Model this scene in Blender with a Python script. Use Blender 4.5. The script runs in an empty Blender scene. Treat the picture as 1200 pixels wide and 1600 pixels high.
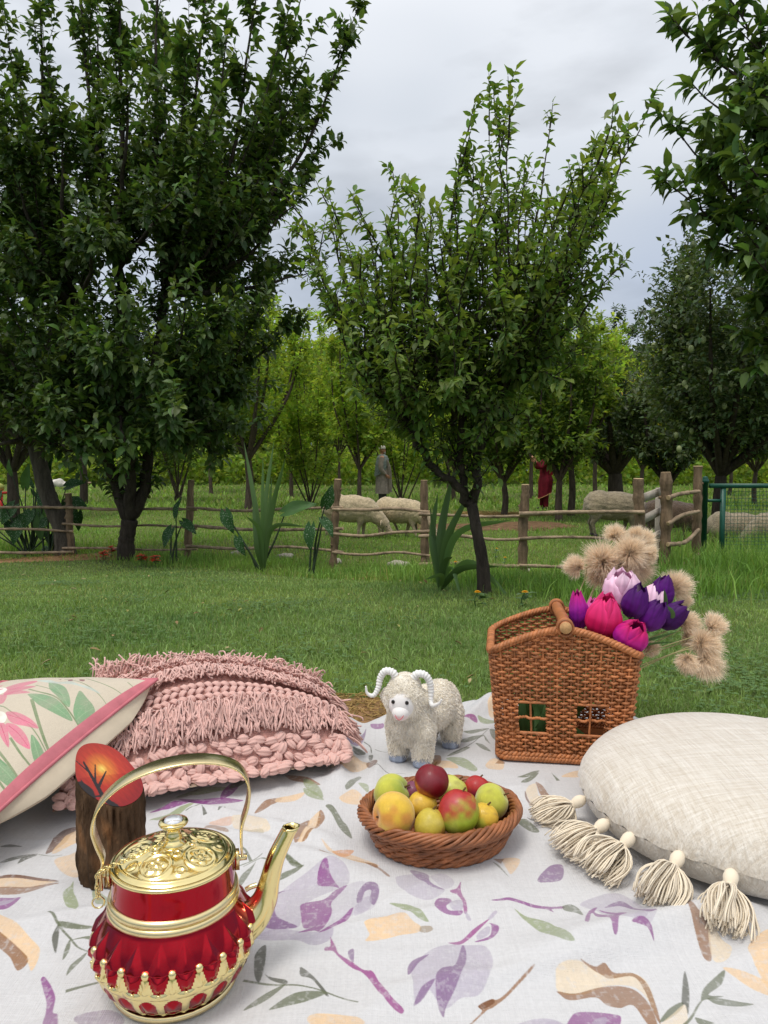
import bpy, math, random
import numpy as np
from mathutils import Vector, Matrix, Euler

# ------------------------------------------------------------------ camera, sky, sun, exposure
S = bpy.context.scene
COL = S.collection
R = math.radians
rs = np.random.RandomState(7)
random.seed(7)
FPX, CX, CY, HZ, CAMZ = 1150.0, 600.0, 800.0, 735.0, 0.70
PITCH = math.atan((CY - HZ) / FPX)
cam_data = bpy.data.cameras.new('camera')
cam = bpy.data.objects.new('camera', cam_data)
COL.objects.link(cam)
cam.location = (0, 0, CAMZ)
cam.rotation_euler = (math.pi / 2 - PITCH, 0, 0)
cam_data.sensor_fit = 'VERTICAL'
cam_data.sensor_height = 36.0
cam_data.lens = 36.0 * FPX / 1600.0
cam_data.clip_start = 0.05
cam_data.clip_end = 2000.0
S.camera = cam

SUN_EL, SUN_AZ = R(70), R(215)          # high sun veiled by thin cloud
W = bpy.data.worlds.new('World')
S.world = W
W.use_nodes = True
wt = W.node_tree
wt.nodes.clear()


def wn(kind, **kw):
    n = wt.nodes.new(kind)
    for k, v in kw.items():
        setattr(n, k, v)
    return n


def wl(a, b):
    wt.links.new(a, b)


w_out = wn('ShaderNodeOutputWorld')
w_bg = wn('ShaderNodeBackground')
w_sky = wn('ShaderNodeTexSky', sky_type='NISHITA')
w_sky.sun_disc = False
w_sky.sun_elevation = SUN_EL
w_sky.sun_rotation = SUN_AZ
w_sky.air_density = 1.0
w_sky.dust_density = 2.0
w_tc = wn('ShaderNodeTexCoord')
w_sep = wn('ShaderNodeSeparateXYZ')
wl(w_tc.outputs['Generated'], w_sep.inputs[0])
w_map = wn('ShaderNodeMapping')
w_map.inputs['Scale'].default_value = (1.0, 1.0, 2.2)
w_map.inputs['Location'].default_value = (0.35, 0.2, 0.4)
wl(w_tc.outputs['Generated'], w_map.inputs[0])
w_n1 = wn('ShaderNodeTexNoise')
w_n1.inputs['Scale'].default_value = 1.35
w_n1.inputs['Detail'].default_value = 3.0
w_n1.inputs['Roughness'].default_value = 0.45
wl(w_map.outputs[0], w_n1.inputs['Vector'])
# elevation: low sky bluer and darker, brighter towards the zenith as under an even overcast
w_el = wn('ShaderNodeMapRange')
w_el.inputs['From Min'].default_value = 0.0
w_el.inputs['From Max'].default_value = 0.85
wl(w_sep.outputs['Z'], w_el.inputs['Value'])
w_add = wn('ShaderNodeMath', operation='MULTIPLY_ADD')
w_add.inputs[1].default_value = 1.1
wl(w_n1.outputs[0], w_add.inputs[0])
w_sub = wn('ShaderNodeMath', operation='SUBTRACT')
w_sub.inputs[1].default_value = 0.42
wl(w_el.outputs[0], w_sub.inputs[0])
wl(w_sub.outputs[0], w_add.inputs[2])
w_ramp = wn('ShaderNodeValToRGB')
cr = w_ramp.color_ramp
cr.elements[0].position = 0.12
cr.elements[0].color = (3.6, 4.8, 7.0, 1)
cr.elements[1].position = 0.95
cr.elements[1].color = (13.5, 13.6, 13.9, 1)
e = cr.elements.new(0.30)
e.color = (5.0, 5.9, 7.6, 1)
e = cr.elements.new(0.62)
e.color = (8.2, 8.7, 9.4, 1)
wl(w_add.outputs[0], w_ramp.inputs[0])
# thin darker wisps
w_map2 = wn('ShaderNodeMapping')
w_map2.inputs['Scale'].default_value = (3.0, 3.0, 9.0)
wl(w_tc.outputs['Generated'], w_map2.inputs[0])
w_n2 = wn('ShaderNodeTexNoise')
w_n2.inputs['Scale'].default_value = 1.6
w_n2.inputs['Detail'].default_value = 5.0
wl(w_map2.outputs[0], w_n2.inputs['Vector'])
w_wr = wn('ShaderNodeMapRange')
w_wr.inputs['From Min'].default_value = 0.50
w_wr.inputs['From Max'].default_value = 0.74
w_wr.inputs['To Min'].default_value = 1.0
w_wr.inputs['To Max'].default_value = 0.78
wl(w_n2.outputs[0], w_wr.inputs['Value'])
w_mul = wn('ShaderNodeVectorMath', operation='SCALE')
wl(w_ramp.outputs[0], w_mul.inputs[0])
wl(w_wr.outputs[0], w_mul.inputs['Scale'])
w_mix = wn('ShaderNodeMix', data_type='RGBA')
w_mix.inputs['Factor'].default_value = 0.86
wl(w_sky.outputs[0], w_mix.inputs['A'])
wl(w_mul.outputs[0], w_mix.inputs['B'])
wl(w_mix.outputs['Result'], w_bg.inputs['Color'])
w_bg.inputs['Strength'].default_value = 0.068
wl(w_bg.outputs[0], w_out.inputs['Surface'])

sun_d = bpy.data.lights.new('sun', 'SUN')
sun_d.energy = 1.35
sun_d.angle = R(22)
sun_d.color = (1.0, 0.96, 0.90)
sun = bpy.data.objects.new('sun', sun_d)
COL.objects.link(sun)
sd = Vector((math.sin(SUN_AZ) * math.cos(SUN_EL), math.cos(SUN_AZ) * math.cos(SUN_EL), math.sin(SUN_EL)))
sun.rotation_euler = sd.to_track_quat('Z', 'Y').to_euler()
sun.location = (0, 0, 30)

S.view_settings.view_transform = 'Standard'
S.view_settings.look = 'None'
S.view_settings.gamma = 1.0
S.view_settings.exposure = 0.47
S.view_settings.use_curve_mapping = False
S.render.engine = 'CYCLES'
S.cycles.max_bounces = 8
S.cycles.transparent_max_bounces = 8

# ------------------------------------------------------------------ photo-to-place helpers
_sp, _cp = math.sin(PITCH), math.cos(PITCH)


def ray(px, py):
    x, y = (px - CX) / FPX, (CY - py) / FPX
    return np.array([x, y * _sp + _cp, y * _cp - _sp])


def at(px, py, Y):
    d = ray(px, py)
    return np.array([0, 0, CAMZ]) + d * (Y / d[1])


def onz(px, py, z):
    d = ray(px, py)
    return np.array([0, 0, CAMZ]) + d * ((z - CAMZ) / d[2])


def smooth01(t):
    t = np.clip(t, 0, 1)
    return t * t * (3 - 2 * t)


def gz(x, y):
    """height of the ground: level lawn, falling gently to the field"""
    x = np.asarray(x, float)
    y = np.asarray(y, float)
    z = -0.42 * smooth01((y - 2.9) / 6.0)
    far = np.clip((y - 3.5) / 6, 0, 1)
    z = z + far * (0.03 * np.sin(x * 0.7 + y * 0.31) + 0.02 * np.sin(x * 1.9 - y * 1.1))
    z = z + 0.9 * smooth01((y - 24) / 50)
    return z


def ong(px, py):
    d = ray(px, py)
    t = 0.5
    o = np.array([0, 0, CAMZ])
    for i in range(4000):
        p = o + d * t
        if p[2] < gz(p[0], p[1]):
            break
        t += 0.02
    p[2] = gz(p[0], p[1])
    return p


def V3(*a):
    return np.array(a, float)


def unit(v):
    v = np.asarray(v, float)
    n = np.linalg.norm(v, axis=-1, keepdims=True)
    return v / np.maximum(n, 1e-9)


def srgb(*c):
    """0-255 display values to linear"""
    o = []
    for v in c:
        v = v / 255.0
        o.append(v / 12.92 if v <= 0.04045 else ((v + 0.055) / 1.055) ** 2.4)
    return tuple(o)


# ------------------------------------------------------------------ mesh builder
class MB:
    def __init__(s):
        s.V, s.C, s.F = [], [], []
        s.n = 0

    def add(s, V, F, col=(1, 1, 1), mi=0):
        V = np.asarray(V, float).reshape(-1, 3)
        F = np.asarray(F, int)
        c = np.asarray(col, float)
        if c.ndim == 1:
            c = np.tile(c[:3], (len(V), 1))
        s.V.append(V)
        s.C.append(c[:, :3])
        s.F.append((F + s.n, mi))
        s.n += len(V)
        return s

    def grid(s, P, col=(1, 1, 1), mi=0, wrap_u=False, wrap_v=False):
        """P (a,b,3): quads between neighbours"""
        P = np.asarray(P, float)
        a, b = P.shape[:2]
        I = np.arange(a * b).reshape(a, b)
        if wrap_u:
            I = np.vstack([I, I[:1]])
        if wrap_v:
            I = np.hstack([I, I[:, :1]])
        F = np.stack([I[:-1, :-1], I[:-1, 1:], I[1:, 1:], I[1:, :-1]], -1).reshape(-1, 4)
        c = np.asarray(col, float)
        if c.ndim == 3:
            c = c.reshape(-1, 3)
        return s.add(P.reshape(-1, 3), F, c, mi)

    def tubes(s, P, Rr, n=5, col=(1, 1, 1), mi=0, closed=False, caps=False, flat=1.0):
        """P (m,k,3) paths, Rr (m,k) radii: one tube per path"""
        P = np.asarray(P, float)
        if P.ndim == 2:
            P = P[None]
        m, k = P.shape[:2]
        Rr = np.broadcast_to(np.asarray(Rr, float), (m, k))
        if closed:
            T = np.roll(P, -1, 1) - np.roll(P, 1, 1)
        else:
            T = np.gradient(P, axis=1)
        T = unit(T)
        ref = np.zeros((m, 1, 3))
        mean = np.abs(T).mean(1)
        ref[np.arange(m), 0, mean.argmin(1)] = 1
        N = unit(np.cross(T, ref))
        B = np.cross(T, N)
        a = np.arange(n) * 2 * math.pi / n
        ring = N[:, :, None] * np.cos(a)[:, None] + B[:, :, None] * (np.sin(a) * flat)[:, None]
        V = P[:, :, None] + ring * Rr[:, :, None, None]
        I = np.arange(m * k * n).reshape(m, k, n)
        I2 = np.concatenate([I, I[:, :, :1]], 2)
        if closed:
            I2 = np.concatenate([I2, I2[:, :1]], 1)
        F = np.stack([I2[:, :-1, :-1], I2[:, :-1, 1:], I2[:, 1:, 1:], I2[:, 1:, :-1]], -1).reshape(-1, 4)
        c = np.asarray(col, float)
        if c.ndim == 2:
            c = np.repeat(c, k * n, 0)
        elif c.ndim == 3:
            c = np.repeat(c.reshape(-1, 3), n, 0)
        s.add(V.reshape(-1, 3), F, c, mi)
        if caps and not closed:
            base = s.n - m * k * n
            fs = []
            for i in range(m):
                for j in range(1, n - 1):
                    fs.append((I[i, 0, 0], I[i, 0, j + 1], I[i, 0, j]))
                    fs.append((I[i, -1, 0], I[i, -1, j], I[i, -1, j + 1]))
            s.F.append((np.array(fs) + base, mi))
        return s

    def lathe(s, prof, n=32, col=(1, 1, 1), mi=0, origin=(0, 0, 0)):
        prof = np.asarray(prof, float)
        a = np.arange(n) * 2 * math.pi / n
        P = np.stack([prof[:, None, 0] * np.cos(a), prof[:, None, 0] * np.sin(a),
                      np.repeat(prof[:, 1:2], n, 1)], -1) + np.asarray(origin, float)
        c = np.asarray(col, float)
        if c.ndim == 2:
            c = np.repeat(c[:, None], n, 1)
        return s.grid(P, c, mi, wrap_v=True)

    def ball(s, c, r, n=12, m=8, col=(1, 1, 1), mi=0):
        r = np.broadcast_to(np.asarray(r, float), 3)
        th = np.linspace(0, math.pi, m + 1)
        ph = np.arange(n) * 2 * math.pi / n
        P = np.stack([np.sin(th)[:, None] * np.cos(ph), np.sin(th)[:, None] * np.sin(ph),
                      np.repeat(np.cos(th)[:, None], n, 1)], -1) * r + np.asarray(c, float)
        return s.grid(P[::-1], col, mi, wrap_v=True)

    def box(s, c, d, M=None, col=(1, 1, 1), mi=0):
        x = np.array([[-1, -1, -1], [1, -1, -1], [1, 1, -1], [-1, 1, -1], [-1, -1, 1], [1, -1, 1], [1, 1, 1], [-1, 1, 1]]) * 0.5
        x = x * np.asarray(d, float)
        if M is not None:
            x = x @ np.asarray(M).T
        F = [(0, 3, 2, 1), (4, 5, 6, 7), (0, 1, 5, 4), (1, 2, 6, 5), (2, 3, 7, 6), (3, 0, 4, 7)]
        return s.add(x + np.asarray(c, float), F, col, mi)

    def mesh(s, name, mats, smooth=True, origin=None):
        V = np.concatenate(s.V) if s.V else np.zeros((0, 3))
        if origin is not None:
            V = V - np.asarray(origin, float)
        C = np.concatenate(s.C) if s.C else np.zeros((0, 3))
        me = bpy.data.meshes.new(name)
        me.vertices.add(len(V))
        me.vertices.foreach_set('co', V.astype(np.float32).ravel())
        lv = np.concatenate([f.ravel() for f, _ in s.F])
        lt = np.concatenate([np.full(len(f), f.shape[1]) for f, _ in s.F])
        mi = np.concatenate([np.full(len(f), k) if np.isscalar(k) else k for f, k in s.F])
        ls = np.concatenate([[0], np.cumsum(lt)[:-1]])
        me.loops.add(len(lv))
        me.loops.foreach_set('vertex_index', lv.astype(np.int32))
        me.polygons.add(len(lt))
        me.polygons.foreach_set('loop_start', ls.astype(np.int32))
        me.polygons.foreach_set('material_index', mi.astype(np.int32))
        if smooth:
            me.polygons.foreach_set('use_smooth', np.ones(len(lt), bool))
        me.update(calc_edges=True)
        a = me.color_attributes.new('Col', 'FLOAT_COLOR', 'POINT')
        a.data.foreach_set('color', np.hstack([C, np.ones((len(C), 1))]).astype(np.float32).ravel())
        for m in (mats if isinstance(mats, (list, tuple)) else [mats]):
            me.materials.append(m)
        if not smooth:
            pass
        return me

    def build(s, name, mats, parent=None, smooth=True, origin=None, loc=None, kind=None, label=None):
        o = link(name, s.mesh(name, mats, smooth, origin), parent)
        if loc is not None:
            o.location = loc
        if kind:
            o['kind'] = kind
        if label:
            o['label'] = label
        return o


def link(name, me, parent=None):
    o = bpy.data.objects.new(name, me)
    COL.objects.link(o)
    if parent is not None:
        o.parent = parent
    return o


def tag(o, label, cat, group=None):
    o['label'] = label
    o['category'] = cat
    if group:
        o['group'] = group
    return o


def thing(name, label, cat, loc=(0, 0, 0), rotz=0.0, group=None):
    o = bpy.data.objects.new(name, None)
    COL.objects.link(o)
    o.empty_display_size = 0.05
    o.location = [float(v) for v in loc]
    o.rotation_euler = (0, 0, rotz)
    return tag(o, label, cat, group)


def copy_tree(o, parent=None):
    c = o.copy()
    COL.objects.link(c)
    if parent is not None:
        c.parent = parent
    for ch in list(o.children):
        copy_tree(ch, c)
    return c


def spline(pts, n):
    """Catmull-Rom through pts, n samples"""
    p = np.asarray(pts, float)
    if len(p) == 2:
        t = np.linspace(0, 1, n)[:, None]
        return p[0] * (1 - t) + p[1] * t
    q = np.vstack([2 * p[0] - p[1], p, 2 * p[-1] - p[-2]])
    u = np.linspace(0, len(p) - 1, n)
    i = np.minimum(u.astype(int), len(p) - 2)
    f = (u - i)[:, None]
    a, b, c, d = q[i], q[i + 1], q[i + 2], q[i + 3]
    return 0.5 * (2 * b + (c - a) * f + (2 * a - 5 * b + 4 * c - d) * f ** 2 + (3 * b - a - 3 * c + d) * f ** 3)


# ------------------------------------------------------------------ materials
def mat(name, col, rough=0.7, spec=0.35, metal=0.0, attr=False, var=None, bump=None, trans=0.0,
        coat=0.0, sheen=0.0, stretch=None, col2=None, tint=(1.25, 1.25, 0.55)):
    m = bpy.data.materials.new(name)
    m.use_nodes = True
    nt = m.node_tree
    b = nt.nodes['Principled BSDF']
    out = nt.nodes['Material Output']
    b.inputs['Roughness'].default_value = rough
    b.inputs['Specular IOR Level'].default_value = spec
    b.inputs['Metallic'].default_value = metal
    b.inputs['Coat Weight'].default_value = coat
    b.inputs['Sheen Weight'].default_value = sheen
    tc = nt.nodes.new('ShaderNodeTexCoord')
    vec = tc.outputs['Object']
    if stretch:
        mp = nt.nodes.new('ShaderNodeMapping')
        mp.inputs['Scale'].default_value = stretch
        nt.links.new(vec, mp.inputs[0])
        vec = mp.outputs[0]
    rgb = nt.nodes.new('ShaderNodeRGB')
    rgb.outputs[0].default_value = (*col, 1)
    c = rgb.outputs[0]
    if attr:
        at_ = nt.nodes.new('ShaderNodeAttribute')
        at_.attribute_name = 'Col'
        mx = nt.nodes.new('ShaderNodeMix')
        mx.data_type = 'RGBA'
        mx.blend_type = 'MULTIPLY'
        mx.inputs['Factor'].default_value = 1
        nt.links.new(c, mx.inputs['A'])
        nt.links.new(at_.outputs['Color'], mx.inputs['B'])
        c = mx.outputs['Result']
    if var:
        sc, lo, hi = var
        nz = nt.nodes.new('ShaderNodeTexNoise')
        nz.inputs['Scale'].default_value = sc
        nz.inputs['Detail'].default_value = 6
        nz.inputs['Roughness'].default_value = 0.65
        nt.links.new(vec, nz.inputs['Vector'])
        mr = nt.nodes.new('ShaderNodeMapRange')
        mr.inputs['From Min'].default_value = 0.3
        mr.inputs['From Max'].default_value = 0.7
        if col2 is None:
            mr.inputs['To Min'].default_value = lo
            mr.inputs['To Max'].default_value = hi
            nt.links.new(nz.outputs[0], mr.inputs['Value'])
            vm = nt.nodes.new('ShaderNodeVectorMath')
            vm.operation = 'SCALE'
            nt.links.new(c, vm.inputs[0])
            nt.links.new(mr.outputs[0], vm.inputs['Scale'])
            c = vm.outputs[0]
        else:
            nt.links.new(nz.outputs[0], mr.inputs['Value'])
            mx = nt.nodes.new('ShaderNodeMix')
            mx.data_type = 'RGBA'
            nt.links.new(mr.outputs[0], mx.inputs['Factor'])
            nt.links.new(c, mx.inputs['A'])
            mx.inputs['B'].default_value = (*col2, 1)
            c = mx.outputs['Result']
    nt.links.new(c, b.inputs['Base Color'])
    if bump:
        sc, st, dist = bump
        nz = nt.nodes.new('ShaderNodeTexNoise')
        nz.inputs['Scale'].default_value = sc
        nz.inputs['Detail'].default_value = 4
        nt.links.new(vec, nz.inputs['Vector'])
        bp = nt.nodes.new('ShaderNodeBump')
        bp.inputs['Strength'].default_value = st
        bp.inputs['Distance'].default_value = dist
        nt.links.new(nz.outputs[0], bp.inputs['Height'])
        nt.links.new(bp.outputs[0], b.inputs['Normal'])
    if trans > 0:
        tr = nt.nodes.new('ShaderNodeBsdfTranslucent')
        vm = nt.nodes.new('ShaderNodeVectorMath')
        vm.operation = 'MULTIPLY'
        vm.inputs[1].default_value = tint
        nt.links.new(c, vm.inputs[0])
        nt.links.new(vm.outputs[0], tr.inputs['Color'])
        ms = nt.nodes.new('ShaderNodeMixShader')
        ms.inputs[0].default_value = trans
        nt.links.new(b.outputs[0], ms.inputs[1])
        nt.links.new(tr.outputs[0], ms.inputs[2])
        nt.links.new(ms.outputs[0], out.inputs['Surface'])
    return m


def blob(parts, voxel, smooth=4, name='tmp'):
    """one continuous surface from overlapping balls: parts = (p0, p1, r0, r1) capsules or (c, (rx,ry,rz)[, M])"""
    b = MB()
    for p in parts:
        if len(p) == 4:
            p0, p1 = np.asarray(p[0], float), np.asarray(p[1], float)
            r0, r1 = p[2], p[3]
            L = np.linalg.norm(p1 - p0)
            k = max(2, int(L / (0.35 * min(r0, r1))) + 1)
            k = min(k, 24)
            for t in np.linspace(0, 1, k):
                b.ball(p0 * (1 - t) + p1 * t, r0 * (1 - t) + r1 * t, 14, 9)
        else:
            c, r = p[0], p[1]
            q = MB()
            q.ball((0, 0, 0), r, 18, 12)
            X = q.V[0]
            if len(p) == 3:
                X = X @ np.asarray(p[2]).T
            b.add(X + np.asarray(c, float), q.F[0][0])
    me = b.mesh(name, [])
    o = bpy.data.objects.new(name, me)
    COL.objects.link(o)
    md = o.modifiers.new('r', 'REMESH')
    md.mode = 'VOXEL'
    md.voxel_size = voxel
    if smooth:
        sm = o.modifiers.new('s', 'SMOOTH')
        sm.iterations = smooth
        sm.factor = 0.5
    dg = bpy.context.evaluated_depsgraph_get()
    ev = o.evaluated_get(dg)
    res = ev.to_mesh()
    n = len(res.vertices)
    V = np.zeros(n * 3, np.float32)
    res.vertices.foreach_get('co', V)
    N = np.zeros(n * 3, np.float32)
    res.vertices.foreach_get('normal', N)
    F = np.array([tuple(p.vertices) for p in res.polygons if len(p.vertices) == 4])
    ev.to_mesh_clear()
    bpy.data.objects.remove(o)
    bpy.data.meshes.remove(me)
    return V.reshape(-1, 3).astype(float), N.reshape(-1, 3).astype(float), F


def rotm(x=0, y=0, z=0):
    return np.array(Euler((x, y, z)).to_matrix())


def vnoise(P, sc, seed=0):
    """cheap smooth 3-d noise from sines, about -1..1"""
    P = np.asarray(P, float) * sc
    r = np.random.RandomState(seed)
    o = 0
    for i in range(6):
        k = r.normal(0, 1, 3) * (1 + 0.35 * i)
        o = o + np.sin(P @ k + r.uniform(0, 6.28)) / (1 + 0.25 * i)
    return o / 3.0
# ------------------------------------------------------------------ blanket outline (needed by the grass)
def blanket_back(x):
    """far edge of the blanket"""
    x = np.asarray(x, float)
    return np.interp(x, [-1.3, -0.1, 0.05, 0.2, 0.34, 0.5, 0.72, 1.4], [1.93, 1.97, 2.02, 2.12, 2.23, 2.15, 2.02, 1.95]) + 0.012 * np.sin(x * 9 + 1) + 0.010 * np.sin(x * 23)


BX0, BX1, BY0 = -1.25, 1.35, 0.25


def on_blanket(x, y, m=0.0):
    return (x > BX0 + m) & (x < BX1 - m) & (y > BY0 + m) & (y < blanket_back(x) - m)


# ------------------------------------------------------------------ ground sheet
def lawn_edge(x):
    """where the mown lawn ends and the rough border below the fence begins"""
    return np.interp(x, [-6, -3.2, -1.3, 0.3, 1.2, 2.2, 4], [9.2, 8.9, 7.1, 5.55, 5.0, 4.9, 4.9])


M_ground = mat('ground_soil', srgb(92, 106, 60), 0.95, 0.1, attr=True, var=(9, 0.65, 1.35), bump=(60, 0.6, 0.01))
xs = np.concatenate([[-420, -180, -80, -40, -24], np.linspace(-15, 15, 201), [24, 40, 80, 180, 420]])
ys = np.concatenate([[-30, -12, -6], np.linspace(-3, 22, 168), np.linspace(22.6, 80, 50), [100, 150, 220, 400, 700]])
X, Y = np.meshgrid(xs, ys, indexing='ij')
Z = gz(X, Y)
gc = np.ones(X.shape + (3,))
b_ = smooth01((Y - lawn_edge(X)) / 0.3)[..., None]
gc = gc * (1 - b_) + np.array([0.95, 0.92, 0.75]) * b_
MB().grid(np.stack([X, Y, Z], -1).transpose(1, 0, 2)[:, :, :], gc.transpose(1, 0, 2)).build('ground', M_ground, kind='structure')

# bare patches: (centre, rx, ry, kind)
PATCH = []


def patch(name, c, rx, ry, m, h=0.012, seed=0):
    r = np.random.RandomState(seed)
    k = 28
    a = np.linspace(0, 2 * math.pi, k, endpoint=False)
    rad = 1 + 0.16 * np.sin(2 * a + r.rand() * 6) + 0.12 * np.sin(3 * a + r.rand() * 6) + 0.07 * np.sin(7 * a + r.rand() * 6)
    rr = np.linspace(0, 1, 9)
    x = c[0] + rx * rr[:, None] * rad * np.cos(a)
    y = c[1] + ry * rr[:, None] * rad * np.sin(a)
    z = gz(x, y) + h * (1 - rr[:, None] ** 2) + 0.004 + 0.3 * h * np.sin(x * 37) * np.sin(y * 31) * (1 - rr[:, None])
    b = MB()
    b.grid(np.stack([x, y, z], -1), wrap_v=True)
    PATCH.append((c[0], c[1], rx, ry))
    return b.build(name, m, kind='structure')


M_dirt = mat('bare_dirt', srgb(150, 118, 84), 0.95, 0.1, var=(18, 0.55, 1.3), bump=(80, 0.8, 0.01))
M_earth = mat('reddish_earth', srgb(116, 92, 68), 0.95, 0.1, var=(7, 0.5, 1.5), bump=(40, 0.9, 0.03))
M_hay = mat('dry_straw', srgb(176, 146, 92), 0.9, 0.15, attr=True)
c = ong(548, 1122)
patch('dirt_patch', (c[0] + 0.0, c[1]), 0.17, 0.17, M_dirt, 0.008, 1)
c = ong(770, 822)
patch('dirt_patch', c, 1.5, 1.1, M_earth, 0.05, 2)
c = ong(640, 905)
patch('dirt_patch', c, 0.55, 0.25, M_dirt, 0.01, 3)
c = ong(100, 872)
patch('dirt_patch', c, 1.2, 0.35, M_dirt, 0.01, 4)


def in_patch(x, y, s=1.0):
    o = np.zeros(x.shape, bool)
    for cx, cy, rx, ry in PATCH:
        o |= ((x - cx) / (rx * s)) ** 2 + ((y - cy) / (ry * s)) ** 2 < 1
    return o


# ------------------------------------------------------------------ grass
M_grass = mat('grass_blades', srgb(132, 158, 96), 0.6, 0.25, attr=True, trans=0.35)


def blades(x, y, h, w, col, lean=0.5, r=rs):
    n = len(x)
    z = gz(x, y)
    a = r.uniform(0, 2 * math.pi, n)
    b0 = np.stack([x, y, z - 0.003], -1)
    wv = np.stack([np.cos(a), np.sin(a), 0 * a], -1) * (w / 2)[:, None]
    a2 = r.uniform(0, 2 * math.pi, n)
    l = np.abs(r.normal(0, lean, n)) * h
    mid = b0 + np.stack([np.cos(a2) * l * 0.35, np.sin(a2) * l * 0.35, h * 0.6], -1)
    tip = b0 + np.stack([np.cos(a2) * l, np.sin(a2) * l, h * np.sqrt(np.clip(1 - (l / h) ** 2 * 0.4, 0.25, 1))], -1)
    V = np.stack([b0 - wv, b0 + wv, mid + wv * 0.8, mid - wv * 0.8, tip], 1)
    i = np.arange(n)[:, None] * 5
    return V.reshape(-1, 3), np.hstack([i, i + 1, i + 2, i + 3]), np.hstack([i + 3, i + 2, i + 4]), np.repeat(col, 5, 0)


def grass_obj(name, x, y, h, w, col, lean=0.5):
    V, F4, F3, C = blades(x, y, h, w, col, lean)
    b = MB()
    b.add(V, F4, C)
    b.F.append((F3, 0))
    return b.build(name, M_grass, kind='stuff', smooth=False)


def sample(n, y0, y1, wide, p=1.0):
    """more blades near the viewer"""
    u = rs.rand(n)
    y = y0 * (y1 / y0) ** u if p == 1 else (y0 ** (1 - p) + u * (y1 ** (1 - p) - y0 ** (1 - p))) ** (1 / (1 - p))
    x = rs.uniform(-1, 1, n) * (wide + 0.4 + 0.95 * y)
    return x, y


def gcol(x, y, n, base, dry=0.12):
    P = np.stack([x, y, 0 * x], -1)
    a = vnoise(P, 1.6, 3) * 0.5 + vnoise(P, 7, 4) * 0.5
    c = np.tile(np.array(base, float), (n, 1))
    c = c * (1 + 0.30 * a)[:, None] * rs.uniform(0.65, 1.35, (n, 1))
    c[:, 0] *= 1 + 0.15 * a
    d = rs.rand(n) < dry * np.clip(1 + 1.8 * vnoise(P, 2.3, 9), 0, 4)
    c[d] = np.array([1.7, 1.3, 1.2]) * rs.uniform(0.6, 1.1, (d.sum(), 1))
    return c


x, y = sample(275000, 1.75, 9.3, 0.5)
k = (~on_blanket(x, y, 0.015)) & (y < lawn_edge(x)) & ~((rs.rand(len(x)) < 0.93) & in_patch(x, y, 0.95))
x, y = x[k], y[k]
n = len(x)
hh = rs.uniform(0.014, 0.036, n) * (1 + 0.25 * vnoise(np.stack([x, y, 0 * x], -1), 2.0, 5))
grass_obj('lawn_grass', x, y, hh, 0.0021 + 0.0009 * y * rs.uniform(0.5, 1, n), gcol(x, y, n, (0.98, 1.0, 0.9)), 0.75)

x, y = sample(165000, 4.9, 26, 0.5, 1.3)
k = (y > lawn_edge(x)) & ~((rs.rand(len(x)) < 0.92) & in_patch(x, y, 0.98))
x, y = x[k], y[k]
n = len(x)
hh = rs.uniform(0.02, 0.075, n) * (1 + 0.4 * vnoise(np.stack([x, y, 0 * x], -1), 1.1, 6))
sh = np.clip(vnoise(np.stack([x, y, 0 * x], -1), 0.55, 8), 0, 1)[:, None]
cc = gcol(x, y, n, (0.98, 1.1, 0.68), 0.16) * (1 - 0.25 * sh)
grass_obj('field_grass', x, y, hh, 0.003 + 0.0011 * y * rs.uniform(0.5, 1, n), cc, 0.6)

x, y = sample(30000, 20, 62, 3, 1.0)
n = len(x)
grass_obj('field_grass', x, y, rs.uniform(0.05, 0.2, n), 0.0022 * y * rs.uniform(0.6, 1.4, n), gcol(x, y, n, (0.95, 1.05, 0.62), 0.14), 0.6)

# taller weeds along the border and at the right below the wire gate
xw, yw, hw = [], [], []
for (cx, cy, sx, sy, cnt, h0, h1) in [(920, 930, 55, 0.30, 1500, 0.05, 0.15), (1120, 905, 75, 0.45, 4600, 0.10, 0.40), (1180, 880, 50, 0.5, 2600, 0.15, 0.5),
                                      (1040, 925, 60, 0.30, 2400, 0.06, 0.22), (700, 905, 50, 0.30, 1700, 0.06, 0.20), (630, 895, 60, 0.3, 1200, 0.04, 0.13),
                                      (330, 880, 55, 0.22, 1300, 0.05, 0.16), (400, 885, 50, 0.22, 900, 0.05, 0.14), (20, 862, 60, 0.3, 1500, 0.06, 0.22),
                                      (240, 872, 60, 0.2, 900, 0.04, 0.13), (560, 900, 60, 0.22, 900, 0.04, 0.11), (800, 915, 60, 0.3, 1300, 0.05, 0.14)]:
    p = ong(cx, cy)
    s_ = sx * p[1] / FPX
    xw.append(rs.normal(p[0], s_, cnt))
    yw.append(rs.normal(p[1], sy, cnt))
    hw.append(rs.uniform(h0, h1, cnt))
x, y, hh = np.concatenate(xw), np.concatenate(yw), np.concatenate(hw)
k = ~on_blanket(x, y) & (y > 3.5)
x, y, hh = x[k], y[k], hh[k]
n = len(x)
grass_obj('weeds', x, y, hh, 0.006 + 0.02 * hh * rs.rand(n), gcol(x, y, n, (0.85, 1.0, 0.6), 0.08), 0.55)

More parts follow.
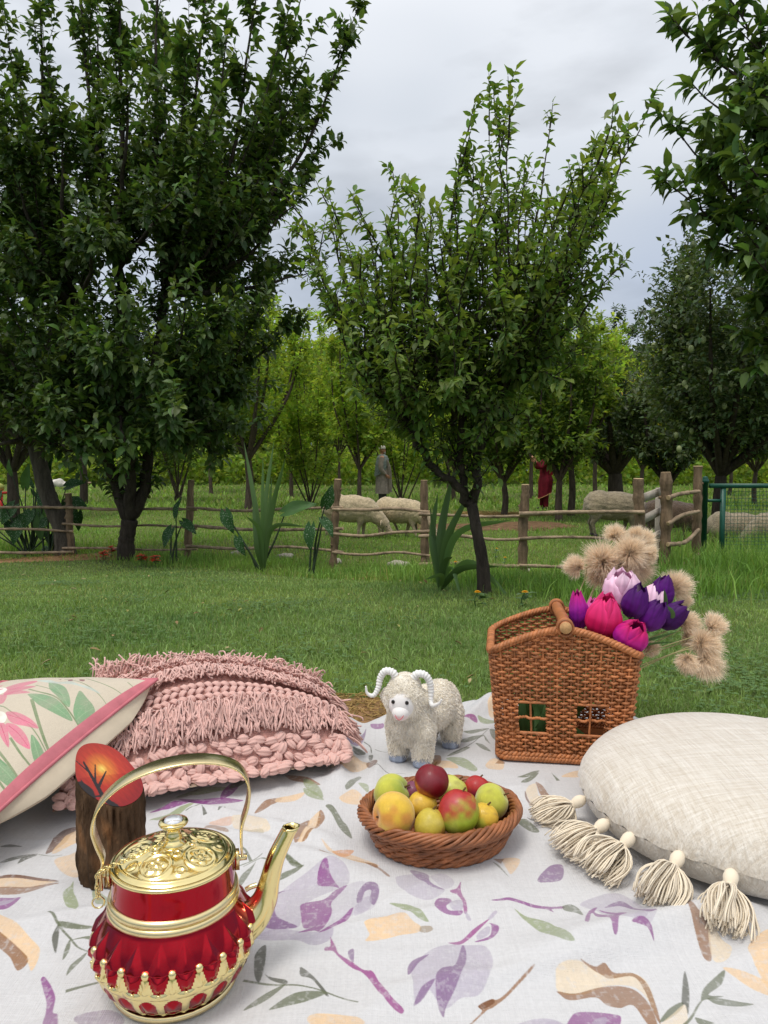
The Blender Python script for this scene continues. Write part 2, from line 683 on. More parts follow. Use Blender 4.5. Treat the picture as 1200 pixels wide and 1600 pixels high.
# dry straw lying about the bare spots
V, F, C = [], [], []
bst = MB()
for (cx, cy, rx, ry, cnt, L) in [(*ong(548, 1122)[:2], 0.18, 0.17, 900, 0.03), (*ong(800, 806)[:2], 1.4, 0.8, 900, 0.22), (*ong(640, 905)[:2], 0.5, 0.2, 250, 0.06), (*ong(100, 872)[:2], 1.1, 0.25, 350, 0.07)]:
    a = rs.uniform(0, 6.28, cnt)
    q = np.sqrt(rs.rand(cnt))
    x = cx + rx * q * np.cos(a)
    y = cy + ry * q * np.sin(a)
    d = rs.uniform(0, 6.28, cnt)
    l = L * rs.uniform(0.4, 1.2, cnt)
    z = gz(x, y) + 0.01 + 0.25 * L * rs.rand(cnt)
    P = np.stack([np.stack([x, y, z], -1), np.stack([x + l * np.cos(d), y + l * np.sin(d), z + rs.normal(0, 0.15, cnt) * L], -1)], 1)
    ok = ~on_blanket(P[:, :, 0], P[:, :, 1]).any(1)
    P = P[ok]
    bst.tubes(P, 0.02 * L + 0.0006, 3, np.array([1, 1, 1]) * rs.uniform(0.5, 1.2, (len(P), 1)))
bst.build('dry_straw', M_hay, kind='stuff', smooth=False)

# ------------------------------------------------------------------ leaves and trees
# (small fallen leaves and clover are added to the lawn below, once the leaf shape is known)
def leaf_tpl_near():
    V = np.array([[0, 0, 0], [0, .36, .0], [0, .70, -.05], [0, 1, -.17], [.46, .27, .09], [.44, .62, .04], [-.46, .27, .09], [-.44, .62, .04]])
    F4 = np.array([[1, 4, 5, 2], [6, 1, 2, 7]])
    F3 = np.array([[0, 4, 1], [0, 1, 6], [2, 5, 3], [7, 2, 3]])
    return V, F4, F3


def leaf_tpl_far():
    return np.array([[0, 0, 0], [.5, .45, .08], [0, 1, -.1], [-.5, .45, .08]]), np.zeros((0, 4), int), np.array([[0, 1, 2], [0, 2, 3]])


NEAR, FARL = leaf_tpl_near(), leaf_tpl_far()


def frames(A, N):
    A = unit(A)
    Xv = unit(np.cross(A, N))
    Nn = np.cross(Xv, A)
    return Xv, A, Nn


def add_leaves(b, P, A, N, L, Wd, col, tpl):
    Xv, A, Nn = frames(A, N)
    T, F4, F3 = tpl
    V = (P[:, None] + T[None, :, 0, None] * (Xv * Wd[:, None])[:, None] + T[None, :, 1, None] * (A * L[:, None])[:, None]
         + T[None, :, 2, None] * (Nn * L[:, None])[:, None])
    n, k = len(P), len(T)
    i = (np.arange(n) * k)[:, None, None]
    base = b.n
    b.add(V.reshape(-1, 3), (F3[None] + i).reshape(-1, 3), np.repeat(col, k, 0))
    if len(F4):
        b.F.append(((F4[None] + i).reshape(-1, 4) + base, 0))


M_leaf = {}
M_leaf['dark'] = mat('dark_leaf', (0.070, 0.122, 0.034), 0.5, 0.4, attr=True, trans=0.34)
M_leaf['mid'] = mat('plum_leaf', (0.115, 0.185, 0.042), 0.5, 0.35, attr=True, trans=0.42)
M_leaf['light'] = mat('pale_leaf', (0.255, 0.360, 0.064), 0.6, 0.25, attr=True, trans=0.6)
M_leaf['orch'] = mat('orchard_leaf', (0.130, 0.205, 0.044), 0.55, 0.3, attr=True, trans=0.5)
M_leaf['grey'] = mat('pear_leaf', (0.090, 0.135, 0.052), 0.5, 0.35, attr=True, trans=0.35)
M_leaf['blue'] = mat('distant_leaf', (0.110, 0.165, 0.070), 0.6, 0.3, attr=True, trans=0.2)
M_bark = mat('grey_brown_bark', (0.090, 0.068, 0.050), 0.9, 0.2, var=(6, 0.45, 1.5), bump=(30, 0.9, 0.02), stretch=(3, 3, 0.7))
M_bark2 = mat('dark_bark', (0.055, 0.043, 0.033), 0.9, 0.2, var=(7, 0.5, 1.5), bump=(30, 0.9, 0.02), stretch=(3, 3, 0.7))
M_bark3 = mat('pale_bark', (0.10, 0.085, 0.066), 0.9, 0.2, var=(5, 0.4, 1.4), bump=(25, 0.9, 0.03), stretch=(3, 3, 0.6))


def shoots(path, t0, n, L, r, up=0.35, out=0.75, along=0.6, taper=0.5):
    """n side shoots along a limb (K,3): start, direction, length"""
    K = len(path)
    t = np.sort(r.uniform(t0, 1, n))
    t[-max(1, n // 12):] = 1
    u = t * (K - 1)
    i = np.minimum(u.astype(int), K - 2)
    f = (u - i)[:, None]
    P = path[i] * (1 - f) + path[i + 1] * f
    T = unit(path[i + 1] - path[i])
    rad = r.normal(0, 1, (n, 3))
    rad = unit(rad - T * (rad * T).sum(1, keepdims=True))
    D = unit(T * along + rad * out + np.array([0, 0, up]))
    end = t >= 0.999
    D[end] = unit(T[end] + r.normal(0, 0.12, (end.sum(), 3)))
    ln = L * r.uniform(0.5, 1.15, n) * (1 - taper * t)
    return P, D, ln


def sub_shoots(P, D, ln, k, r, frac=0.5, up=0.3, out=0.8):
    n = len(P)
    t = r.uniform(0.2, 0.95, (n, k))
    P2 = (P[:, None] + D[:, None] * (t * ln[:, None])[..., None]).reshape(-1, 3)
    T = np.repeat(D, k, 0)
    rad = r.normal(0, 1, T.shape)
    rad = unit(rad - T * (rad * T).sum(1, keepdims=True))
    D2 = unit(T * 0.6 + rad * out + np.array([0, 0, up]))
    l2 = np.repeat(ln, k) * frac * r.uniform(0.6, 1.2, n * k)
    return P2, D2, l2


def leaves_on(P, D, ln, k, r, curv=0.12, droop=0.35, spread=0.85, t0=0.12):
    """k leaves per shoot, spiralling; returns base points, axes, normals"""
    n = len(P)
    t = np.linspace(t0, 1, k)[None] + r.uniform(-0.03, 0.03, (n, k))
    rad = r.normal(0, 1, (n, 3))
    s1 = unit(rad - D * (rad * D).sum(1, keepdims=True))
    s2 = np.cross(D, s1)
    Q = P[:, None] + D[:, None] * (t * ln[:, None])[..., None] + np.array([0, 0, 1.0]) * (curv * ln[:, None] * t ** 2)[..., None]
    a = (np.arange(k) * 2.4)[None] + r.uniform(0, 6.28, (n, 1)) + r.normal(0, 0.3, (n, k))
    side = s1[:, None] * np.cos(a)[..., None] + s2[:, None] * np.sin(a)[..., None]
    A = unit(side * spread + D[:, None] * 0.55 + np.array([0, 0, -droop]) + r.normal(0, 0.18, (n, k, 3)))
    A[:, -1] = unit(D + r.normal(0, 0.2, (n, 3)))
    N = unit(np.array([0, 0, 1.0]) + r.normal(0, 0.35, (n, k, 3)) + 0.3 * D[:, None])
    return Q.reshape(-1, 3), A.reshape(-1, 3), N.reshape(-1, 3)


def shoot_paths(P, D, ln, curv=0.12, k=4):
    t = np.linspace(0, 1, k)
    return P[:, None] + D[:, None] * (t[None] * ln[:, None])[..., None] + np.array([0, 0, 1.0]) * (curv * ln[:, None] * t[None] ** 2)[..., None]


def in_view(P, m=0.03):
    d = P - np.array([0, 0, CAMZ])
    yy = d[:, 1] * _cp - d[:, 2] * _sp
    xx = d[:, 0] / np.maximum(yy, 0.01) * FPX / 600
    zz = (d[:, 2] * _cp + d[:, 1] * _sp) / np.maximum(yy, 0.01) * FPX / 800
    return (yy > 0.1) & (np.abs(xx) < 1 + m) & (np.abs(zz) < 1 + m), yy


def leaf_col(n, r, P=None, light=1.0, tipmix=None):
    c = np.ones((n, 3)) * r.uniform(0.62, 1.38, (n, 1)) * light
    c[:, 0] *= r.uniform(0.8, 1.25, n)
    if P is not None:
        q = 1 + 0.22 * vnoise(P, 1.1, 21)
        c *= q[:, None]
    if tipmix is not None:
        c = c * (1 + tipmix[:, None] * np.array([0.9, 0.75, 0.1]))
    return c


def tree_near(name, label, base, trunk, limbs, leafmat, barkmat, seed, sh_len, sh_n, sub_k, leaf_k, leaf_len, single=300,
              group=None, light=1.0, extra=None, up=0.35, width=0.5, subfrac=0.5, out=0.75, along=0.6, tube=True, trunk_n=12, young=0.5, taper=0.5, sub_out=0.8, sub_up=0.3, curv=0.12, limb_leaf=0.0):
    """trunk and limbs in world coordinates: trunk [(pt, r)...]; limbs [(pts, r0, r1, shoots)]"""
    r = np.random.RandomState(seed)
    base = np.asarray(base, float)
    T = thing(name, label, 'tree', base, group=group)
    bt = MB()
    tp = spline([p for p, _ in trunk], 18)
    tr = np.interp(np.linspace(0, 1, 18), np.linspace(0, 1, len(trunk)), [q for _, q in trunk])
    tr = tr * (1 + 0.05 * np.sin(np.arange(18) * 1.7))
    bt.tubes(tp, tr, trunk_n, caps=True)
    bt.build('trunk', barkmat, T, origin=base)
    Ps, Ds, Ls = [], [], []
    lP, lD, lL = [], [], []
    for pts, r0, r1, k in limbs:
        path = spline(pts, 20)
        path = path + np.cumsum(r.normal(0, 0.010, path.shape), 0)
        rr = np.linspace(r0, r1, 20)
        MB().tubes(path, rr, 7, caps=True).build('limb', barkmat, T, origin=base)
        if limb_leaf and r0 < 0.02:
            for i_ in range(5, 19, 2):
                seg_ = path[min(i_ + 2, 19)] - path[i_]
                lP.append(path[i_]), lD.append(unit(seg_)), lL.append(np.linalg.norm(seg_))
        a, d, l = shoots(path, 0.12, max(3, int(k * sh_n)), sh_len, r, up, out, along, taper)
        Ps.append(a), Ds.append(d), Ls.append(l)
    P, D, L = np.concatenate(Ps), np.concatenate(Ds), np.concatenate(Ls)
    tw = MB()
    tw.tubes(shoot_paths(P, D, L), np.linspace(0.007, 0.0018, 4), 3)
    young_t = np.zeros(len(P))
    if sub_k:
        P2, D2, L2 = sub_shoots(P, D, L, sub_k, r, subfrac, sub_up, sub_out)
        tw.tubes(shoot_paths(P2, D2, L2), np.linspace(0.0035, 0.0012, 4), 3)
        P, D, L = np.concatenate([P, P2]), np.concatenate([D, D2]), np.concatenate([L, L2])
    tw.build('twigs', barkmat, T, origin=base, kind='stuff')
    if lP:
        P, D, L = np.concatenate([P, np.array(lP)]), np.concatenate([D, np.array(lD)]), np.concatenate([L, np.array(lL)])
    Q, A, N = leaves_on(P, D, L, leaf_k, r)
    tip = np.tile(np.linspace(0, 1, leaf_k) ** 4, len(P)) * young * r.uniform(0, 1, len(Q))
    ll = leaf_len * r.uniform(0.65, 1.2, len(Q))
    ww = ll * width * r.uniform(0.85, 1.15, len(Q))
    c = leaf_col(len(Q), r, Q, light, tip)
    keep = np.ones(len(Q), bool)
    if extra is not None:
        keep &= extra(Q)
    Q, A, N, ll, ww, c = Q[keep], A[keep], N[keep], ll[keep], ww[keep], c[keep]
    pick = np.zeros(len(Q), bool)
    if single:
        v, dist = in_view(Q)
        sc = np.where(v, ll / dist, 0) 
        # the ones nearest the viewer, not hidden behind other leaves of the same crown
        idx = np.argsort(-sc)[:single]
        pick[idx] = True
    b = MB()
    add_leaves(b, Q[~pick], A[~pick], N[~pick], ll[~pick], ww[~pick], c[~pick], NEAR)
    b.build('crown', leafmat, T, origin=base, kind='stuff', smooth=False)
    if single:
        vm = []
        for i in range(6):
            q = MB()
            tv, f4, f3 = NEAR
            tv = tv.copy()
            tv[:, 0] *= width
            tv[:, 2] *= r.uniform(0.5, 2.2)
            q.add(tv, f3, np.ones((len(tv), 3)) * c[r.randint(len(c))])
            q.F.append((f4, 0))
            vm.append(q.mesh('leaf', leafmat, False))
        Xv, Av, Nv = frames(A[pick], N[pick])
        for j, (q, xv, av, nv, l) in enumerate(zip(Q[pick] - base, Xv, Av, Nv, ll[pick])):
            o = link('leaf', vm[j % 6], T)
            m = np.eye(4)
            m[:3, 0], m[:3, 1], m[:3, 2], m[:3, 3] = xv * l, av * l, nv * l, q
            o.matrix_local = Matrix(m.tolist())
    return T


def fan(src, tips, r, jit=0.0, bend=0.25, n=1.0, r0=0.03, r1=0.006):
    """curved limbs from a fork to the given tips, rising first"""
    o = []
    for t in tips:
        t = np.asarray(t, float)
        m = src * 0.55 + t * 0.45
        h = t - src
        side = np.array([h[0], h[1], 0]) * bend
        m = m + side * np.array([0.5, 0.5, 0]) + r.normal(0, 0.05, 3) * np.linalg.norm(h) * 0.4
        o.append(([src, m, t], r0, r1, n * np.linalg.norm(h)))
    return o


n = 420
x, y = sample(n, 1.9, 8.5, 0.3, 0.6)
k = ~on_blanket(x, y, -0.03) & (y < lawn_edge(x) + 0.4)
x, y = x[k], y[k]
n = len(x)
fl_ = MB()
P = np.stack([x, y, gz(x, y) + rs.uniform(0.016, 0.03, n)], -1)
A = unit(np.stack([rs.normal(0, 1, n), rs.normal(0, 1, n), rs.normal(0, 0.25, n)], -1))
N = unit(np.stack([rs.normal(0, .3, n), rs.normal(0, .3, n), np.ones(n)], -1))
pal = np.array([[.36, .26, .12], [.24, .15, .07], [.30, .30, .09], [.42, .34, .18]])
add_leaves(fl_, P, A, N, rs.uniform(.02, .05, n), rs.uniform(.008, .02, n), pal[rs.randint(4, size=n)] * rs.uniform(.6, 1.1, (n, 1)), NEAR)
M_fallen = mat('dry_fallen_leaf', (1, 1, 1), 0.85, 0.2, attr=True)
fl_.build('fallen_leaves', M_fallen, kind='stuff', smooth=False)
n = 5200
cx_, cy_ = sample(60, 2.2, 8.0, 0.2, 0.6)
j_ = rs.randint(60, size=n)
x, y = cx_[j_] + rs.normal(0, .16, n), cy_[j_] + rs.normal(0, .16, n)
k = ~on_blanket(x, y, -0.02) & (y < lawn_edge(x)) & ~in_patch(x, y, 1.0)
x, y = x[k], y[k]
n = len(x)
cl_ = MB()
for t_ in range(3):
    a_ = rs.uniform(0, 6.28, n) if t_ == 0 else a_ + 2.09
    A = unit(np.stack([np.cos(a_), np.sin(a_), np.full(n, .15)], -1))
    add_leaves(cl_, np.stack([x, y, gz(x, y) + .024], -1), A, np.tile(V3(0, 0, 1), (n, 1)), np.full(n, .013), np.full(n, .012), np.array([.085, .15, .05]) * rs.uniform(.7, 1.3, (n, 1)), FARL)
cl_.build('clover', M_fallen, kind='stuff', smooth=False)

# --- the middle plum tree
r1 = np.random.RandomState(11)
MB0 = ong(757, 930)
dm = MB0[1]
fork = at(737, 788, dm + 0.05)
tips = [at(782, 150, dm + 0.3), at(735, 162, dm - 0.2), at(871, 192, dm + 0.4), at(994, 152, dm + 0.1), at(953, 402, dm - 0.3), at(530, 285, dm + 0.2),
        at(586, 296, dm - 0.3), at(637, 262, dm + 0.5), at(660, 270, dm - 0.5), at(490, 385, dm), at(927, 330, dm + 0.5), at(560, 470, dm - 0.6),
        at(840, 330, dm - 0.6), at(700, 330, dm + 0.9), at(780, 420, dm - 0.9), at(640, 480, dm - 0.9), at(880, 520, dm + 0.3), at(600, 400, dm + 0.7), at(720, 420, dm - 0.5), at(820, 260, dm + 0.1)]
lm = []
hubA, hubB, hubC = at(655, 680, dm), at(785, 600, dm + 0.1), at(712, 650, dm - 0.1)
lm.append(([fork, at(690, 735, dm), hubA], 0.030, 0.022, 1.2))
lm.append(([fork, at(770, 690, dm), hubB], 0.030, 0.022, 1.2))
lm.append(([fork, at(722, 720, dm), hubC], 0.026, 0.02, 1.2))
for t in tips:
    px = CX + t[0] / t[1] * FPX
    hub = hubA if px < 640 else (hubB if px > 760 else hubC)
    t = t - V3(0, 0, 0.13)
    lm += fan(hub, [t], r1, n=0.44, r0=0.015, r1=0.003)
OUTL = [(486, 392), (505, 330), (530, 285), (586, 300), (637, 265), (660, 272), (700, 262), (732, 180), (755, 165), (782, 150), (795, 235), (830, 262), (871, 196), (890, 240), (940, 205), (990, 160), (965, 240), (930, 330), (952, 404), (905, 450), (862, 530), (835, 600)]
op_ = spline(np.array(OUTL, float), 200)
for k in range(84):
    q = op_[r1.randint(200)]
    f_ = r1.uniform(0.42, 0.97) ** 0.8
    px, py = 706 + (q[0] - 706) * f_, 700 + (q[1] - 700) * f_
    py += 26
    t = at(px, py, dm + r1.normal(0, 0.42))
    hub = hubA if px < 640 else (hubB if px > 770 else hubC)
    lm += fan(hub, [t], r1, n=0.40, r0=0.0095, r1=0.0022, bend=0.22)
for (px, py, dd) in [(650, 610, -0.5), (600, 590, 0.1), (690, 600, -0.7), (740, 560, 0.5), (820, 560, -0.4), (620, 660, 0.3), (790, 640, -0.2), (700, 690, 0.4), (830, 480, 0.2), (655, 540, -0.2), (760, 660, -0.4), (680, 640, -0.3)]:
    lm += fan(hubC if 660 < px < 760 else (hubA if px < 661 else hubB), [at(px, py, dm + dd)], r1, n=0.55, r0=0.012, r1=0.003)
tree_near('plum_tree', 'open vase shaped plum tree alone in the middle, its leaning trunk beside strap leaves', MB0,
          [(MB0 - V3(0, 0, 0.05), 0.050), (at(754, 880, dm), 0.038), (at(745, 830, dm), 0.034), (fork, 0.034)], lm, M_leaf['mid'], M_bark2, 12,
          0.34, 16, 1, 8, 0.064, light=1.15, up=0.35, along=0.95, out=0.65, width=0.46, taper=0.45, subfrac=0.6, sub_out=0.6, sub_up=0.3, limb_leaf=1)

# --- the big tree at the left
LB = ong(197, 874)
dl = LB[1]
lf = at(203, 812, dl)
r2 = np.random.RandomState(5)
hubs = [at(160, 700, dl - 0.2), at(232, 690, dl + 0.1), at(190, 640, dl - 0.4), at(185, 420, dl), at(258, 460, dl - 0.3), at(120, 480, dl + 0.3)]
ll = [([lf, at(178, 760, dl), hubs[0]], 0.085, 0.06, 1.0), ([lf, at(225, 760, dl), hubs[1]], 0.085, 0.065, 1.0), ([lf, at(200, 720, dl - 0.2), hubs[2]], 0.075, 0.06, 1.0),
      ([hubs[2], at(195, 520, dl), hubs[3]], 0.08, 0.055, 2), ([hubs[1], at(245, 570, dl), hubs[4]], 0.08, 0.05, 2), ([hubs[0], at(135, 590, dl), hubs[5]], 0.075, 0.05, 2)]
for (px, py, dd, h) in [(190, -120, 0, 3), (120, -100, .6, 3), (60, -60, -.5, 5), (-30, -40, .3, 5), (-110, 80, -.4, 5), (-150, 260, .2, 5), (250, -110, -.6, 4),
                        (330, -90, .3, 4), (400, -60, -.3, 4), (470, -20, .4, 4), (552, 18, 0, 4), (505, 235, .1, 4), (455, 330, -.6, 4), (420, 150, .9, 4), (360, 60, -.9, 4),
                        (300, 200, -1.2, 3), (200, 120, -1.4, 3), (90, 180, -1.3, 5), (10, 250, -1.0, 5), (-60, 420, -.3, 5), (350, 330, -1.2, 4), (260, 330, -1.6, 3),
                        (140, 330, -1.6, 5), (40, 400, -1.2, 5), (480, 430, 0.0, 4), (440, 120, 0.1, 4), (150, 30, 0.9, 3), (240, 60, 1.0, 4), (30, 120, 1.1, 5), (380, 230, 1.1, 4)]:
    ll += fan(hubs[h], [at(px, py, dl + dd)], r2, n=0.62, r0=0.04, r1=0.006, bend=0.35)
OUTL = [(-140, 420), (-150, 200), (-120, 60), (-60, -60), (40, -90), (140, -110), (240, -110), (340, -90), (440, -50), (520, 0), (556, 24), (520, 110), (455, 170), (500, 240), (440, 300), (440, 380), (488, 432), (400, 470), (380, 540), (390, 610), (330, 660)]
op_ = spline(np.array(OUTL, float), 240)
for k in range(84):
    q = op_[r2.randint(240)]
    f_ = r2.uniform(0.35, 0.98) ** 0.8
    px, py = 200 + (q[0] - 200) * f_, 600 + (q[1] - 600) * f_
    t = at(px, py, dl + r2.normal(0, 0.8))
    h = 5 if px < 130 else (4 if px > 270 else 3)
    if py > 420:
        h = 0 if px < 150 else (1 if px > 250 else 2)
    ll += fan(hubs[h], [t], r2, n=0.40, r0=0.017, r1=0.004, bend=0.3)
for k in range(34):
    px, py = r2.uniform(-60, 400), r2.uniform(180, 660)
    if px > 330 and py > 500:
        px -= 90
    t = at(px, py, dl + r2.choice([-1.5, -1.0, -.5, .6]) + r2.normal(0, 0.25))
    h = 5 if px < 130 else (4 if px > 270 else 3)
    if py > 400:
        h = 0 if px < 150 else (1 if px > 250 else 2)
    ll += fan(hubs[h], [t], r2, n=0.75, r0=0.017, r1=0.004, bend=0.3)
for (px, py, dd, h) in [(400, 600, -.3, 1), (440, 520, -.2, 1), (330, 560, -1.2, 1), (310, 650, -.9, 1), (60, 560, -1.2, 0), (10, 640, -.6, 0), (100, 640, -1.4, 0), (-60, 560, -.2, 0),
                        (170, 560, -1.8, 2), (240, 590, -1.7, 2), (120, 690, -1.2, 0), (280, 480, -1.5, 1), (190, 480, -1.9, 2), (360, 470, -.6, 1), (80, 480, -1.2, 0), (350, 690, -.4, 1),
                        (60, 700, -.7, 0), (260, 690, -1.2, 1), (270, 620, 0.8, 1), (120, 600, 0.9, 0), (200, 690, -1.5, 2), (395, 660, -1.0, 1), (160, 650, 0.8, 2), (60, 620, 0.6, 0), (340, 620, 0.6, 1)]:
    ll += fan(hubs[h], [at(px, py, dl + dd)], r2, n=0.95, r0=0.03, r1=0.006, bend=0.2)
tree_near('fruit_tree', 'big dense dark fruit tree at left with red flowers at its foot', LB,
          [(LB - V3(0, 0, 0.06), 0.125), (at(197, 850, dl), 0.10), (at(199, 835, dl), 0.095), (lf, 0.10)], ll, M_leaf['dark'], M_bark2, 6,
          0.60, 11, 1, 10, 0.122, light=1.05, up=0.4, along=0.95, out=0.65, width=0.5, subfrac=0.65, young=0.9, taper=0.5, sub_out=0.65, sub_up=0.3, limb_leaf=1)

# --- the tree whose branches hang in from the right
r3 = np.random.RandomState(9)
RB = np.array([3.15, 4.4, float(gz(3.15, 4.4))])
dr = 4.4
h1_, h2_ = np.array([3.1, 4.4, 1.1]), np.array([2.95, 4.35, 1.9])
lr = [([h1_, np.array([3.05, 4.4, 1.6]), h2_], 0.07, 0.055, 0.3)]
for (px, py, dd, h) in [(1042, 225, -.1, 0), (1105, 60, .0, 1), (1135, -10, .1, 1), (1100, 150, -.2, 1), (1075, 290, .1, 0), (1150, 390, .0, 0), (1180, 540, .1, 0), (1172, 480, .2, 0), (1185, 600, .0, 0),
                        (1160, 250, -.4, 0), (1200, 120, -.3, 1), (1190, 330, .3, 0), (1230, 420, -.4, 0), (1240, 200, .4, 1), (1250, 20, .2, 1), (1230, 560, -.1, 0), (1120, 220, .25, 1), (1215, 300, -.1, 0), (1260, 480, 0, 0), (1300, 100, 0, 1), (1180, 170, .1, 1), (1185, 410, -.2, 0)]:
    t = at(px, py, dr + dd)
    src = h1_ if h == 0 else h2_
    m = src * 0.5 + t * 0.5 + V3(0, 0, 0.10)
    lr.append(([src, m, t], 0.022, 0.004, 0.9 * np.linalg.norm(t - src)))
tree_near('overhanging_tree', 'tree just past the right edge whose leafy branches hang in beside the sky', RB,
          [(RB - V3(0, 0, 0.05), 0.11), (V3(3.12, 4.4, 0.4), 0.09), (h1_, 0.08)], lr, M_leaf['dark'], M_bark2, 10,
          0.34, 17, 1, 8, 0.108, light=1.45, up=0.15, along=0.9, out=0.7, width=0.44, young=0.9)


# --- orchard trees behind the fence: vase crowns, each with its own trunk
def tree_far(name, label, base, H, Wd, leafmat, barkmat, seed, nleaf=5000, leaf=0.15, stems=1, trunk_h=0.28, light=1.0, lean=0.0, group='orchard trees behind the fence',
             trunk_r=0.07, flat=1.0, yellow=0.0, low=0.2, fruit=0, dens=1.0, nlimb=0):
    r = np.random.RandomState(seed)
    base = np.asarray(base, float)
    T = thing(name, label, 'tree', base, group=group)
    lean_v = np.array([lean, 0, 0])
    f = np.array([lean * trunk_h * H, 0, trunk_h * H])
    nl = nlimb or int(r.randint(7, 10))
    bt = MB()
    bl = MB()
    paths = []
    if stems == 1:
        bt.tubes(spline([V3(0, 0, -0.05), f * 0.5 + r.normal(0, 0.03, 3) * [1, 1, 0], f], 8), np.linspace(trunk_r * 1.15, trunk_r * 0.85, 8), 9)
    for i in range(nl):
        a = i * 6.283 / nl + r.uniform(-0.3, 0.3)
        rr = Wd / 2 * r.uniform(0.25, 1.0)
        hz = H * r.uniform(0.72, 1.0) * (1 - (0.25 if not nlimb else 0.16) * (rr / (Wd / 2)) ** 2)
        tip = np.array([rr * math.cos(a) + lean * H * 0.6, rr * math.sin(a), hz])
        s0 = f if stems == 1 else V3(r.normal(0, 0.06), r.normal(0, 0.06), -0.05)
        mid = s0 * 0.5 + tip * 0.5 + np.array([math.cos(a), math.sin(a), 0]) * Wd * 0.10
        paths.append(spline([s0, mid, tip], 12))
    bl.tubes(np.array(paths), np.linspace(trunk_r * (0.6 if stems == 1 else 0.55), 0.012, 12), 5)
    bt.build('trunk', barkmat, T) if stems == 1 else None
    bl.build('limbs' if stems == 1 else 'trunk', barkmat, T)
    per = 9
    ns = int(nleaf * dens / per / 3)
    Ps, Ds, Ls = [], [], []
    for p in paths:
        a_, d_, l_ = shoots(p, 0.10 if stems == 1 else max(0.18, low), ns // nl, Wd * 0.26, r, 0.5, 0.75, 0.6, 0.35)
        Ps.append(a_), Ds.append(d_), Ls.append(l_)
    P, D, L = np.concatenate(Ps), np.concatenate(Ds), np.concatenate(Ls)
    P2, D2, L2 = sub_shoots(P, D, L, 2, r, 0.6, 0.25, 0.9)
    P, D, L = np.concatenate([P, P2]), np.concatenate([D, D2]), np.concatenate([L, L2])
    Q, A, N = leaves_on(P, D, L, per, r)
    lv = leaf * r.uniform(0.6, 1.25, len(Q))
    c = leaf_col(len(Q), r, Q + base, light)
    if yellow:
        k = (r.rand(len(Q)) < yellow)
        c[k] *= np.array([2.4, 1.35, 0.9])
    ok = Q[:, 2] > low * H * 0.6
    b = MB()
    add_leaves(b, Q[ok], A[ok], N[ok], lv[ok], lv[ok] * 0.55, c[ok], FARL)
    b.build('crown', leafmat, T, kind='stuff', smooth=False)
    if fruit:
        q = MB()
        q.ball((0, 0, 0), (0.042, 0.042, 0.055), 8, 6)
        fm = q.mesh('pear', M_pear)
        v, dist = in_view(Q + base)
        idx = r.permutation(np.where(ok & v & (Q[:, 1] < 0.2))[0])[:fruit]
        for j in idx:
            o = link('pear', fm, T)
            o.location = Q[j] + V3(0, -0.05, -0.06)
    return T


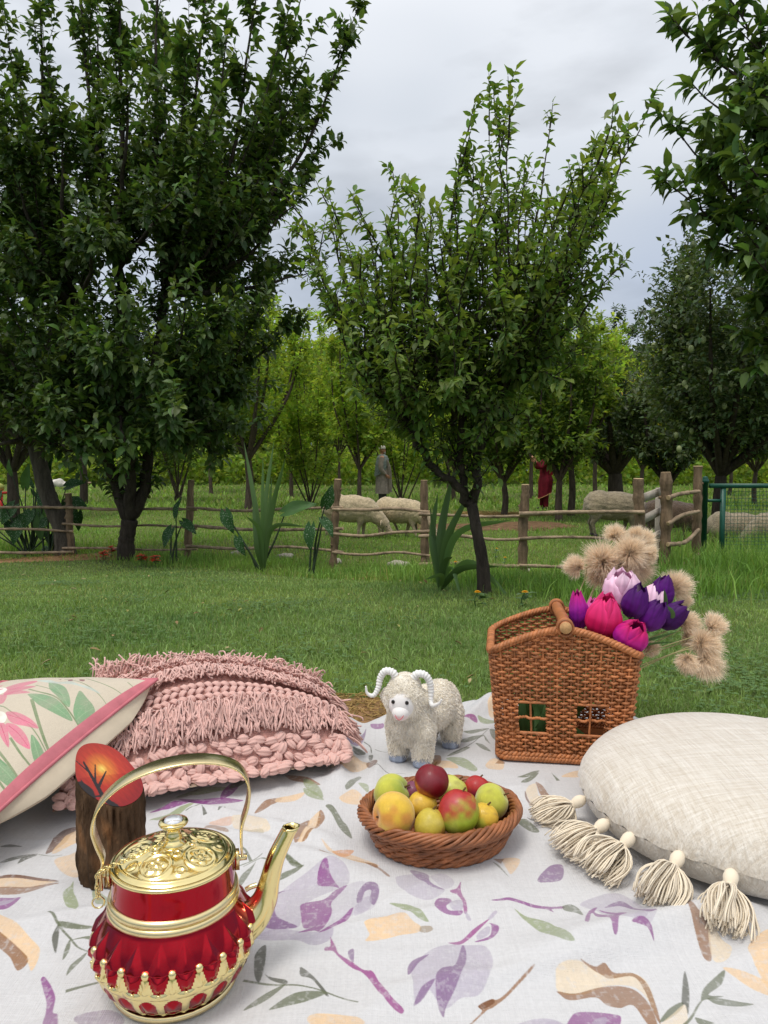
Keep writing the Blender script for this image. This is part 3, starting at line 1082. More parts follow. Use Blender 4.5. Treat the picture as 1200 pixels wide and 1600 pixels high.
M_pear = mat('unripe_pear', (0.26, 0.30, 0.13), 0.5, 0.3)
OT = [  # px, depth, top px y, width m, leaf kind, seed, leaves, options
    (388, 21, 438, 3.2, 'light', 31, 5200, dict(trunk_r=0.12), 'leafy pale green orchard tree just past the right side of the big dark tree'),
    (278, 27, 520, 3.6, 'mid', 32, 4000, dict(stems=3), 'shaded many stemmed orchard tree far behind the second fence post'),
    (485, 23, 545, 2.6, 'light', 33, 4600, dict(stems=3, trunk_r=0.05), 'pale green slender orchard tree left of the grazing sheep'),
    (562, 20, 500, 2.5, 'light', 34, 5000, dict(trunk_r=0.06), 'pale green orchard tree standing just left of the man in grey'),
    (628, 25, 530, 2.8, 'light', 35, 4200, dict(stems=3, trunk_r=0.05), 'pale orchard tree just behind and right of the man in grey'),
    (455, 30, 500, 3.4, 'light', 36, 4400, dict(trunk_r=0.08), 'bright yellow green orchard tree in the gap between the big and middle trees'),
    (787, 17.5, 560, 2.3, 'mid', 37, 4200, dict(trunk_r=0.075, light=0.8), 'short dark trunked orchard tree between the middle plum tree and woman in red'),
    (874, 15.6, 520, 2.2, 'mid', 38, 5200, dict(trunk_r=0.075), 'vase shaped orchard tree immediately right of the woman in red'),
    (892, 17.5, 465, 2.4, 'light', 39, 5200, dict(trunk_r=0.08), 'taller pale orchard tree tucked behind the one beside the woman in red'),
    (966, 21, 575, 3.4, 'grey', 40, 5200, dict(trunk_r=0.22, lean=-0.10, trunk_h=0.24, light=0.75), 'low dark spreading tree with thick leaning trunk above the sheep at the right'),
    (1047, 17, 560, 2.6, 'grey', 41, 4600, dict(trunk_r=0.11, lean=-0.05, light=0.8), 'grey green fruit tree with curved trunk behind the wooden gate'),
    (1003, 27, 560, 3.2, 'light', 42, 4200, dict(trunk_r=0.08, yellow=0.25), 'orchard tree with yellowing leaves behind the low dark tree'),
    (930, 31, 480, 3.4, 'light', 43, 4400, dict(trunk_r=0.09), 'bright green upright orchard tree rising behind the row at right of centre'),
    (830, 29, 500, 3.0, 'light', 44, 4200, dict(trunk_r=0.08), 'bright orchard tree showing between the middle plum tree and the pale one'),
    (710, 28, 560, 3.2, 'light', 45, 3800, dict(trunk_r=0.08), 'orchard tree hidden mostly behind the middle plum tree'),
    (20, 17, 470, 4.2, 'dark', 46, 4600, dict(trunk_r=0.13), 'dark orchard tree at far left behind the red table'),
    (130, 24, 430, 4.5, 'dark', 47, 4600, dict(trunk_r=0.12), 'dark tree deep behind the big left tree'),
    (1180, 22, 540, 3.6, 'mid', 48, 4200, dict(trunk_r=0.07), 'orchard tree behind the green wire gate at the right edge'),
    (1140, 31, 520, 4.0, 'light', 49, 3800, dict(trunk_r=0.07), 'far orchard tree behind the pear tree'),
    (700, 37, 545, 3.6, 'light', 60, 3600, dict(trunk_r=0.07), 'far pale orchard tree behind the middle plum tree, deep in the row'),
    (530, 36, 520, 3.6, 'light', 61, 3600, dict(trunk_r=0.07), 'far pale tree filling the gap above the sheep'),
    (330, 34, 480, 4.2, 'light', 62, 3800, dict(trunk_r=0.08), 'far bright green tree behind the second and third fence posts'),
]
for (px, d, top, wd, kind, seed, nlf, kw, lab) in OT:
    x0 = (px - CX) / FPX * d
    z0 = float(gz(x0, d))
    H = CAMZ + (HZ - top) / FPX * d - z0
    kind = 'orch' if kind == 'mid' else kind
    kw.setdefault('dens', 1.25)
    kw.setdefault('low', 0.10)
    kw.setdefault('trunk_h', 0.2)
    tree_far('orchard_tree', lab, (x0, d, z0), H * 1.07, wd * 1.08, M_leaf[kind], M_bark2 if kind in ('dark', 'grey') else M_bark, seed, nlf, 0.105 + 0.0028 * d, **kw)

# pear tree at the right
x0, d = (1122 - CX) / FPX * 12.6, 12.6
z0 = float(gz(x0, d))
tree_far('pear_tree', 'dark round headed pear tree with pale unripe fruit behind the green wire gate', (x0, d, z0), CAMZ + (HZ - 400) / FPX * d - z0, 4.3,
         M_leaf['grey'], M_bark2, 77, 30000, 0.105, trunk_h=0.21, trunk_r=0.11, group=None, light=0.95, fruit=120, low=0.16, lean=0.04, nlimb=18, dens=1.25)
# old trunk at left, crown merging with the big tree
r4 = np.random.RandomState(15)
OB = ong(102, 868)
do = OB[1]
of = at(55, 690, do + 0.1)
lo = []
for (px, py, dd) in [(-60, 420, .2), (10, 360, .6), (90, 430, .8), (-120, 560, -.2), (20, 560, -.5), (-40, 640, -.6), (120, 600, .9), (-10, 690, -.5), (50, 640, -.7), (100, 680, -.6)]:
    lo += fan(of, [at(px, py, do + dd)], r4, n=0.8, r0=0.06, r1=0.006)
tree_near('old_tree', 'old leaning tree at far left with thick grey mottled trunk behind spotted leaf plants', OB,
          [(OB - V3(0, 0, 0.05), 0.15), (at(98, 830, do), 0.115), (at(72, 765, do + 0.05), 0.105), (of, 0.10)], lo, M_leaf['dark'], M_bark3, 16,
          0.8, 9, 2, 8, 0.135, single=120, light=0.9, up=0.2)

# --- far trees beyond the orchard, one by one
FT = [(400, 46, 455, 5.0, 'blue'), (560, 52, 470, 5.5, 'blue'), (480, 48, 480, 5.0, 'light'), (620, 50, 520, 6, 'blue'), (700, 55, 540, 6, 'blue'), (780, 50, 520, 6, 'light'),
      (985, 60, 462, 5.0, 'blue'), (940, 52, 490, 5, 'light'), (1060, 50, 500, 6, 'light'), (1140, 52, 480, 7, 'blue'), (860, 56, 515, 6, 'blue'), (240, 50, 450, 7, 'blue'), (100, 48, 440, 7, 'blue'), (-30, 50, 440, 7, 'blue'), (1240, 50, 470, 7, 'mid'), (320, 48, 470, 6, 'light')]
for i, (px, d, top, wd, kind) in enumerate(FT):
    kind = 'orch' if kind == 'mid' else kind
    x0 = (px - CX) / FPX * d
    z0 = float(gz(x0, d))
    H = CAMZ + (HZ - top) / FPX * d - z0
    where = ['behind the big dark tree\'s right shoulder', 'peaking in the notch between the big and middle trees', 'left in the notch under the sky', 'behind the man in grey', 'behind the middle tree crown',
             'right behind the middle tree trunk', 'rounded and alone on the skyline left of the pear tree', 'on the skyline right of the middle tree', 'behind the wooden gate', 'behind the pear tree',
             'behind the woman in red', 'hidden behind the big dark tree', 'behind the old leaning tree', 'past the left frame edge', 'past the right frame edge', 'behind the second fence post'][i]
    tree_far('far_tree', 'tall far tree ' + where, (x0, d, z0), H, wd, M_leaf[kind], M_bark2, 200 + i, 4600, 0.36, trunk_h=0.18, trunk_r=0.16, group='tall trees on the skyline', low=0.05,
             light=1.0 if kind == 'blue' else 1.1)

# low thicket across the far field, added to brighten the dark band under the trees
bw = MB()
nw = 30000
x = rs.uniform(-46, 46, nw)
y = rs.uniform(42, 47, nw)
top = 2.4 + 0.9 * vnoise(np.stack([x, 0 * x, 0 * x], -1), 0.35, 12) + 0.6 * vnoise(np.stack([x, y, 0 * x], -1), 1.2, 13)
z = gz(x, y) + np.clip(top, 0.7, 5) * rs.rand(nw) ** 0.75
P = np.stack([x, y, z], -1)
add_leaves(bw, P, unit(rs.normal(0, 1, (nw, 3)) + [0, 0, -0.3]), unit(rs.normal(0, 1, (nw, 3)) + [0, -0.4, 1.2]), np.full(nw, 0.36), np.full(nw, 0.24), leaf_col(nw, rs, P), FARL)
bw.build('added_pale_thicket', M_leaf['light'], kind='stuff', smooth=False)

# far wood closing the view behind the orchard
bw = MB()
nw = 52000
x = rs.uniform(-62, 62, nw)
y = rs.uniform(60, 72, nw)
top = 9.0 + 2.0 * vnoise(np.stack([x, 0 * x, 0 * x], -1), 0.16, 2) + 1.0 * vnoise(np.stack([x, y, 0 * x], -1), 0.6, 3)
z = gz(x, y) + np.clip(top, 6, 14) * rs.rand(nw) ** 0.8
P = np.stack([x, y, z], -1)
add_leaves(bw, P, unit(rs.normal(0, 1, (nw, 3)) + [0, 0, -0.3]), unit(rs.normal(0, 1, (nw, 3)) + [0, -0.8, 0.8]), np.full(nw, 0.85), np.full(nw, 0.6), leaf_col(nw, rs, P), FARL)
bw.build('far_wood', M_leaf['orch'], kind='stuff', smooth=False)
# ------------------------------------------------------------------ fences and gates
M_post = mat('weathered_post_bark', srgb(128, 108, 86), 0.9, 0.2, var=(9, 0.45, 1.5), bump=(45, 0.9, 0.012), stretch=(2.5, 2.5, 0.6))
M_rail = mat('stripped_rail_wood', srgb(156, 136, 112), 0.85, 0.2, var=(11, 0.4, 1.45), bump=(50, 0.8, 0.006))
M_cut = mat('sawn_wood_end', srgb(196, 170, 132), 0.85, 0.2, var=(30, 0.75, 1.2))
M_greyboard = mat('weathered_grey_board', srgb(176, 166, 152), 0.85, 0.2, var=(14, 0.7, 1.2), bump=(60, 0.5, 0.004))
M_green = mat('green_paint', (0.008, 0.085, 0.055), 0.45, 0.5, var=(20, 0.8, 1.15))


def knotty(path, r0, r1, r, n=9, mi=0, k=26, rough=0.10):
    p = spline(path, k)
    p = p + np.stack([vnoise(p, 4.0, 3) * 0.25 * r0, vnoise(p, 4.0, 5) * 0.25 * r0, vnoise(p, 4.0, 6) * 0.25 * r0], -1)
    rr = np.linspace(r0, r1, k) * (1 + rough * r.normal(0, 1, k))
    b = MB()
    b.tubes(p, rr, n, caps=False, mi=mi)
    for e_, nx in ((0, 1), (-1, -2)):
        # cut end, slightly proud
        T = unit(p[e_] - p[nx])
        ref = V3(0, 0, 1) if abs(T[2]) < 0.8 else V3(1, 0, 0)
        N = unit(np.cross(T, ref))
        B = np.cross(T, N)
        a = np.arange(n) * 2 * math.pi / n
        ring = p[e_] + T * 0.003 + (N * np.cos(a)[:, None] + B * np.sin(a)[:, None]) * rr[e_] * 0.93
        b.add(np.vstack([ring, p[e_] + T * 0.004]), [(i, (i + 1) % n, n) for i in range(n)], mi=1)
        b.add(np.vstack([ring, p[e_] + (N * np.cos(a)[:, None] + B * np.sin(a)[:, None]) * rr[e_]]), [(i, (i + 1) % n, n + (i + 1) % n, n + i) for i in range(n)], mi=1)
    for j in range(r.randint(2, 5)):       # knots and stubs of cut twigs
        i = r.randint(3, k - 3)
        d = r.normal(0, 1, 3)
        T = unit(p[i + 1] - p[i])
        d = unit(d - T * d.dot(T))
        b.tubes(np.array([p[i] + d * rr[i] * 0.5, p[i] + d * rr[i] * 1.25 + T * 0.008]), np.array([rr[i] * 0.45, rr[i] * 0.25]), 6, caps=True, mi=mi)
    return b


rf = np.random.RandomState(3)
posts = [(-130, 9.7, 752, .045, 0), (106, 9.5, 770, .046, 4), (300, 9.1, 750, .046, -8), (528, 8.05, 749, .042, -9), (663, 7.35, 750, .042, 2), (820, 6.85, 757, .044, -3), (998, 6.75, 749, .050, 2)]
pw = []
for (px, d, top, rad, lean) in posts:
    t = at(px, top, d)
    b0 = at(px + 0, 800, d)
    b0[2] = gz(b0[0], b0[1])
    b0[0] += -lean / FPX * d * -1 * 1.0
    pw.append((b0, t, rad))
org = pw[3][0].copy()
fence = thing('rustic_fence', 'long rustic fence of rough poles running across the orchard in front of the sheep', 'fence', org)
for b0, t, rad in pw:
    knotty([b0 - V3(0, 0, 0.06), b0 * 0.5 + t * 0.5, t], rad * 1.08, rad * 0.92, rf).build('post', [M_post, M_cut], fence, origin=org)
railh = [(0.93, 0.66, 0.40)] * 6
RH = [  # per span: pixel heights of the three rails at the left and right post
    [(792, 793), (830, 830), (858, 862)],
    [(792, 796), (818, 826), (856, 858)],
    [(793, 793), (821, 826), (853, 862)],
    [(796, 800), (834, 830), (863, 868)],
    [(803, 806), (838, 842), (882, 886)],
    [(803, 801), (842, 843), (884, 888)],
]
for i in range(6):
    a, c_ = posts[i], posts[i + 1]
    for (y0, y1) in RH[i]:
        p0 = at(a[0] - 8, y0, a[1] - 0.075)
        p1 = at(c_[0] + 8, y1, c_[1] - 0.075)
        m1 = p0 * 0.66 + p1 * 0.34 + V3(0, 0, rf.normal(0, 0.02))
        m2 = p0 * 0.33 + p1 * 0.67 + V3(0, 0, rf.normal(0, 0.02))
        ra = rf.uniform(0.014, 0.020)
        knotty([p0, m1, m2, p1], ra, ra * rf.uniform(0.7, 1.0), rf, 8, k=34).build('rail', [M_rail, M_cut], fence, origin=org)

# short return of the fence at the right, with bent rails
P1, P2 = (1041, 7.05, 739, .056), (1090, 7.3, 729, .046)
q = []
for (px, d, top, rad) in (P1, P2):
    t = at(px, top, d)
    b0 = t.copy()
    b0[2] = gz(t[0], t[1])
    q.append((b0, t, rad))
org2 = q[0][0].copy()
fence2 = thing('rustic_fence', 'short length of rustic fence with four crooked rails between the grey gate and green gate', 'fence', org2)
for b0, t, rad in q:
    knotty([b0 - V3(0, 0, 0.06), b0 * 0.5 + t * 0.5 + V3(0.01, 0, 0), t], rad * 0.95, rad * 0.9, rf, 10).build('post', [M_post, M_cut], fence2, origin=org2)
for (y0, ym, y1, xm) in [(778, 772, 768, 1062), (818, 806, 799, 1066), (851, 848, 828, 1070), (888, 884, 867, 1066)]:
    p0, pm, p1 = at(1044, y0, 6.98), at(xm, ym, 7.1), at(1092, y1, 7.23)
    knotty([p0, pm, p1], 0.022, 0.019, rf, 8).build('rail', [M_rail, M_cut], fence2, origin=org2)

# ladder-like grey board gate between the two thick posts
ga, gb = at(1006, 800, 6.85), at(1033, 800, 6.95)
og = V3(ga[0], ga[1], gz(ga[0], ga[1]))
gate = thing('wooden_gate', 'narrow grey weathered board gate standing ajar between two thick rough posts', 'gate', og)
for (y0, y1) in [(778, 766), (812, 796), (848, 832), (880, 868)]:
    p0, p1 = at(1005, y0, 6.8), at(1036, y1, 7.25)
    b = MB()
    d_ = p1 - p0
    L = np.linalg.norm(d_)
    ax = unit(d_)
    up_ = unit(np.cross(np.cross(ax, V3(0, 0, 1)), ax))
    M3 = np.stack([ax, np.cross(up_, ax), up_], 1)
    b.box((p0 + p1) / 2, (L, 0.022, 0.075), M3)
    b.build('board', M_greyboard, gate, origin=og, smooth=False)
p0 = at(1030, 762, 7.23)
b = MB()
zb = gz(p0[0], p0[1]) + 0.05
b.box((p0[0], p0[1], (p0[2] + zb) / 2), (0.062, 0.03, p0[2] - zb))
b.build('stile', M_greyboard, gate, origin=og, smooth=False)

# green wire gate at the right edge
gd = 7.45
g0 = at(1102, 750, gd)
z0 = float(gz(g0[0], gd))
og = V3(g0[0], gd, z0)
wire = thing('wire_gate', 'green painted metal gate with wire mesh at the right edge of the orchard', 'gate', og)
b = MB()
zt = g0[2]
b.lathe([(0, z0 - 0.05), (0.028, z0 - 0.05), (0.028, zt - 0.03), (0.036, zt - 0.03), (0.036, zt), (0.022, zt + 0.02), (0.026, zt + 0.03), (0, zt + 0.04)], 14, origin=(g0[0], gd, 0))
b.build('post', M_green, wire, origin=og)
x1 = at(1130, 760, gd)[0]
x2 = x1 + 1.15
ztop = at(1130, 759, gd)[2]
zbot = z0 + 0.07
MB().box(((x1 + x2) / 2, gd, ztop), (x2 - x1 + 0.28, 0.045, 0.045)).build('top_rail', M_green, wire, origin=og, smooth=False)
MB().box(((x1 + x2) / 2, gd, zbot), (x2 - x1 + 0.04, 0.04, 0.04)).build('bottom_rail', M_green, wire, origin=og, smooth=False)
for xx in (x1, x2):
    MB().box((xx, gd, (ztop - 0.0235 + zbot + 0.0205) / 2), (0.04, 0.038, ztop - zbot - 0.044)).build('upright', M_green, wire, origin=og, smooth=False)
b = MB()
for xx in np.arange(x1 + 0.045, x2, 0.036):
    b.tubes(np.array([[xx, gd - 0.004, zbot], [xx, gd - 0.004, ztop]]), 0.0020, 4)
for zz in np.arange(zbot + 0.05, ztop, 0.036):
    b.tubes(np.array([[x1, gd + 0.001, zz], [x2, gd + 0.001, zz]]), 0.0020, 4)
b.build('wire_mesh', M_green, wire, origin=og)
for zz in (zbot + 0.15, ztop - 0.15):
    MB().box(((g0[0] + x1) / 2, gd, zz), (x1 - g0[0], 0.02, 0.03)).build('hinge', M_green, wire, origin=og, smooth=False)

# ------------------------------------------------------------------ sheep
M_wool = mat('sheep_wool', srgb(206, 186, 150), 0.95, 0.1, attr=True, var=(22, 0.62, 1.25), bump=(70, 1.0, 0.02), sheen=0.3)
M_wool2 = mat('grey_sheep_wool', srgb(152, 138, 112), 0.95, 0.1, attr=True, var=(22, 0.6, 1.25), bump=(70, 1.0, 0.02), sheen=0.3)
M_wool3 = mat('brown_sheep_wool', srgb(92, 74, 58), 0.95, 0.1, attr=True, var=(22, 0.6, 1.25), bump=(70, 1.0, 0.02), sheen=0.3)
M_hoof = mat('dark_hoof', (0.05, 0.04, 0.035), 0.6)
M_eye = mat('dark_eye', (0.01, 0.008, 0.006), 0.2, 0.6)


def sheep(label, px, py, d, ang, wool, s=1.0, seed=0, head=0.0, px_is='base'):
    """local x = forward; grazing with the head at the ground"""
    r = np.random.RandomState(seed)
    base = at(px, py, d)
    base[2] = gz(base[0], base[1])
    T = thing('sheep', label, 'sheep', base, ang, 'sheep grazing behind the fence')
    T.scale = (s, s, s)
    w = 0.03 * r.normal(0, 1, 4)
    P = [((0.0, 0, 0.50), (0.47, 0.235, 0.245)), ((-0.26, 0, 0.53), (0.25, 0.235, 0.235)), ((0.27, 0, 0.48), (0.22, 0.21, 0.225)),
         ((0.34, 0, 0.48), (0.60, 0.02, 0.25), 0.17, 0.10),
         ((0.60, 0.02, 0.25), (0.72, 0.02, 0.085), 0.085, 0.042)]
    for i, (x_, y_) in enumerate([(-0.34, 0.10), (-0.34, -0.10), (0.24, 0.095), (0.24, -0.095)]):
        fw = w[i] * 2.5
        if x_ < 0:
            P += [((x_, y_, 0.48), (x_ + 0.05, y_, 0.36), 0.135, 0.085), ((x_ + 0.05, y_, 0.36), (x_ - 0.05 + fw * .5, y_, 0.22), 0.075, 0.042), ((x_ - 0.05 + fw * .5, y_, 0.22), (x_ - 0.02 + fw, y_, 0.035), 0.036, 0.027)]
        else:
            P += [((x_, y_, 0.44), (x_ - 0.01 + fw * .5, y_, 0.24), 0.10, 0.046), ((x_ - 0.01 + fw * .5, y_, 0.24), (x_ + fw, y_, 0.035), 0.038, 0.027)]
    P += [((-0.46, 0, 0.60), (-0.50, 0, 0.42), 0.05, 0.035)]
    V, N, F = blob(P, 0.018, 4)
    woolly = smooth01((V[:, 2] - 0.22) / 0.15) * (1 - smooth01((V[:, 0] - 0.52) / 0.08))
    V = V + N * (0.007 * woolly * vnoise(V, 34, seed + 1))[:, None] + N * (0.007 * woolly * vnoise(V, 8, seed + 2))[:, None]
    col = np.ones((len(V), 3)) * (1 + 0.12 * vnoise(V, 6, seed))[:, None]
    bare = (1 - woolly)[:, None]
    col = col * (1 - 0.2 * bare)
    b = MB()
    b.add(V, F, col)
    b.build('body', wool, T)
    for sgn in (-1, 1):
        e_ = MB()
        pth = spline([(0.585, 0.05 * sgn, 0.285), (0.575, 0.115 * sgn, 0.275), (0.58, 0.165 * sgn, 0.225)], 8)
        e_.tubes(pth, np.array([0.018, 0.032, 0.036, 0.036, 0.034, 0.028, 0.018, 0.004]), 8, flat=0.4, caps=True)
        e_.build('ear', wool, T)
        MB().ball((0.66, 0.02 + 0.062 * sgn, 0.20), 0.012, 8, 6).build('eye', M_eye, T)
    for i, (x_, y_) in enumerate([(-0.34, 0.10), (-0.34, -0.10), (0.24, 0.095), (0.24, -0.095)]):
        xx = x_ + w[i] * 2.5 - (0.02 if x_ < 0 else 0)
        h = MB()
        h.lathe([(0, 0), (0.034, 0), (0.036, 0.01), (0.03, 0.045), (0.0, 0.05)], 10, origin=(xx + 0.006, y_, 0))
        h.build('hoof', M_hoof, T)
    return T


sheep('cream sheep with head down to the grass, standing broadside left of the other one', 548, 838, 12.6, R(-14), M_wool, 0.98, 1)
sheep('cream sheep grazing with its back hump just above the middle rail', 625, 836, 12.8, R(-22), M_wool, 0.92, 2)
sheep('greyish sheep half hidden behind the cream one near the dark post', 632, 826, 13.8, R(-30), M_wool2, 0.85, 3)
sheep('large grey woolled sheep grazing behind the thistle heads', 960, 836, 12.4, R(-8), M_wool2, 1.02, 4)
sheep('brown shaded sheep seen through the gap between the two thick posts', 1048, 846, 11.2, R(-20), M_wool3, 0.86, 5)
sheep('grey sheep standing behind the green wire mesh', 1153, 866, 9.6, R(-6), M_wool2, 0.80, 6)
sheep('grey sheep cut off by the right edge, behind the wire mesh', 1225, 872, 9.3, R(170), M_wool2, 0.84, 7)

# ------------------------------------------------------------------ people
M_skin = mat('skin', srgb(176, 126, 98), 0.6, 0.35)
M_greycloth = mat('grey_woollen_cloth', srgb(150, 138, 126), 0.95, 0.15, var=(14, 0.7, 1.25), bump=(40, 0.4, 0.01))
M_shawl = mat('blue_grey_shawl', srgb(120, 128, 122), 0.95, 0.15, var=(18, 0.6, 1.3), bump=(40, 0.4, 0.01))
M_trouser = mat('dark_grey_trousers', srgb(82, 78, 74), 0.95, 0.15)
M_cap = mat('pale_woollen_cap', srgb(198, 192, 178), 0.9, 0.15)
M_maroon = mat('maroon_cloth', srgb(104, 14, 32), 0.8, 0.25, var=(12, 0.6, 1.35), bump=(40, 0.4, 0.01))
M_red = mat('red_scarf_cloth', srgb(150, 22, 34), 0.8, 0.25, var=(12, 0.65, 1.3))
M_band = mat('gold_edging', srgb(190, 140, 96), 0.7, 0.3)
M_hair = mat('dark_hair', (0.018, 0.013, 0.010), 0.6)
M_beard = mat('grey_beard', srgb(150, 142, 132), 0.9)
M_shoe = mat('dark_shoe', (0.03, 0.025, 0.02), 0.6)


def hand(T, wrist, dirn, palm_n, m, s=1.0, curl=0.5):
    """palm with five separate bent fingers, thumb from the side of the palm"""
    d = unit(dirn)
    n = unit(np.asarray(palm_n) - d * np.dot(palm_n, d))
    w = np.cross(d, n)
    P = [(wrist - d * 0.02, wrist + d * 0.035 * s, 0.024 * s, 0.026 * s)]
    for k in (-1, -0.33, 0.33, 1):
        P.append((wrist + d * 0.03 * s + w * 0.012 * k * s, wrist + d * 0.085 * s + w * 0.028 * k * s, 0.018 * s, 0.012 * s))
    for k, L in ((-1, .068), (-0.33, .082), (0.33, .078), (1, .06)):
        a0 = wrist + d * 0.09 * s + w * 0.029 * k * s
        a1 = a0 + unit(d + n * curl * 0.5) * L * 0.45 * s
        a2 = a1 + unit(d + n * curl * 1.5) * L * 0.35 * s
        a3 = a2 + unit(d * 0.5 + n * curl * 2) * L * 0.3 * s
        P += [(a0, a1, .010 * s, .009 * s), (a1, a2, .009 * s, .008 * s), (a2, a3, .008 * s, .0065 * s)]
    t0 = wrist + d * 0.03 * s - w * 0.026 * s
    t1 = t0 + unit(d - w * 0.9 + n * 0.3) * 0.035 * s
    t2 = t1 + unit(d - w * 0.3 + n * 0.4) * 0.03 * s
    P += [(t0, t1, .013 * s, .011 * s), (t1, t2, .011 * s, .008 * s)]
    V, N, F = blob(P, 0.006, 2)
    return MB().add(V, F).build('hand', m, T)


def cloth_lathe(rows, n=40, fold=0.0, k=9, seed=0):
    """rows: (z, cx, cy, rx, ry): a garment round the body with soft folds growing downwards"""
    r = np.random.RandomState(seed)
    rows = np.asarray(rows, float)
    z = np.linspace(rows[0, 0], rows[-1, 0], 30)
    q = [np.interp(-z, -rows[:, 0], rows[:, i]) for i in range(1, 5)]
    a = np.arange(n) * 2 * math.pi / n
    g = np.linspace(0, 1, 30)[:, None]
    f = 1 + fold * g * (np.sin(k * a + 1.3 + 2 * g) + 0.6 * np.sin((k + 4) * a + 4 * g + r.rand() * 6))
    P = np.stack([q[0][:, None] + q[2][:, None] * f * np.cos(a), q[1][:, None] + q[3][:, None] * f * np.sin(a), np.repeat(z[:, None], n, 1)], -1)
    return P


# man in grey, standing side-on with face to the right
pm = ong(597, 792)
H = (792 - 697) / FPX * pm[1]
sc = H / 1.74
man = thing('person', 'man in long grey tunic and shawl with pale cap standing among the trees', 'person', pm, 0)
man.scale = (sc, sc, sc)
P = [((0, 0, 1.42), (0, 0, 1.52), 0.058, 0.055), ((0.012, -0.005, 1.625), (0.088, 0.075, 0.112)), ((0.05, -0.005, 1.575), (0.055, 0.055, 0.06)),
     ((0.092, -0.005, 1.605), (0.018, 0.014, 0.022)), ((0, -0.04, 1.38), (0, 0.04, 1.38), 0.11, 0.11), ((0, -0.16, 1.38), (0, 0.16, 1.38), 0.085, 0.085), ((0, 0, 1.30), (0, 0, 0.95), 0.15, 0.145),
     ((-0.01, -0.08, 0.9), (-0.03, -0.085, 0.48), 0.085, 0.058), ((-0.03, -0.085, 0.48), (-0.05, -0.085, 0.09), 0.056, 0.04),
     ((0.02, 0.08, 0.9), (0.04, 0.085, 0.48), 0.085, 0.058), ((0.04, 0.085, 0.48), (0.04, 0.085, 0.09), 0.056, 0.04),
     ((-0.05, -0.085, 0.06), (0.08, -0.10, 0.035), 0.04, 0.033), ((0.03, 0.085, 0.06), (0.17, 0.10, 0.035), 0.04, 0.033)]
for sy in (-1, 1):
    P += [((0, 0.19 * sy, 1.37), (-0.03, 0.235 * sy, 1.10), 0.06, 0.048), ((-0.03, 0.235 * sy, 1.10), (0.10, 0.20 * sy, 0.92), 0.046, 0.034)]
    P += [((0.0, 0.078 * sy - 0.005, 1.61), (0.02, 0.018, 0.03))]
V, N, F = blob(P, 0.016, 3)
MB().add(V, F).build('body', M_skin, man)
g = cloth_lathe([(1.47, 0, 0, 0.08, 0.10), (1.42, 0, 0, 0.13, 0.20), (1.30, 0, 0, 0.165, 0.25), (1.05, 0, 0, 0.175, 0.24), (0.8, 0, 0, 0.18, 0.23), (0.38, 0.01, 0, 0.205, 0.26)], fold=0.06, seed=1)
MB().grid(g, wrap_v=True).build('tunic', M_greycloth, man)
for sy in (-1, 1):
    b = MB()
    b.tubes(spline([(0, 0.18 * sy, 1.39), (-0.03, 0.25 * sy, 1.10), (0.085, 0.21 * sy, 0.94)], 12), np.linspace(0.085, 0.062, 12), 12)
    b.build('sleeve', M_greycloth, man)
    b = MB()
    kx = -0.01 if sy < 0 else 0.03
    b.tubes(spline([(kx, 0.085 * sy, 0.6), (kx * 1.6, 0.088 * sy, 0.4), (kx * 1.8 - 0.01, 0.088 * sy, 0.07)], 10), np.linspace(0.095, 0.075, 10), 12)
    b.build('trouser_leg', M_trouser, man)
    hand(man, V3(0.10, 0.20 * sy, 0.92), (0.8, 0, -0.6), (0, -sy, 0), M_skin)
    b = MB()
    fx = 0.015 if sy < 0 else 0.10
    b.ball((fx, 0.093 * sy, 0.035), (0.135, 0.052, 0.042), 14, 8)
    b.build('shoe', M_shoe, man)
    MB().ball((0.088, 0.03 * sy - 0.005, 1.635), 0.010, 8, 6).build('eye', M_eye, man)
sh = cloth_lathe([(1.50, 0, 0, 0.085, 0.10), (1.43, 0, 0, 0.15, 0.215), (1.30, 0, 0, 0.19, 0.275), (1.12, -0.01, 0, 0.20, 0.285), (1.04, -0.02, 0, 0.205, 0.28)], fold=0.05, k=7, seed=2)
a = np.arange(40) * 2 * math.pi / 40
sh[:, :, 2] -= np.linspace(0, 1, 30)[:, None] * 0.16 * np.cos(a - 3.6)
MB().grid(sh, wrap_v=True).build('shawl', M_shawl, man)
b = MB()
b.tubes(spline([(0.12, -0.20, 1.33), (0.20, -0.16, 1.10), (0.225, -0.12, 0.75), (0.225, -0.10, 0.42)], 14), np.linspace(0.05, 0.06, 14), 10, flat=0.3)
b.build('shawl_end', M_greycloth, man)
MB().lathe([(0.097, 1.655), (0.10, 1.675), (0.095, 1.71), (0.075, 1.742), (0.03, 1.755), (0, 1.757)], 18, origin=(0.0, -0.005, 0)).build('cap', M_cap, man)
MB().ball((0.062, -0.005, 1.545), (0.045, 0.055, 0.06), 12, 8).build('beard', M_beard, man)
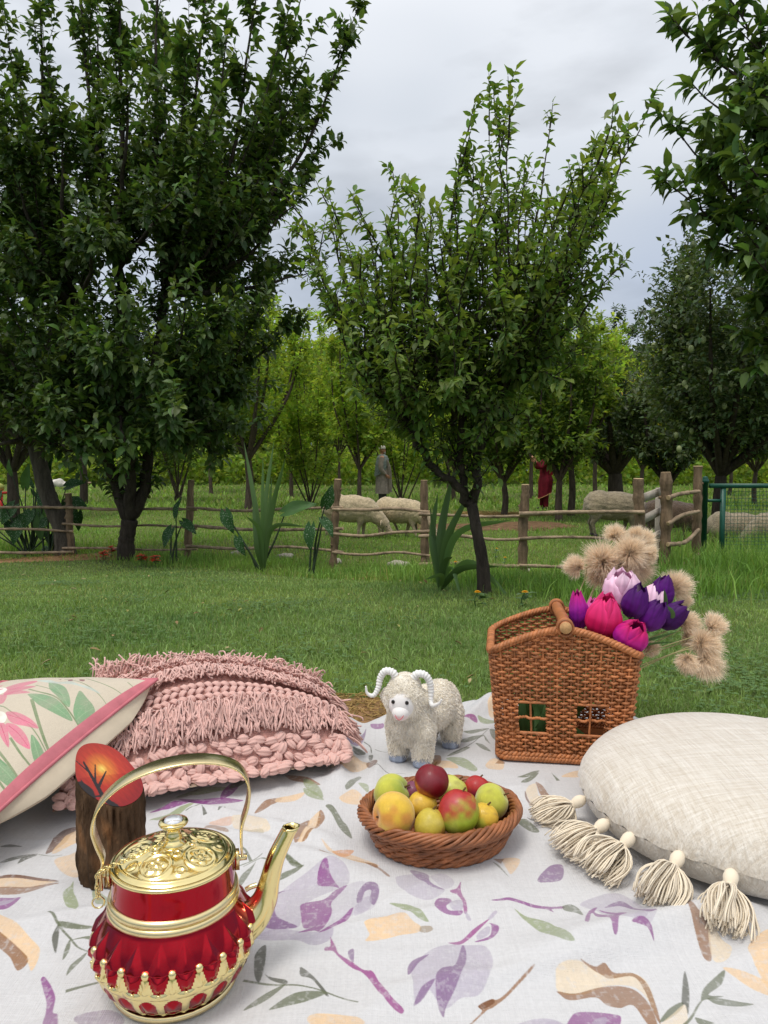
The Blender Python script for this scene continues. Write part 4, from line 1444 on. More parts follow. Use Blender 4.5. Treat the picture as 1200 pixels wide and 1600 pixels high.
# arms reaching up: woman in maroon by the tree
pw_ = ong(851, 796)
H = (796 - 703) / FPX * pw_[1]
sc = H / 1.66
wom = thing('person', 'woman in maroon dress and red headscarf reaching towards a branch beside the orchard tree', 'person', pw_, 0)
wom.scale = (sc, sc, sc)
P = [((0, 0, 1.34), (-0.01, 0, 1.45), 0.05, 0.048), ((-0.02, 0, 1.545), (0.085, 0.072, 0.108)), ((-0.055, 0, 1.50), (0.052, 0.05, 0.055)), ((-0.098, 0, 1.53), (0.016, 0.012, 0.02)),
     ((0, -0.12, 1.32), (0, 0.12, 1.32), 0.085, 0.085), ((0, 0, 1.25), (0, 0, 0.92), 0.125, 0.14),
     ((0, -0.08, 0.9), (-0.02, -0.08, 0.46), 0.09, 0.055), ((-0.02, -0.08, 0.46), (0.03, -0.08, 0.08), 0.053, 0.036),
     ((0, 0.08, 0.9), (-0.05, 0.08, 0.46), 0.09, 0.055), ((-0.05, 0.08, 0.46), (-0.08, 0.08, 0.08), 0.053, 0.036),
     ((0.03, -0.08, 0.05), (-0.09, -0.09, 0.03), 0.036, 0.03), ((-0.08, 0.08, 0.05), (-0.2, 0.09, 0.03), 0.036, 0.03),
     ((0, -0.16, 1.31), (-0.16, -0.22, 1.18), 0.055, 0.042), ((-0.16, -0.22, 1.18), (-0.32, -0.20, 1.36), 0.04, 0.03),
     ((0, 0.16, 1.31), (-0.14, 0.21, 1.16), 0.055, 0.042), ((-0.14, 0.21, 1.16), (-0.27, 0.17, 1.33), 0.04, 0.03)]
V, N, F = blob(P, 0.016, 3)
MB().add(V, F).build('body', M_skin, wom)
g = cloth_lathe([(1.42, 0, 0, 0.07, 0.085), (1.35, 0, 0, 0.12, 0.19), (1.2, 0, 0, 0.15, 0.20), (0.98, 0.01, 0, 0.155, 0.19), (0.8, 0.02, 0, 0.20, 0.235), (0.40, 0.0, 0, 0.185, 0.225)], fold=0.07, seed=3)
g[:, :, 2] += np.linspace(0, 1, 30)[:, None] ** 3 * 0.10 * np.cos(a)
MB().grid(g, wrap_v=True).build('dress', M_maroon, wom)
hem = g[-1] * V3(1.012, 1.012, 1)
b = MB()
b.tubes(hem, 0.011, 6, closed=True)
b.build('hem_band', M_band, wom)
for sy, hx, hy, hz_ in ((-1, -0.32, -0.20, 1.36), (1, -0.27, 0.17, 1.33)):
    b = MB()
    b.tubes(spline([(0, 0.15 * sy, 1.33), (-0.16, 0.22 * sy, 1.17), (hx * 0.85, hy * 1.02, hz_ - 0.05)], 12), np.linspace(0.075, 0.05, 12), 12)
    b.build('sleeve', M_maroon, wom)
    hand(wom, V3(hx, hy, hz_), (-0.6, 0, 0.8), (0, -sy, 0), M_skin, 0.95)
    b = MB()
    kx = 0.02 if sy < 0 else -0.07
    b.tubes(spline([(0, 0.085 * sy, 0.6), (kx * 0.5, 0.085 * sy, 0.35), (kx, 0.085 * sy, 0.07)], 10), np.linspace(0.10, 0.065, 10), 12)
    b.build('trouser_leg', M_maroon, wom)
    fx = -0.03 if sy < 0 else -0.14
    MB().ball((fx, 0.085 * sy, 0.03), (0.115, 0.045, 0.036), 14, 8).build('shoe', M_shoe, wom)
    MB().ball((-0.092, 0.028 * sy, 1.555), 0.009, 8, 6).build('eye', M_eye, wom)
sc_ = cloth_lathe([(1.675, 0.0, 0, 0.02, 0.02), (1.66, 0.0, 0, 0.07, 0.06), (1.60, 0.005, 0, 0.105, 0.09), (1.5, 0.02, 0, 0.10, 0.092), (1.42, 0.03, 0, 0.10, 0.12), (1.2, 0.06, 0, 0.13, 0.16), (0.95, 0.09, 0, 0.12, 0.15)], fold=0.06, seed=4)
keep = np.abs(((a - math.pi + math.pi) % (2 * math.pi)) - math.pi) > 0.75
b = MB()
idx = [i for i in range(-16, 17)]
b.grid(sc_[:, [i % 40 for i in idx]])
b.build('headscarf', M_red, wom)
MB().ball((0.0, 0, 1.565), (0.088, 0.08, 0.10), 14, 10).build('hair', M_hair, wom)

# ------------------------------------------------------------------ border plants
M_strap = mat('strap_leaf', (0.105, 0.19, 0.06), 0.45, 0.4, attr=True, trans=0.3)
M_spot = None


def strap_leaf(p0, p1, p2, w, n=16):
    """long folded blade through three points, tapering to a point"""
    p = spline([p0, p1, p2], n)
    T = unit(np.gradient(p, axis=0))
    side = unit(np.cross(T, V3(0, 1, 0.25)))
    t = np.linspace(0, 1, n)
    ww = .72 * w * np.interp(t, [0, 0.1, 0.45, 0.8, 1], [0.55, 0.75, 1.0, 0.6, 0.03])
    nn = np.cross(side, T)
    P = np.stack([p - side * ww[:, None] / 2 + nn * ww[:, None] * 0.16, p, p + side * ww[:, None] / 2 + nn * ww[:, None] * 0.16], 1)
    return P


def strap_clump(label, base, leaves):
    T = thing('strap_leaf_plant', label, 'plant', base)
    rr = np.random.RandomState(int(abs(base[0] * 1000)))
    for (p0, p1, p2, w) in leaves:
        b = MB()
        b.grid(strap_leaf(p0, p1, p2, w), np.array([1, 1, 1]) * rr.uniform(0.75, 1.3))
        b.build('leaf', M_strap, T, origin=base)
    return T


b1 = ong(411, 893)
d1 = b1[1]
A_ = lambda px, py, dd=0.0: at(px, py, d1 + dd)
strap_clump('tall upright strap leaved plant by the third fence post, its blades above the top rail', b1,
            [(b1, A_(400, 800), A_(381, 690, .1), .085), (b1, A_(414, 790, .1), A_(428, 690, .2), .075), (b1, A_(424, 800), A_(446, 715, -.1), .085), (b1, A_(410, 800, -.1), A_(411, 712, -.1), .06),
             (b1, A_(405, 830, -.1), A_(384, 806, -.2), .07), (b1, A_(425, 826, -.1), A_(478, 822, -.25), .075), (b1, A_(418, 820, .05), A_(425, 745, .05), .07), (b1, A_(400, 850, -.1), A_(395, 770, -.05), .07)])
b2 = ong(688, 922)
d2 = b2[1]
A_ = lambda px, py, dd=0.0: at(px, py, d2 + dd)
strap_clump('fan of strap leaves with blades arching to the right, beside the leaning middle trunk', b2,
            [(b2, A_(690, 830), A_(709, 735, .1), .085), (b2, A_(676, 840), A_(684, 770, .1), .07), (b2, A_(700, 840, -.1), A_(735, 770, -.1), .08), (b2, A_(688, 840, .1), A_(697, 780, .1), .07),
             (b2, A_(715, 835, -.15), A_(800, 812, -.3), .07), (b2, A_(735, 880, -.2), A_(806, 945, -.45), .07), (b2, A_(705, 888, -.1), A_(722, 938, -.3), .045), (b2, A_(720, 890, -.2), A_(780, 885, -.4), .07),
             (b2, A_(695, 880, -.1), A_(707, 870, -.2), .055), (b2, A_(680, 860), A_(672, 790, 0), .05), (b2, A_(700, 850, 0), A_(722, 785, .15), .065), (b2, A_(690, 900, -.15), A_(665, 905, -.25), .05)])


def spot_mat():
    m = mat('spotted_leaf', (0.020, 0.060, 0.024), 0.5, 0.25, trans=0.2)
    nt = m.node_tree
    b = nt.nodes['Principled BSDF']
    tc = nt.nodes.new('ShaderNodeTexCoord')
    vo = nt.nodes.new('ShaderNodeTexVoronoi')
    vo.inputs['Scale'].default_value = 62
    nt.links.new(tc.outputs['Object'], vo.inputs['Vector'])
    mr = nt.nodes.new('ShaderNodeMapRange')
    mr.inputs['From Min'].default_value = 0.20
    mr.inputs['From Max'].default_value = 0.32
    mr.inputs['To Min'].default_value = 1
    mr.inputs['To Max'].default_value = 0
    nt.links.new(vo.outputs['Distance'], mr.inputs['Value'])
    mx = nt.nodes.new('ShaderNodeMix')
    mx.data_type = 'RGBA'
    mx.inputs['A'].default_value = (0.034, 0.098, 0.026, 1)
    mx.inputs['B'].default_value = (0.30, 0.38, 0.26, 1)
    nt.links.new(mr.outputs[0], mx.inputs['Factor'])
    nt.links.new(mx.outputs['Result'], b.inputs['Base Color'])
    return m


M_spot = spot_mat()
M_plain = mat('grey_green_leaf', (0.070, 0.150, 0.045), 0.55, 0.25, trans=0.25, var=(9, 0.8, 1.2))
M_stalk = mat('green_stalk', (0.030, 0.050, 0.022), 0.5, 0.35)


def arrow_leaf(c, axis, nrm, L, w):
    """arrow-shaped leaf blade, stalk joins at c"""
    t = np.linspace(0, 1, 11)
    ww = w * np.interp(t, [0, .08, .3, .55, .8, 1], [0.35, 0.78, 1, 0.8, 0.42, 0.02])
    back = np.interp(t, [0, .1, .3], [0.22, 0.10, 0.0])
    ax = unit(axis)
    s_ = unit(np.cross(ax, nrm))
    n_ = np.cross(s_, ax)
    P = []
    for ti, wi, bi in zip(t, ww, back):
        row = []
        for u in (-1, -0.5, 0, 0.5, 1):
            q = c + ax * (ti * L - bi * L * abs(u)) + s_ * wi * 0.5 * u + n_ * (0.10 * L * abs(u) * (wi / w) - 0.22 * L * ti ** 2 + 0.02 * L * math.sin(9 * ti + 3 * u))
            row.append(q)
        P.append(row)
    return np.array(P)


def arrow_plant(label, base, lv, group=None, seed=0):
    r = np.random.RandomState(seed)
    T = thing('spotted_leaf_plant', label, 'plant', base, group=group)
    for (tip_joint, axis, L, w, m) in lv:
        b = MB()
        s0 = base + V3(r.normal(0, 0.03), r.normal(0, 0.03), -0.02)
        b.tubes(spline([s0, s0 * 0.5 + tip_joint * 0.5 + V3(r.normal(0, .015), 0, 0.02), tip_joint], 10), np.linspace(0.014, 0.006, 10), 6)
        b.build('stalk', M_stalk, T, origin=base)
        b = MB()
        b.grid(arrow_leaf(np.asarray(tip_joint), axis, V3(r.normal(0, .3), -0.9, 0.55), L, w))
        b.build('leaf', m, T, origin=base)
    return T


PGRP = None


def aplant(label, px, py, leaves, seed, more=0, s=1.0):
    b = ong(px, py)
    d = b[1]
    lv = []
    rj = np.random.RandomState(seed + 70)
    for k in range(more):
        x, y, ax, az, Lp, wp, m, dd = leaves[rj.randint(len(leaves))]
        leaves = leaves + [(x + rj.normal(0, 14), y + rj.normal(4, 16), ax + rj.normal(0, .5), az + rj.normal(0, .4), Lp * rj.uniform(.6, 1), wp * rj.uniform(.6, 1), M_spot, dd + rj.normal(0, .08))]
    for (x, y, ax, az, Lp, wp, m, dd) in leaves:
        lv.append((at(x, y, d + dd), V3(ax, -0.25, az), .85 * s * Lp / FPX * d, .72 * s * wp / FPX * d, m))
    return arrow_plant(label, b, lv, PGRP, seed)


aplant('two leaved plant with grey spotted arrow leaves left of the tall strap leaves', 402, 892,
       [(352, 800, .35, -1, 42, 30, M_spot, 0), (446, 800, .9, .35, 60, 34, M_plain, 0), (372, 840, .3, -1, 36, 26, M_spot, -.05)], 1)
aplant('spotted arrow leaved plant in front of the third fence post', 492, 900,
       [(508, 790, .35, .8, 40, 30, M_spot, 0), (486, 822, -.1, -1, 46, 30, M_spot, -.05), (504, 812, .5, -.6, 38, 28, M_spot, 0)], 2)
aplant('thin dark spotted plant between the red flowers and the second fence post', 268, 882,
       [(275, 806, .2, 1, 36, 22, M_spot, 0), (268, 826, -.4, -.8, 38, 26, M_spot, 0), (286, 815, .7, -.5, 34, 24, M_spot, .05)], 3)
aplant('big clump of white spotted arrow leaves at far left', 45, 868,
       [(22, 790, -.5, -.7, 60, 46, M_spot, 0), (40, 760, .2, .9, 64, 34, M_plain, .1), (60, 748, .5, .8, 58, 30, M_plain, -.1), (30, 820, -.3, -.9, 56, 44, M_spot, -.1), (8, 800, -.8, -.2, 60, 46, M_spot, .1),
        (64, 790, .2, -1, 60, 40, M_plain, .05), (18, 740, -.2, 1, 40, 20, M_plain, 0), (-4, 770, -.4, -.8, 60, 48, M_spot, -.05), (16, 815, .3, -.9, 56, 44, M_spot, .1), (48, 800, -.4, -.9, 50, 40, M_spot, -.12), (-12, 820, -.6, -.6, 50, 42, M_spot, 0)], 4, 12, .68)
aplant('white spotted arrow leaved clump leaning right beside the old mottled trunk', 78, 868,
       [(84, 775, -.1, -1, 56, 44, M_spot, -.05), (100, 790, .5, -.6, 58, 46, M_spot, 0), (104, 760, .9, .3, 56, 40, M_spot, 0), (76, 740, .2, .9, 50, 34, M_spot, .05), (62, 810, .1, -1, 60, 40, M_plain, 0), (92, 800, -.3, -.9, 50, 42, M_spot, .08), (112, 782, .8, -.2, 46, 38, M_spot, .05), (70, 770, -.3, -.8, 46, 40, M_spot, -.1)], 5, 10, .68)

# flowers in the border
M_flred = mat('red_flower', srgb(206, 38, 24), 0.6, 0.3)
M_flyel = mat('yellow_flower', srgb(236, 178, 24), 0.6, 0.3)


def flower(label, px, py, h, m, cat, name, group, seed, spike=False):
    r = np.random.RandomState(seed)
    d = ong(px, py + h)
    top = at(px, py, d[1])
    T = thing(name, label, cat, d, group=group)
    hgt = max(top[2] - d[2], 0.05)
    b = MB()
    b.tubes(spline([(0, 0, -0.01), (r.normal(0, .01), 0, hgt * .5), (0, 0, hgt)], 6), 0.004, 5)
    for k in range(7):
        a = r.uniform(0, 6.28)
        z = r.uniform(0.2, 0.85) * hgt
        L = 0.07
        A = unit(V3(math.cos(a), math.sin(a), 0.3))
        add_leaves(b, np.array([[0, 0, z]]), A[None], V3(0, 0, 1)[None], np.array([L]), np.array([L * .5]), np.ones((1, 3)), NEAR)
    b.build('stem', M_strap, T)
    b = MB()
    if spike:
        for k in range(16):
            a = r.uniform(0, 6.28)
            z = hgt * (0.55 + 0.5 * r.rand())
            A = unit(V3(math.cos(a), math.sin(a), 0.2))
            add_leaves(b, np.array([[0, 0, z]]), A[None], V3(0, 0, 1)[None], np.array([0.075]), np.array([0.05]), np.ones((1, 3)), NEAR)
    else:
        for ring_, (k, L, up_) in enumerate([(10, .020, .15), (9, .016, .6), (6, .011, 1.4)]):
            for j in range(k):
                a = j * 6.283 / k + ring_ * .3
                A = unit(V3(math.cos(a), math.sin(a), up_))
                add_leaves(b, np.array([[0, 0, hgt]]), A[None], V3(0, 0, 1)[None], np.array([L]), np.array([L * .7]), np.ones((1, 3)), NEAR)
    b.build('blossom', m, T)
    return T


for i, (px, py, lab) in enumerate([(163, 862, 'red flower spike left of the big tree foot, lower of the pair'), (175, 855, 'red flower spike touching the left of the big tree trunk'),
                                   (222, 868, 'red flower spike just right of the big tree trunk'), (243, 869, 'red flower spike farther right of the big tree trunk')]):
    flower(lab, px, py, 18, M_flred, 'flower', 'red_flower', 'red flowers round the big tree', 30 + i, True)
for i, (px, py, lab) in enumerate([(776, 857, 'yellow marigold high on its stem by the leaning trunk'), (789, 871, 'yellow marigold just below the highest one'), (690, 872, 'yellow marigold seen through the strap leaves'),
                                   (712, 878, 'yellow marigold between strap leaves and trunk'), (820, 925, 'yellow marigold low in the weeds right of the trunk'), (746, 925, 'small yellow marigold at the foot of the leaning trunk')]):
    flower(lab, px, py, 26, M_flyel, 'flower', 'marigold', 'yellow marigolds in the border', 50 + i)

# flat pale stones under the fence
M_stone = mat('pale_stone', srgb(172, 164, 148), 0.9, 0.2, var=(9, 0.6, 1.2), bump=(30, 0.8, 0.01))
for i, (px, py, w, lab) in enumerate([(446, 872, 34, 'flat pale stone right of the tall strap leaved plant'), (372, 868, 28, 'flat pale stone left of the tall strap leaved plant'), (622, 885, 38, 'pale stone under the fence beneath the second sheep'),
                                      (528, 881, 22, 'small pale stone at the foot of the third post'), (818, 896, 46, 'pale slab at the foot of the pole fence right of the leaning trunk')]):
    p = ong(px, py)
    r = np.random.RandomState(60 + i)
    w_ = w / FPX * p[1]
    V, N, F = blob([((0, 0, 0.02), (w_ / 2, w_ * 0.32, 0.045)), ((w_ * .2, 0.03, 0.015), (w_ / 3, w_ * .25, 0.04))], 0.02, 2)
    V = V + N * (0.012 * vnoise(V, 18, i))[:, None]
    o = MB().add(V, F).build('stone', M_stone, smooth=False)
    o.location = p
    o.rotation_euler = (0, 0, r.uniform(0, 3))
    tag(o, lab, 'stone', 'pale stones under the fence')

# far left: red plastic table with a melon on it, pale bundle and log
M_redp = mat('red_plastic', srgb(206, 30, 26), 0.35, 0.5)
M_melon = mat('pale_green_melon', srgb(170, 176, 92), 0.6, 0.3, var=(12, 0.8, 1.2))
M_cloth = mat('white_bundle_cloth', srgb(210, 204, 194), 0.9, 0.2, var=(8, 0.75, 1.1))
p = ong(-14, 806)
d = p[1]
tt = thing('plastic_table', 'red plastic table cut by the left frame edge behind the spotted leaves', 'table', p)
ht = at(-14, 770, d)[2] - p[2]
b = MB()
b.box((0, 0, ht), (0.95, 0.6, 0.05))
b.build('tabletop', M_redp, tt, smooth=False)
b = MB()
b.box((0, -0.285, ht - 0.06), (0.93, 0.02, 0.07))
b.build('apron', M_redp, tt, smooth=False)
for sx in (-1, 1):
    for sy in (-1, 1):
        MB().tubes(np.array([[sx * .42, sy * .25, 0], [sx * .40, sy * .24, ht - 0.027]]), np.array([.025, .04]), 10, caps=True).build('leg', M_redp, tt)
q = V3(p[0] + 0.25, p[1] - 0.05, p[2] + ht + 0.025)
me = thing('melon', 'pale green melon resting on the red plastic table', 'melon', q)
b = MB()
b.lathe([(0.0, 0), (.06, .008), (.115, .05), (.13, .11), (.11, .175), (.06, .215), (0.012, .222)], 20)
b.build('rind', M_melon, me)
MB().tubes(np.array([[0, 0, .21], [0.01, 0, .245]]), .008, 6, caps=True).build('stem', M_stalk, me)
p = ong(90, 762)
V, N, F = blob([((0, 0, .22), (.42, .3, .26)), ((.45, .1, .14), (.3, .25, .18)), ((-.35, 0, .16), (.28, .25, .2))], 0.05, 2)
V = V + N * (0.05 * vnoise(V, 5, 3))[:, None]
o = MB().add(V, F).build('cloth_bundle', M_cloth)
o.location = p
tag(o, 'white cloth bundle lying on the far grass between the old tree and big tree', 'bundle')
p = ong(128, 758)
b = knotty([p + V3(-.6, 0, .06), p + V3(0, .1, .1), p + V3(.75, .2, .16)], .09, .05, np.random.RandomState(5), 9)
o = b.build('fallen_log', [M_rail, M_cut], origin=p)
o.location = p
tag(o, 'pale bare log lying in far grass right of the white bundle', 'log')
# ------------------------------------------------------------------ printed blanket
PX0, PX1, PY0, PY1 = -1.26, 1.36, 0.24, 2.30
RES = 900                                      # print dots per metre
IW, IH = int((PX1 - PX0) * RES), int((PY1 - PY0) * RES)


def fractal(h, w, sc, seed, oct_=4):
    r = np.random.RandomState(seed)
    out = np.zeros((h, w), np.float32)
    amp = 1.0
    for o in range(oct_):
        gh, gw = max(2, int(h / sc) + 2), max(2, int(w / sc) + 2)
        g = r.rand(gh, gw).astype(np.float32)
        yy = np.linspace(0, gh - 1.001, h)
        xx = np.linspace(0, gw - 1.001, w)
        yi, xi = yy.astype(int), xx.astype(int)
        fy, fx = (yy - yi)[:, None], (xx - xi)[None]
        fy, fx = fy * fy * (3 - 2 * fy), fx * fx * (3 - 2 * fx)
        out += amp * (g[yi][:, xi] * (1 - fy) * (1 - fx) + g[yi][:, xi + 1] * (1 - fy) * fx + g[yi + 1][:, xi] * fy * (1 - fx) + g[yi + 1][:, xi + 1] * fy * fx)
        amp *= 0.55
        sc = max(sc / 2.2, 1.2)
    out -= out.min()
    return out / out.max()


class Print:
    """flat print rasterised from outlines; tex = (h,w,3) linear colour"""

    def __init__(s, w, h, base, seed, grain=0.5):
        s.w, s.h = w, h
        s.tex = np.ones((h, w, 3), np.float32) * np.array(base, np.float32)
        s.sp = fractal(h, w, 5, seed, 3)
        s.big = fractal(h, w, 70, seed + 1, 4)
        s.grain = grain * .7

    def poly(s, uv, col, alpha=0.95, smooth=True, shade=0.0):
        p = np.asarray(uv, float)
        if smooth and len(p) > 3:
            q = np.vstack([p[-2:], p, p[:2]])
            p = spline(q, len(q) * 7)[14:-13]
        p = p * np.array([s.w, s.h])
        x0, y0 = np.floor(p.min(0)).astype(int) - 2
        x1, y1 = np.ceil(p.max(0)).astype(int) + 2
        x0, y0, x1, y1 = max(x0, 0), max(y0, 0), min(x1, s.w), min(y1, s.h)
        if x1 <= x0 or y1 <= y0:
            return
        acc = np.zeros((y1 - y0, x1 - x0), np.float32)
        for oy in (0.25, 0.75):
            for ox in (0.25, 0.75):
                X = np.arange(x0, x1) + ox
                Yv = np.arange(y0, y1) + oy
                ins = np.zeros(acc.shape, bool)
                px, py = p[:, 0], p[:, 1]
                for i in range(len(p)):
                    j = (i + 1) % len(p)
                    if py[i] == py[j]:
                        continue
                    row = (Yv >= min(py[i], py[j])) & (Yv < max(py[i], py[j]))
                    if not row.any():
                        continue
                    xc = px[i] + (Yv[row] - py[i]) / (py[j] - py[i]) * (px[j] - px[i])
                    ins[row] ^= X[None] < xc[:, None]
                acc += ins * 0.25
        sp = s.sp[y0:y1, x0:x1]
        bg = s.big[y0:y1, x0:x1]
        a = acc * alpha * np.clip(1 - s.grain * np.clip((sp - 0.56) * 5, 0, 1), 0, 1) * (0.82 + 0.36 * (bg - 0.5))
        a = np.clip(a, 0, 1)[..., None]
        c = np.array(col, np.float32) * (1 + shade * (bg[..., None] - 0.5))
        s.tex[y0:y1, x0:x1] = s.tex[y0:y1, x0:x1] * (1 - a) + c * a

    def line(s, uv, wid, col, alpha=0.95, taper=True):
        p = spline(uv, 14) * np.array([s.w, s.h])
        T = unit(np.gradient(p, axis=0))
        N = np.stack([-T[:, 1], T[:, 0]], -1)
        ww = wid * (np.linspace(1, 0.45, 14)[:, None] if taper else 1)
        q = np.vstack([p + N * ww / 2, (p - N * ww / 2)[::-1]]) / np.array([s.w, s.h])
        s.poly(q, col, alpha, smooth=False)

    def image(s, name):
        im = bpy.data.images.new(name, s.w, s.h, float_buffer=False)
        lin = np.clip(s.tex, 0, 1)
        sr = np.where(lin <= 0.0031308, lin * 12.92, 1.055 * lin ** (1 / 2.4) - 0.055)
        buf = np.ones((s.h, s.w, 4), np.float32)
        buf[..., :3] = sr
        im.pixels.foreach_set(buf.ravel())
        im.update()
        im.pack()
        return im


def uvb(p):
    p = np.asarray(p, float)
    return np.stack([(p[..., 0] - PX0) / (PX1 - PX0), (p[..., 1] - PY0) / (PY1 - PY0)], -1)


def crop_uv(ox, oy, sc):
    def f(pts):
        return np.array([uvb(onz(ox + x * sc, oy + y * sc, 0.014)) for x, y in pts])
    return f


PUR, MAG, MID, LIL = srgb(126, 54, 122), srgb(138, 34, 118), srgb(120, 88, 126), srgb(168, 159, 173)
OLI, OLV, DKO = srgb(94, 100, 74), srgb(136, 146, 108), srgb(66, 68, 50)
BRN, DBR, CRM, BEI, ORG = srgb(134, 92, 52), srgb(104, 64, 36), srgb(214, 196, 168), srgb(214, 182, 142), srgb(204, 142, 92)
pr = Print(IW, IH, srgb(199, 198, 198), 4)
_a = crop_uv(380, 1320, .25)
for pts, col, al in [
    ([(90, 560), (190, 330), (330, 210), (480, 150), (560, 120), (640, 160), (665, 240), (590, 290), (380, 370), (350, 510), (200, 530)], LIL, .75),
    ([(70, 570), (200, 520), (350, 540), (470, 550), (560, 540), (540, 600), (430, 635), (330, 600), (150, 590)], LIL, .95),
    ([(550, 350), (640, 270), (760, 240), (840, 300), (820, 390), (700, 450), (600, 510), (480, 550), (540, 480)], LIL, .5),
    ([(360, 370), (500, 350), (570, 300), (650, 265), (590, 330), (550, 380), (555, 440), (520, 500), (475, 550), (440, 540), (345, 550), (440, 510), (375, 515)], PUR, .97),
    ([(475, 555), (620, 470), (690, 410), (645, 495), (540, 545)], PUR, .95),
    ([(470, 180), (520, 135), (545, 200), (600, 280), (560, 270), (470, 250)], PUR, .92),
    ([(310, 260), (230, 290), (195, 370), (220, 460), (340, 512), (200, 525), (110, 490), (180, 450), (160, 370), (210, 290)], MID, .95),
    ([(710, 370), (720, 300), (770, 245), (830, 245), (850, 300), (820, 380), (790, 350), (800, 290), (760, 300), (740, 360)], MID, .95),
    ([(700, 400), (760, 330), (800, 330), (790, 400), (700, 460)], LIL, .8),
    ([(545, 585), (575, 640), (600, 690), (680, 740), (750, 790), (810, 800), (860, 880), (920, 960), (1000, 1015), (985, 1045), (920, 1010), (840, 930), (790, 850), (740, 805), (680, 775), (600, 710), (560, 670), (510, 665), (515, 645), (545, 640)], MAG, .97),
    ([(655, 680), (690, 665), (690, 740), (665, 720)], MID, .9),
    ([(75, 680), (140, 620), (135, 740), (100, 850), (70, 800)], DKO, .95), ([(115, 760), (150, 810), (265, 850), (265, 880), (160, 830)], DKO, .95), ([(0, 1030), (130, 930), (265, 880), (150, 970)], OLI, .95),
    ([(360, 770), (440, 830), (530, 940), (510, 945), (430, 850), (360, 830)], DKO, .95), ([(160, 1040), (330, 950), (520, 930), (400, 1000), (280, 1030)], OLI, .95),
    ([(400, 1120), (450, 1075), (600, 1065), (760, 1110), (640, 1190), (480, 1180)], BEI, .95),
    ([(480, 75), (560, 95), (740, 100), (830, 130), (910, 190), (900, 200), (800, 130), (650, 100), (490, 95)], BRN, .9), ([(490, 0), (580, 60), (700, 70), (850, 130), (700, 110), (560, 80)], BEI, .9),
    ([(560, 60), (690, 35), (640, 90), (600, 100)], ORG, .95), ([(760, 110), (830, 120), (840, 150), (790, 130)], BRN, .95),
    ([(760, 510), (900, 460), (980, 440), (1060, 490), (1110, 520), (1090, 560), (930, 580), (770, 610), (790, 560)], BEI, .97), ([(1110, 520), (1170, 515), (1185, 540), (1150, 560), (1105, 555)], srgb(150, 134, 112), .95),
    ([(915, 370), (1030, 380), (1100, 430), (1160, 490), (1080, 470), (980, 400)], OLV, .97), ([(190, 225), (250, 170), (380, 150), (280, 190)], OLI, .95), ([(235, 80), (380, 155), (290, 130)], OLI, .95),
]:
    pr.poly(_a(pts), col, al, shade=0.3)
for pts, w in [([(0, 840), (230, 880), (480, 920), (720, 990)], 4), ([(190, 110), (100, 100), (0, 130)], 3)]:
    pr.line(_a(pts), w, OLI)
_a = crop_uv(620, 1340, .25)
for pts, col, al in [
    ([(0, 120), (150, 100), (220, 170), (300, 210), (200, 270), (80, 240), (10, 180)], LIL, .7), ([(80, 75), (190, 100), (210, 160), (300, 205), (190, 175)], MID, .75), ([(210, 120), (300, 100), (360, 160), (300, 200)], LIL, .6),
    ([(235, 300), (260, 260), (330, 265), (340, 300), (310, 330), (330, 350), (410, 345), (390, 370), (300, 365), (245, 340)], PUR, .95), ([(330, 300), (390, 275), (420, 310), (400, 345), (340, 340)], LIL, .9),
    ([(335, 210), (375, 195), (400, 150), (400, 210), (430, 280), (440, 350), (420, 355), (410, 290), (380, 240), (340, 225)], MAG, .97), ([(425, 350), (445, 360), (465, 400), (440, 395)], LIL, .9),
    ([(600, 262), (720, 255), (860, 290), (960, 300), (1040, 295), (1040, 310), (970, 318), (980, 340), (930, 320), (850, 310), (740, 280), (600, 270)], PUR, .97), ([(1035, 295), (1090, 285), (1140, 320), (1165, 375), (1120, 345), (1050, 325)], OLI, .97),
    ([(735, 330), (800, 375), (910, 405), (1000, 480), (1060, 550), (1110, 605), (1020, 590), (930, 530), (860, 460), (790, 400)], OLV, .97),
    ([(90, 700), (200, 600), (320, 560), (420, 560), (560, 580), (600, 700), (520, 840), (400, 870), (300, 920), (200, 840), (120, 900), (100, 780)], LIL, .8),
    ([(320, 548), (400, 530), (480, 460), (580, 395), (560, 420), (490, 490), (400, 555)], MAG, .97), ([(490, 540), (580, 510), (590, 440), (570, 425), (630, 440), (635, 480), (590, 530), (510, 545)], PUR, .95), ([(500, 500), (560, 450), (585, 460), (570, 505), (510, 530)], LIL, .9),
    ([(570, 395), (610, 345), (628, 355), (590, 400)], LIL, .95),
    ([(360, 700), (410, 560), (435, 640), (390, 790), (310, 910), (290, 970), (250, 880), (245, 770), (280, 720)], MID, .92), ([(105, 910), (160, 820), (240, 790), (170, 870)], MID, .9), ([(70, 690), (110, 650), (200, 620), (140, 670), (75, 735)], MID, .95),
    ([(435, 1040), (530, 940), (510, 905), (590, 860), (650, 850), (840, 720), (845, 730), (690, 845), (600, 910), (560, 930), (450, 1040)], BRN, .95), ([(510, 905), (590, 860), (610, 880), (540, 920)], DBR, .9),
    ([(680, 1060), (820, 990), (960, 980), (1060, 1030), (1000, 1100), (780, 1120)], LIL, .85),
    ([(600, 20), (640, 40), (700, 100), (660, 70)], OLI, .9), ([(660, 0), (770, 0), (720, 80), (690, 60)], BEI, .9), ([(600, 0), (670, 0), (650, 30)], BRN, .9),
]:
    pr.poly(_a(pts), col, al, shade=0.3)
_a = crop_uv(840, 1340, .3)
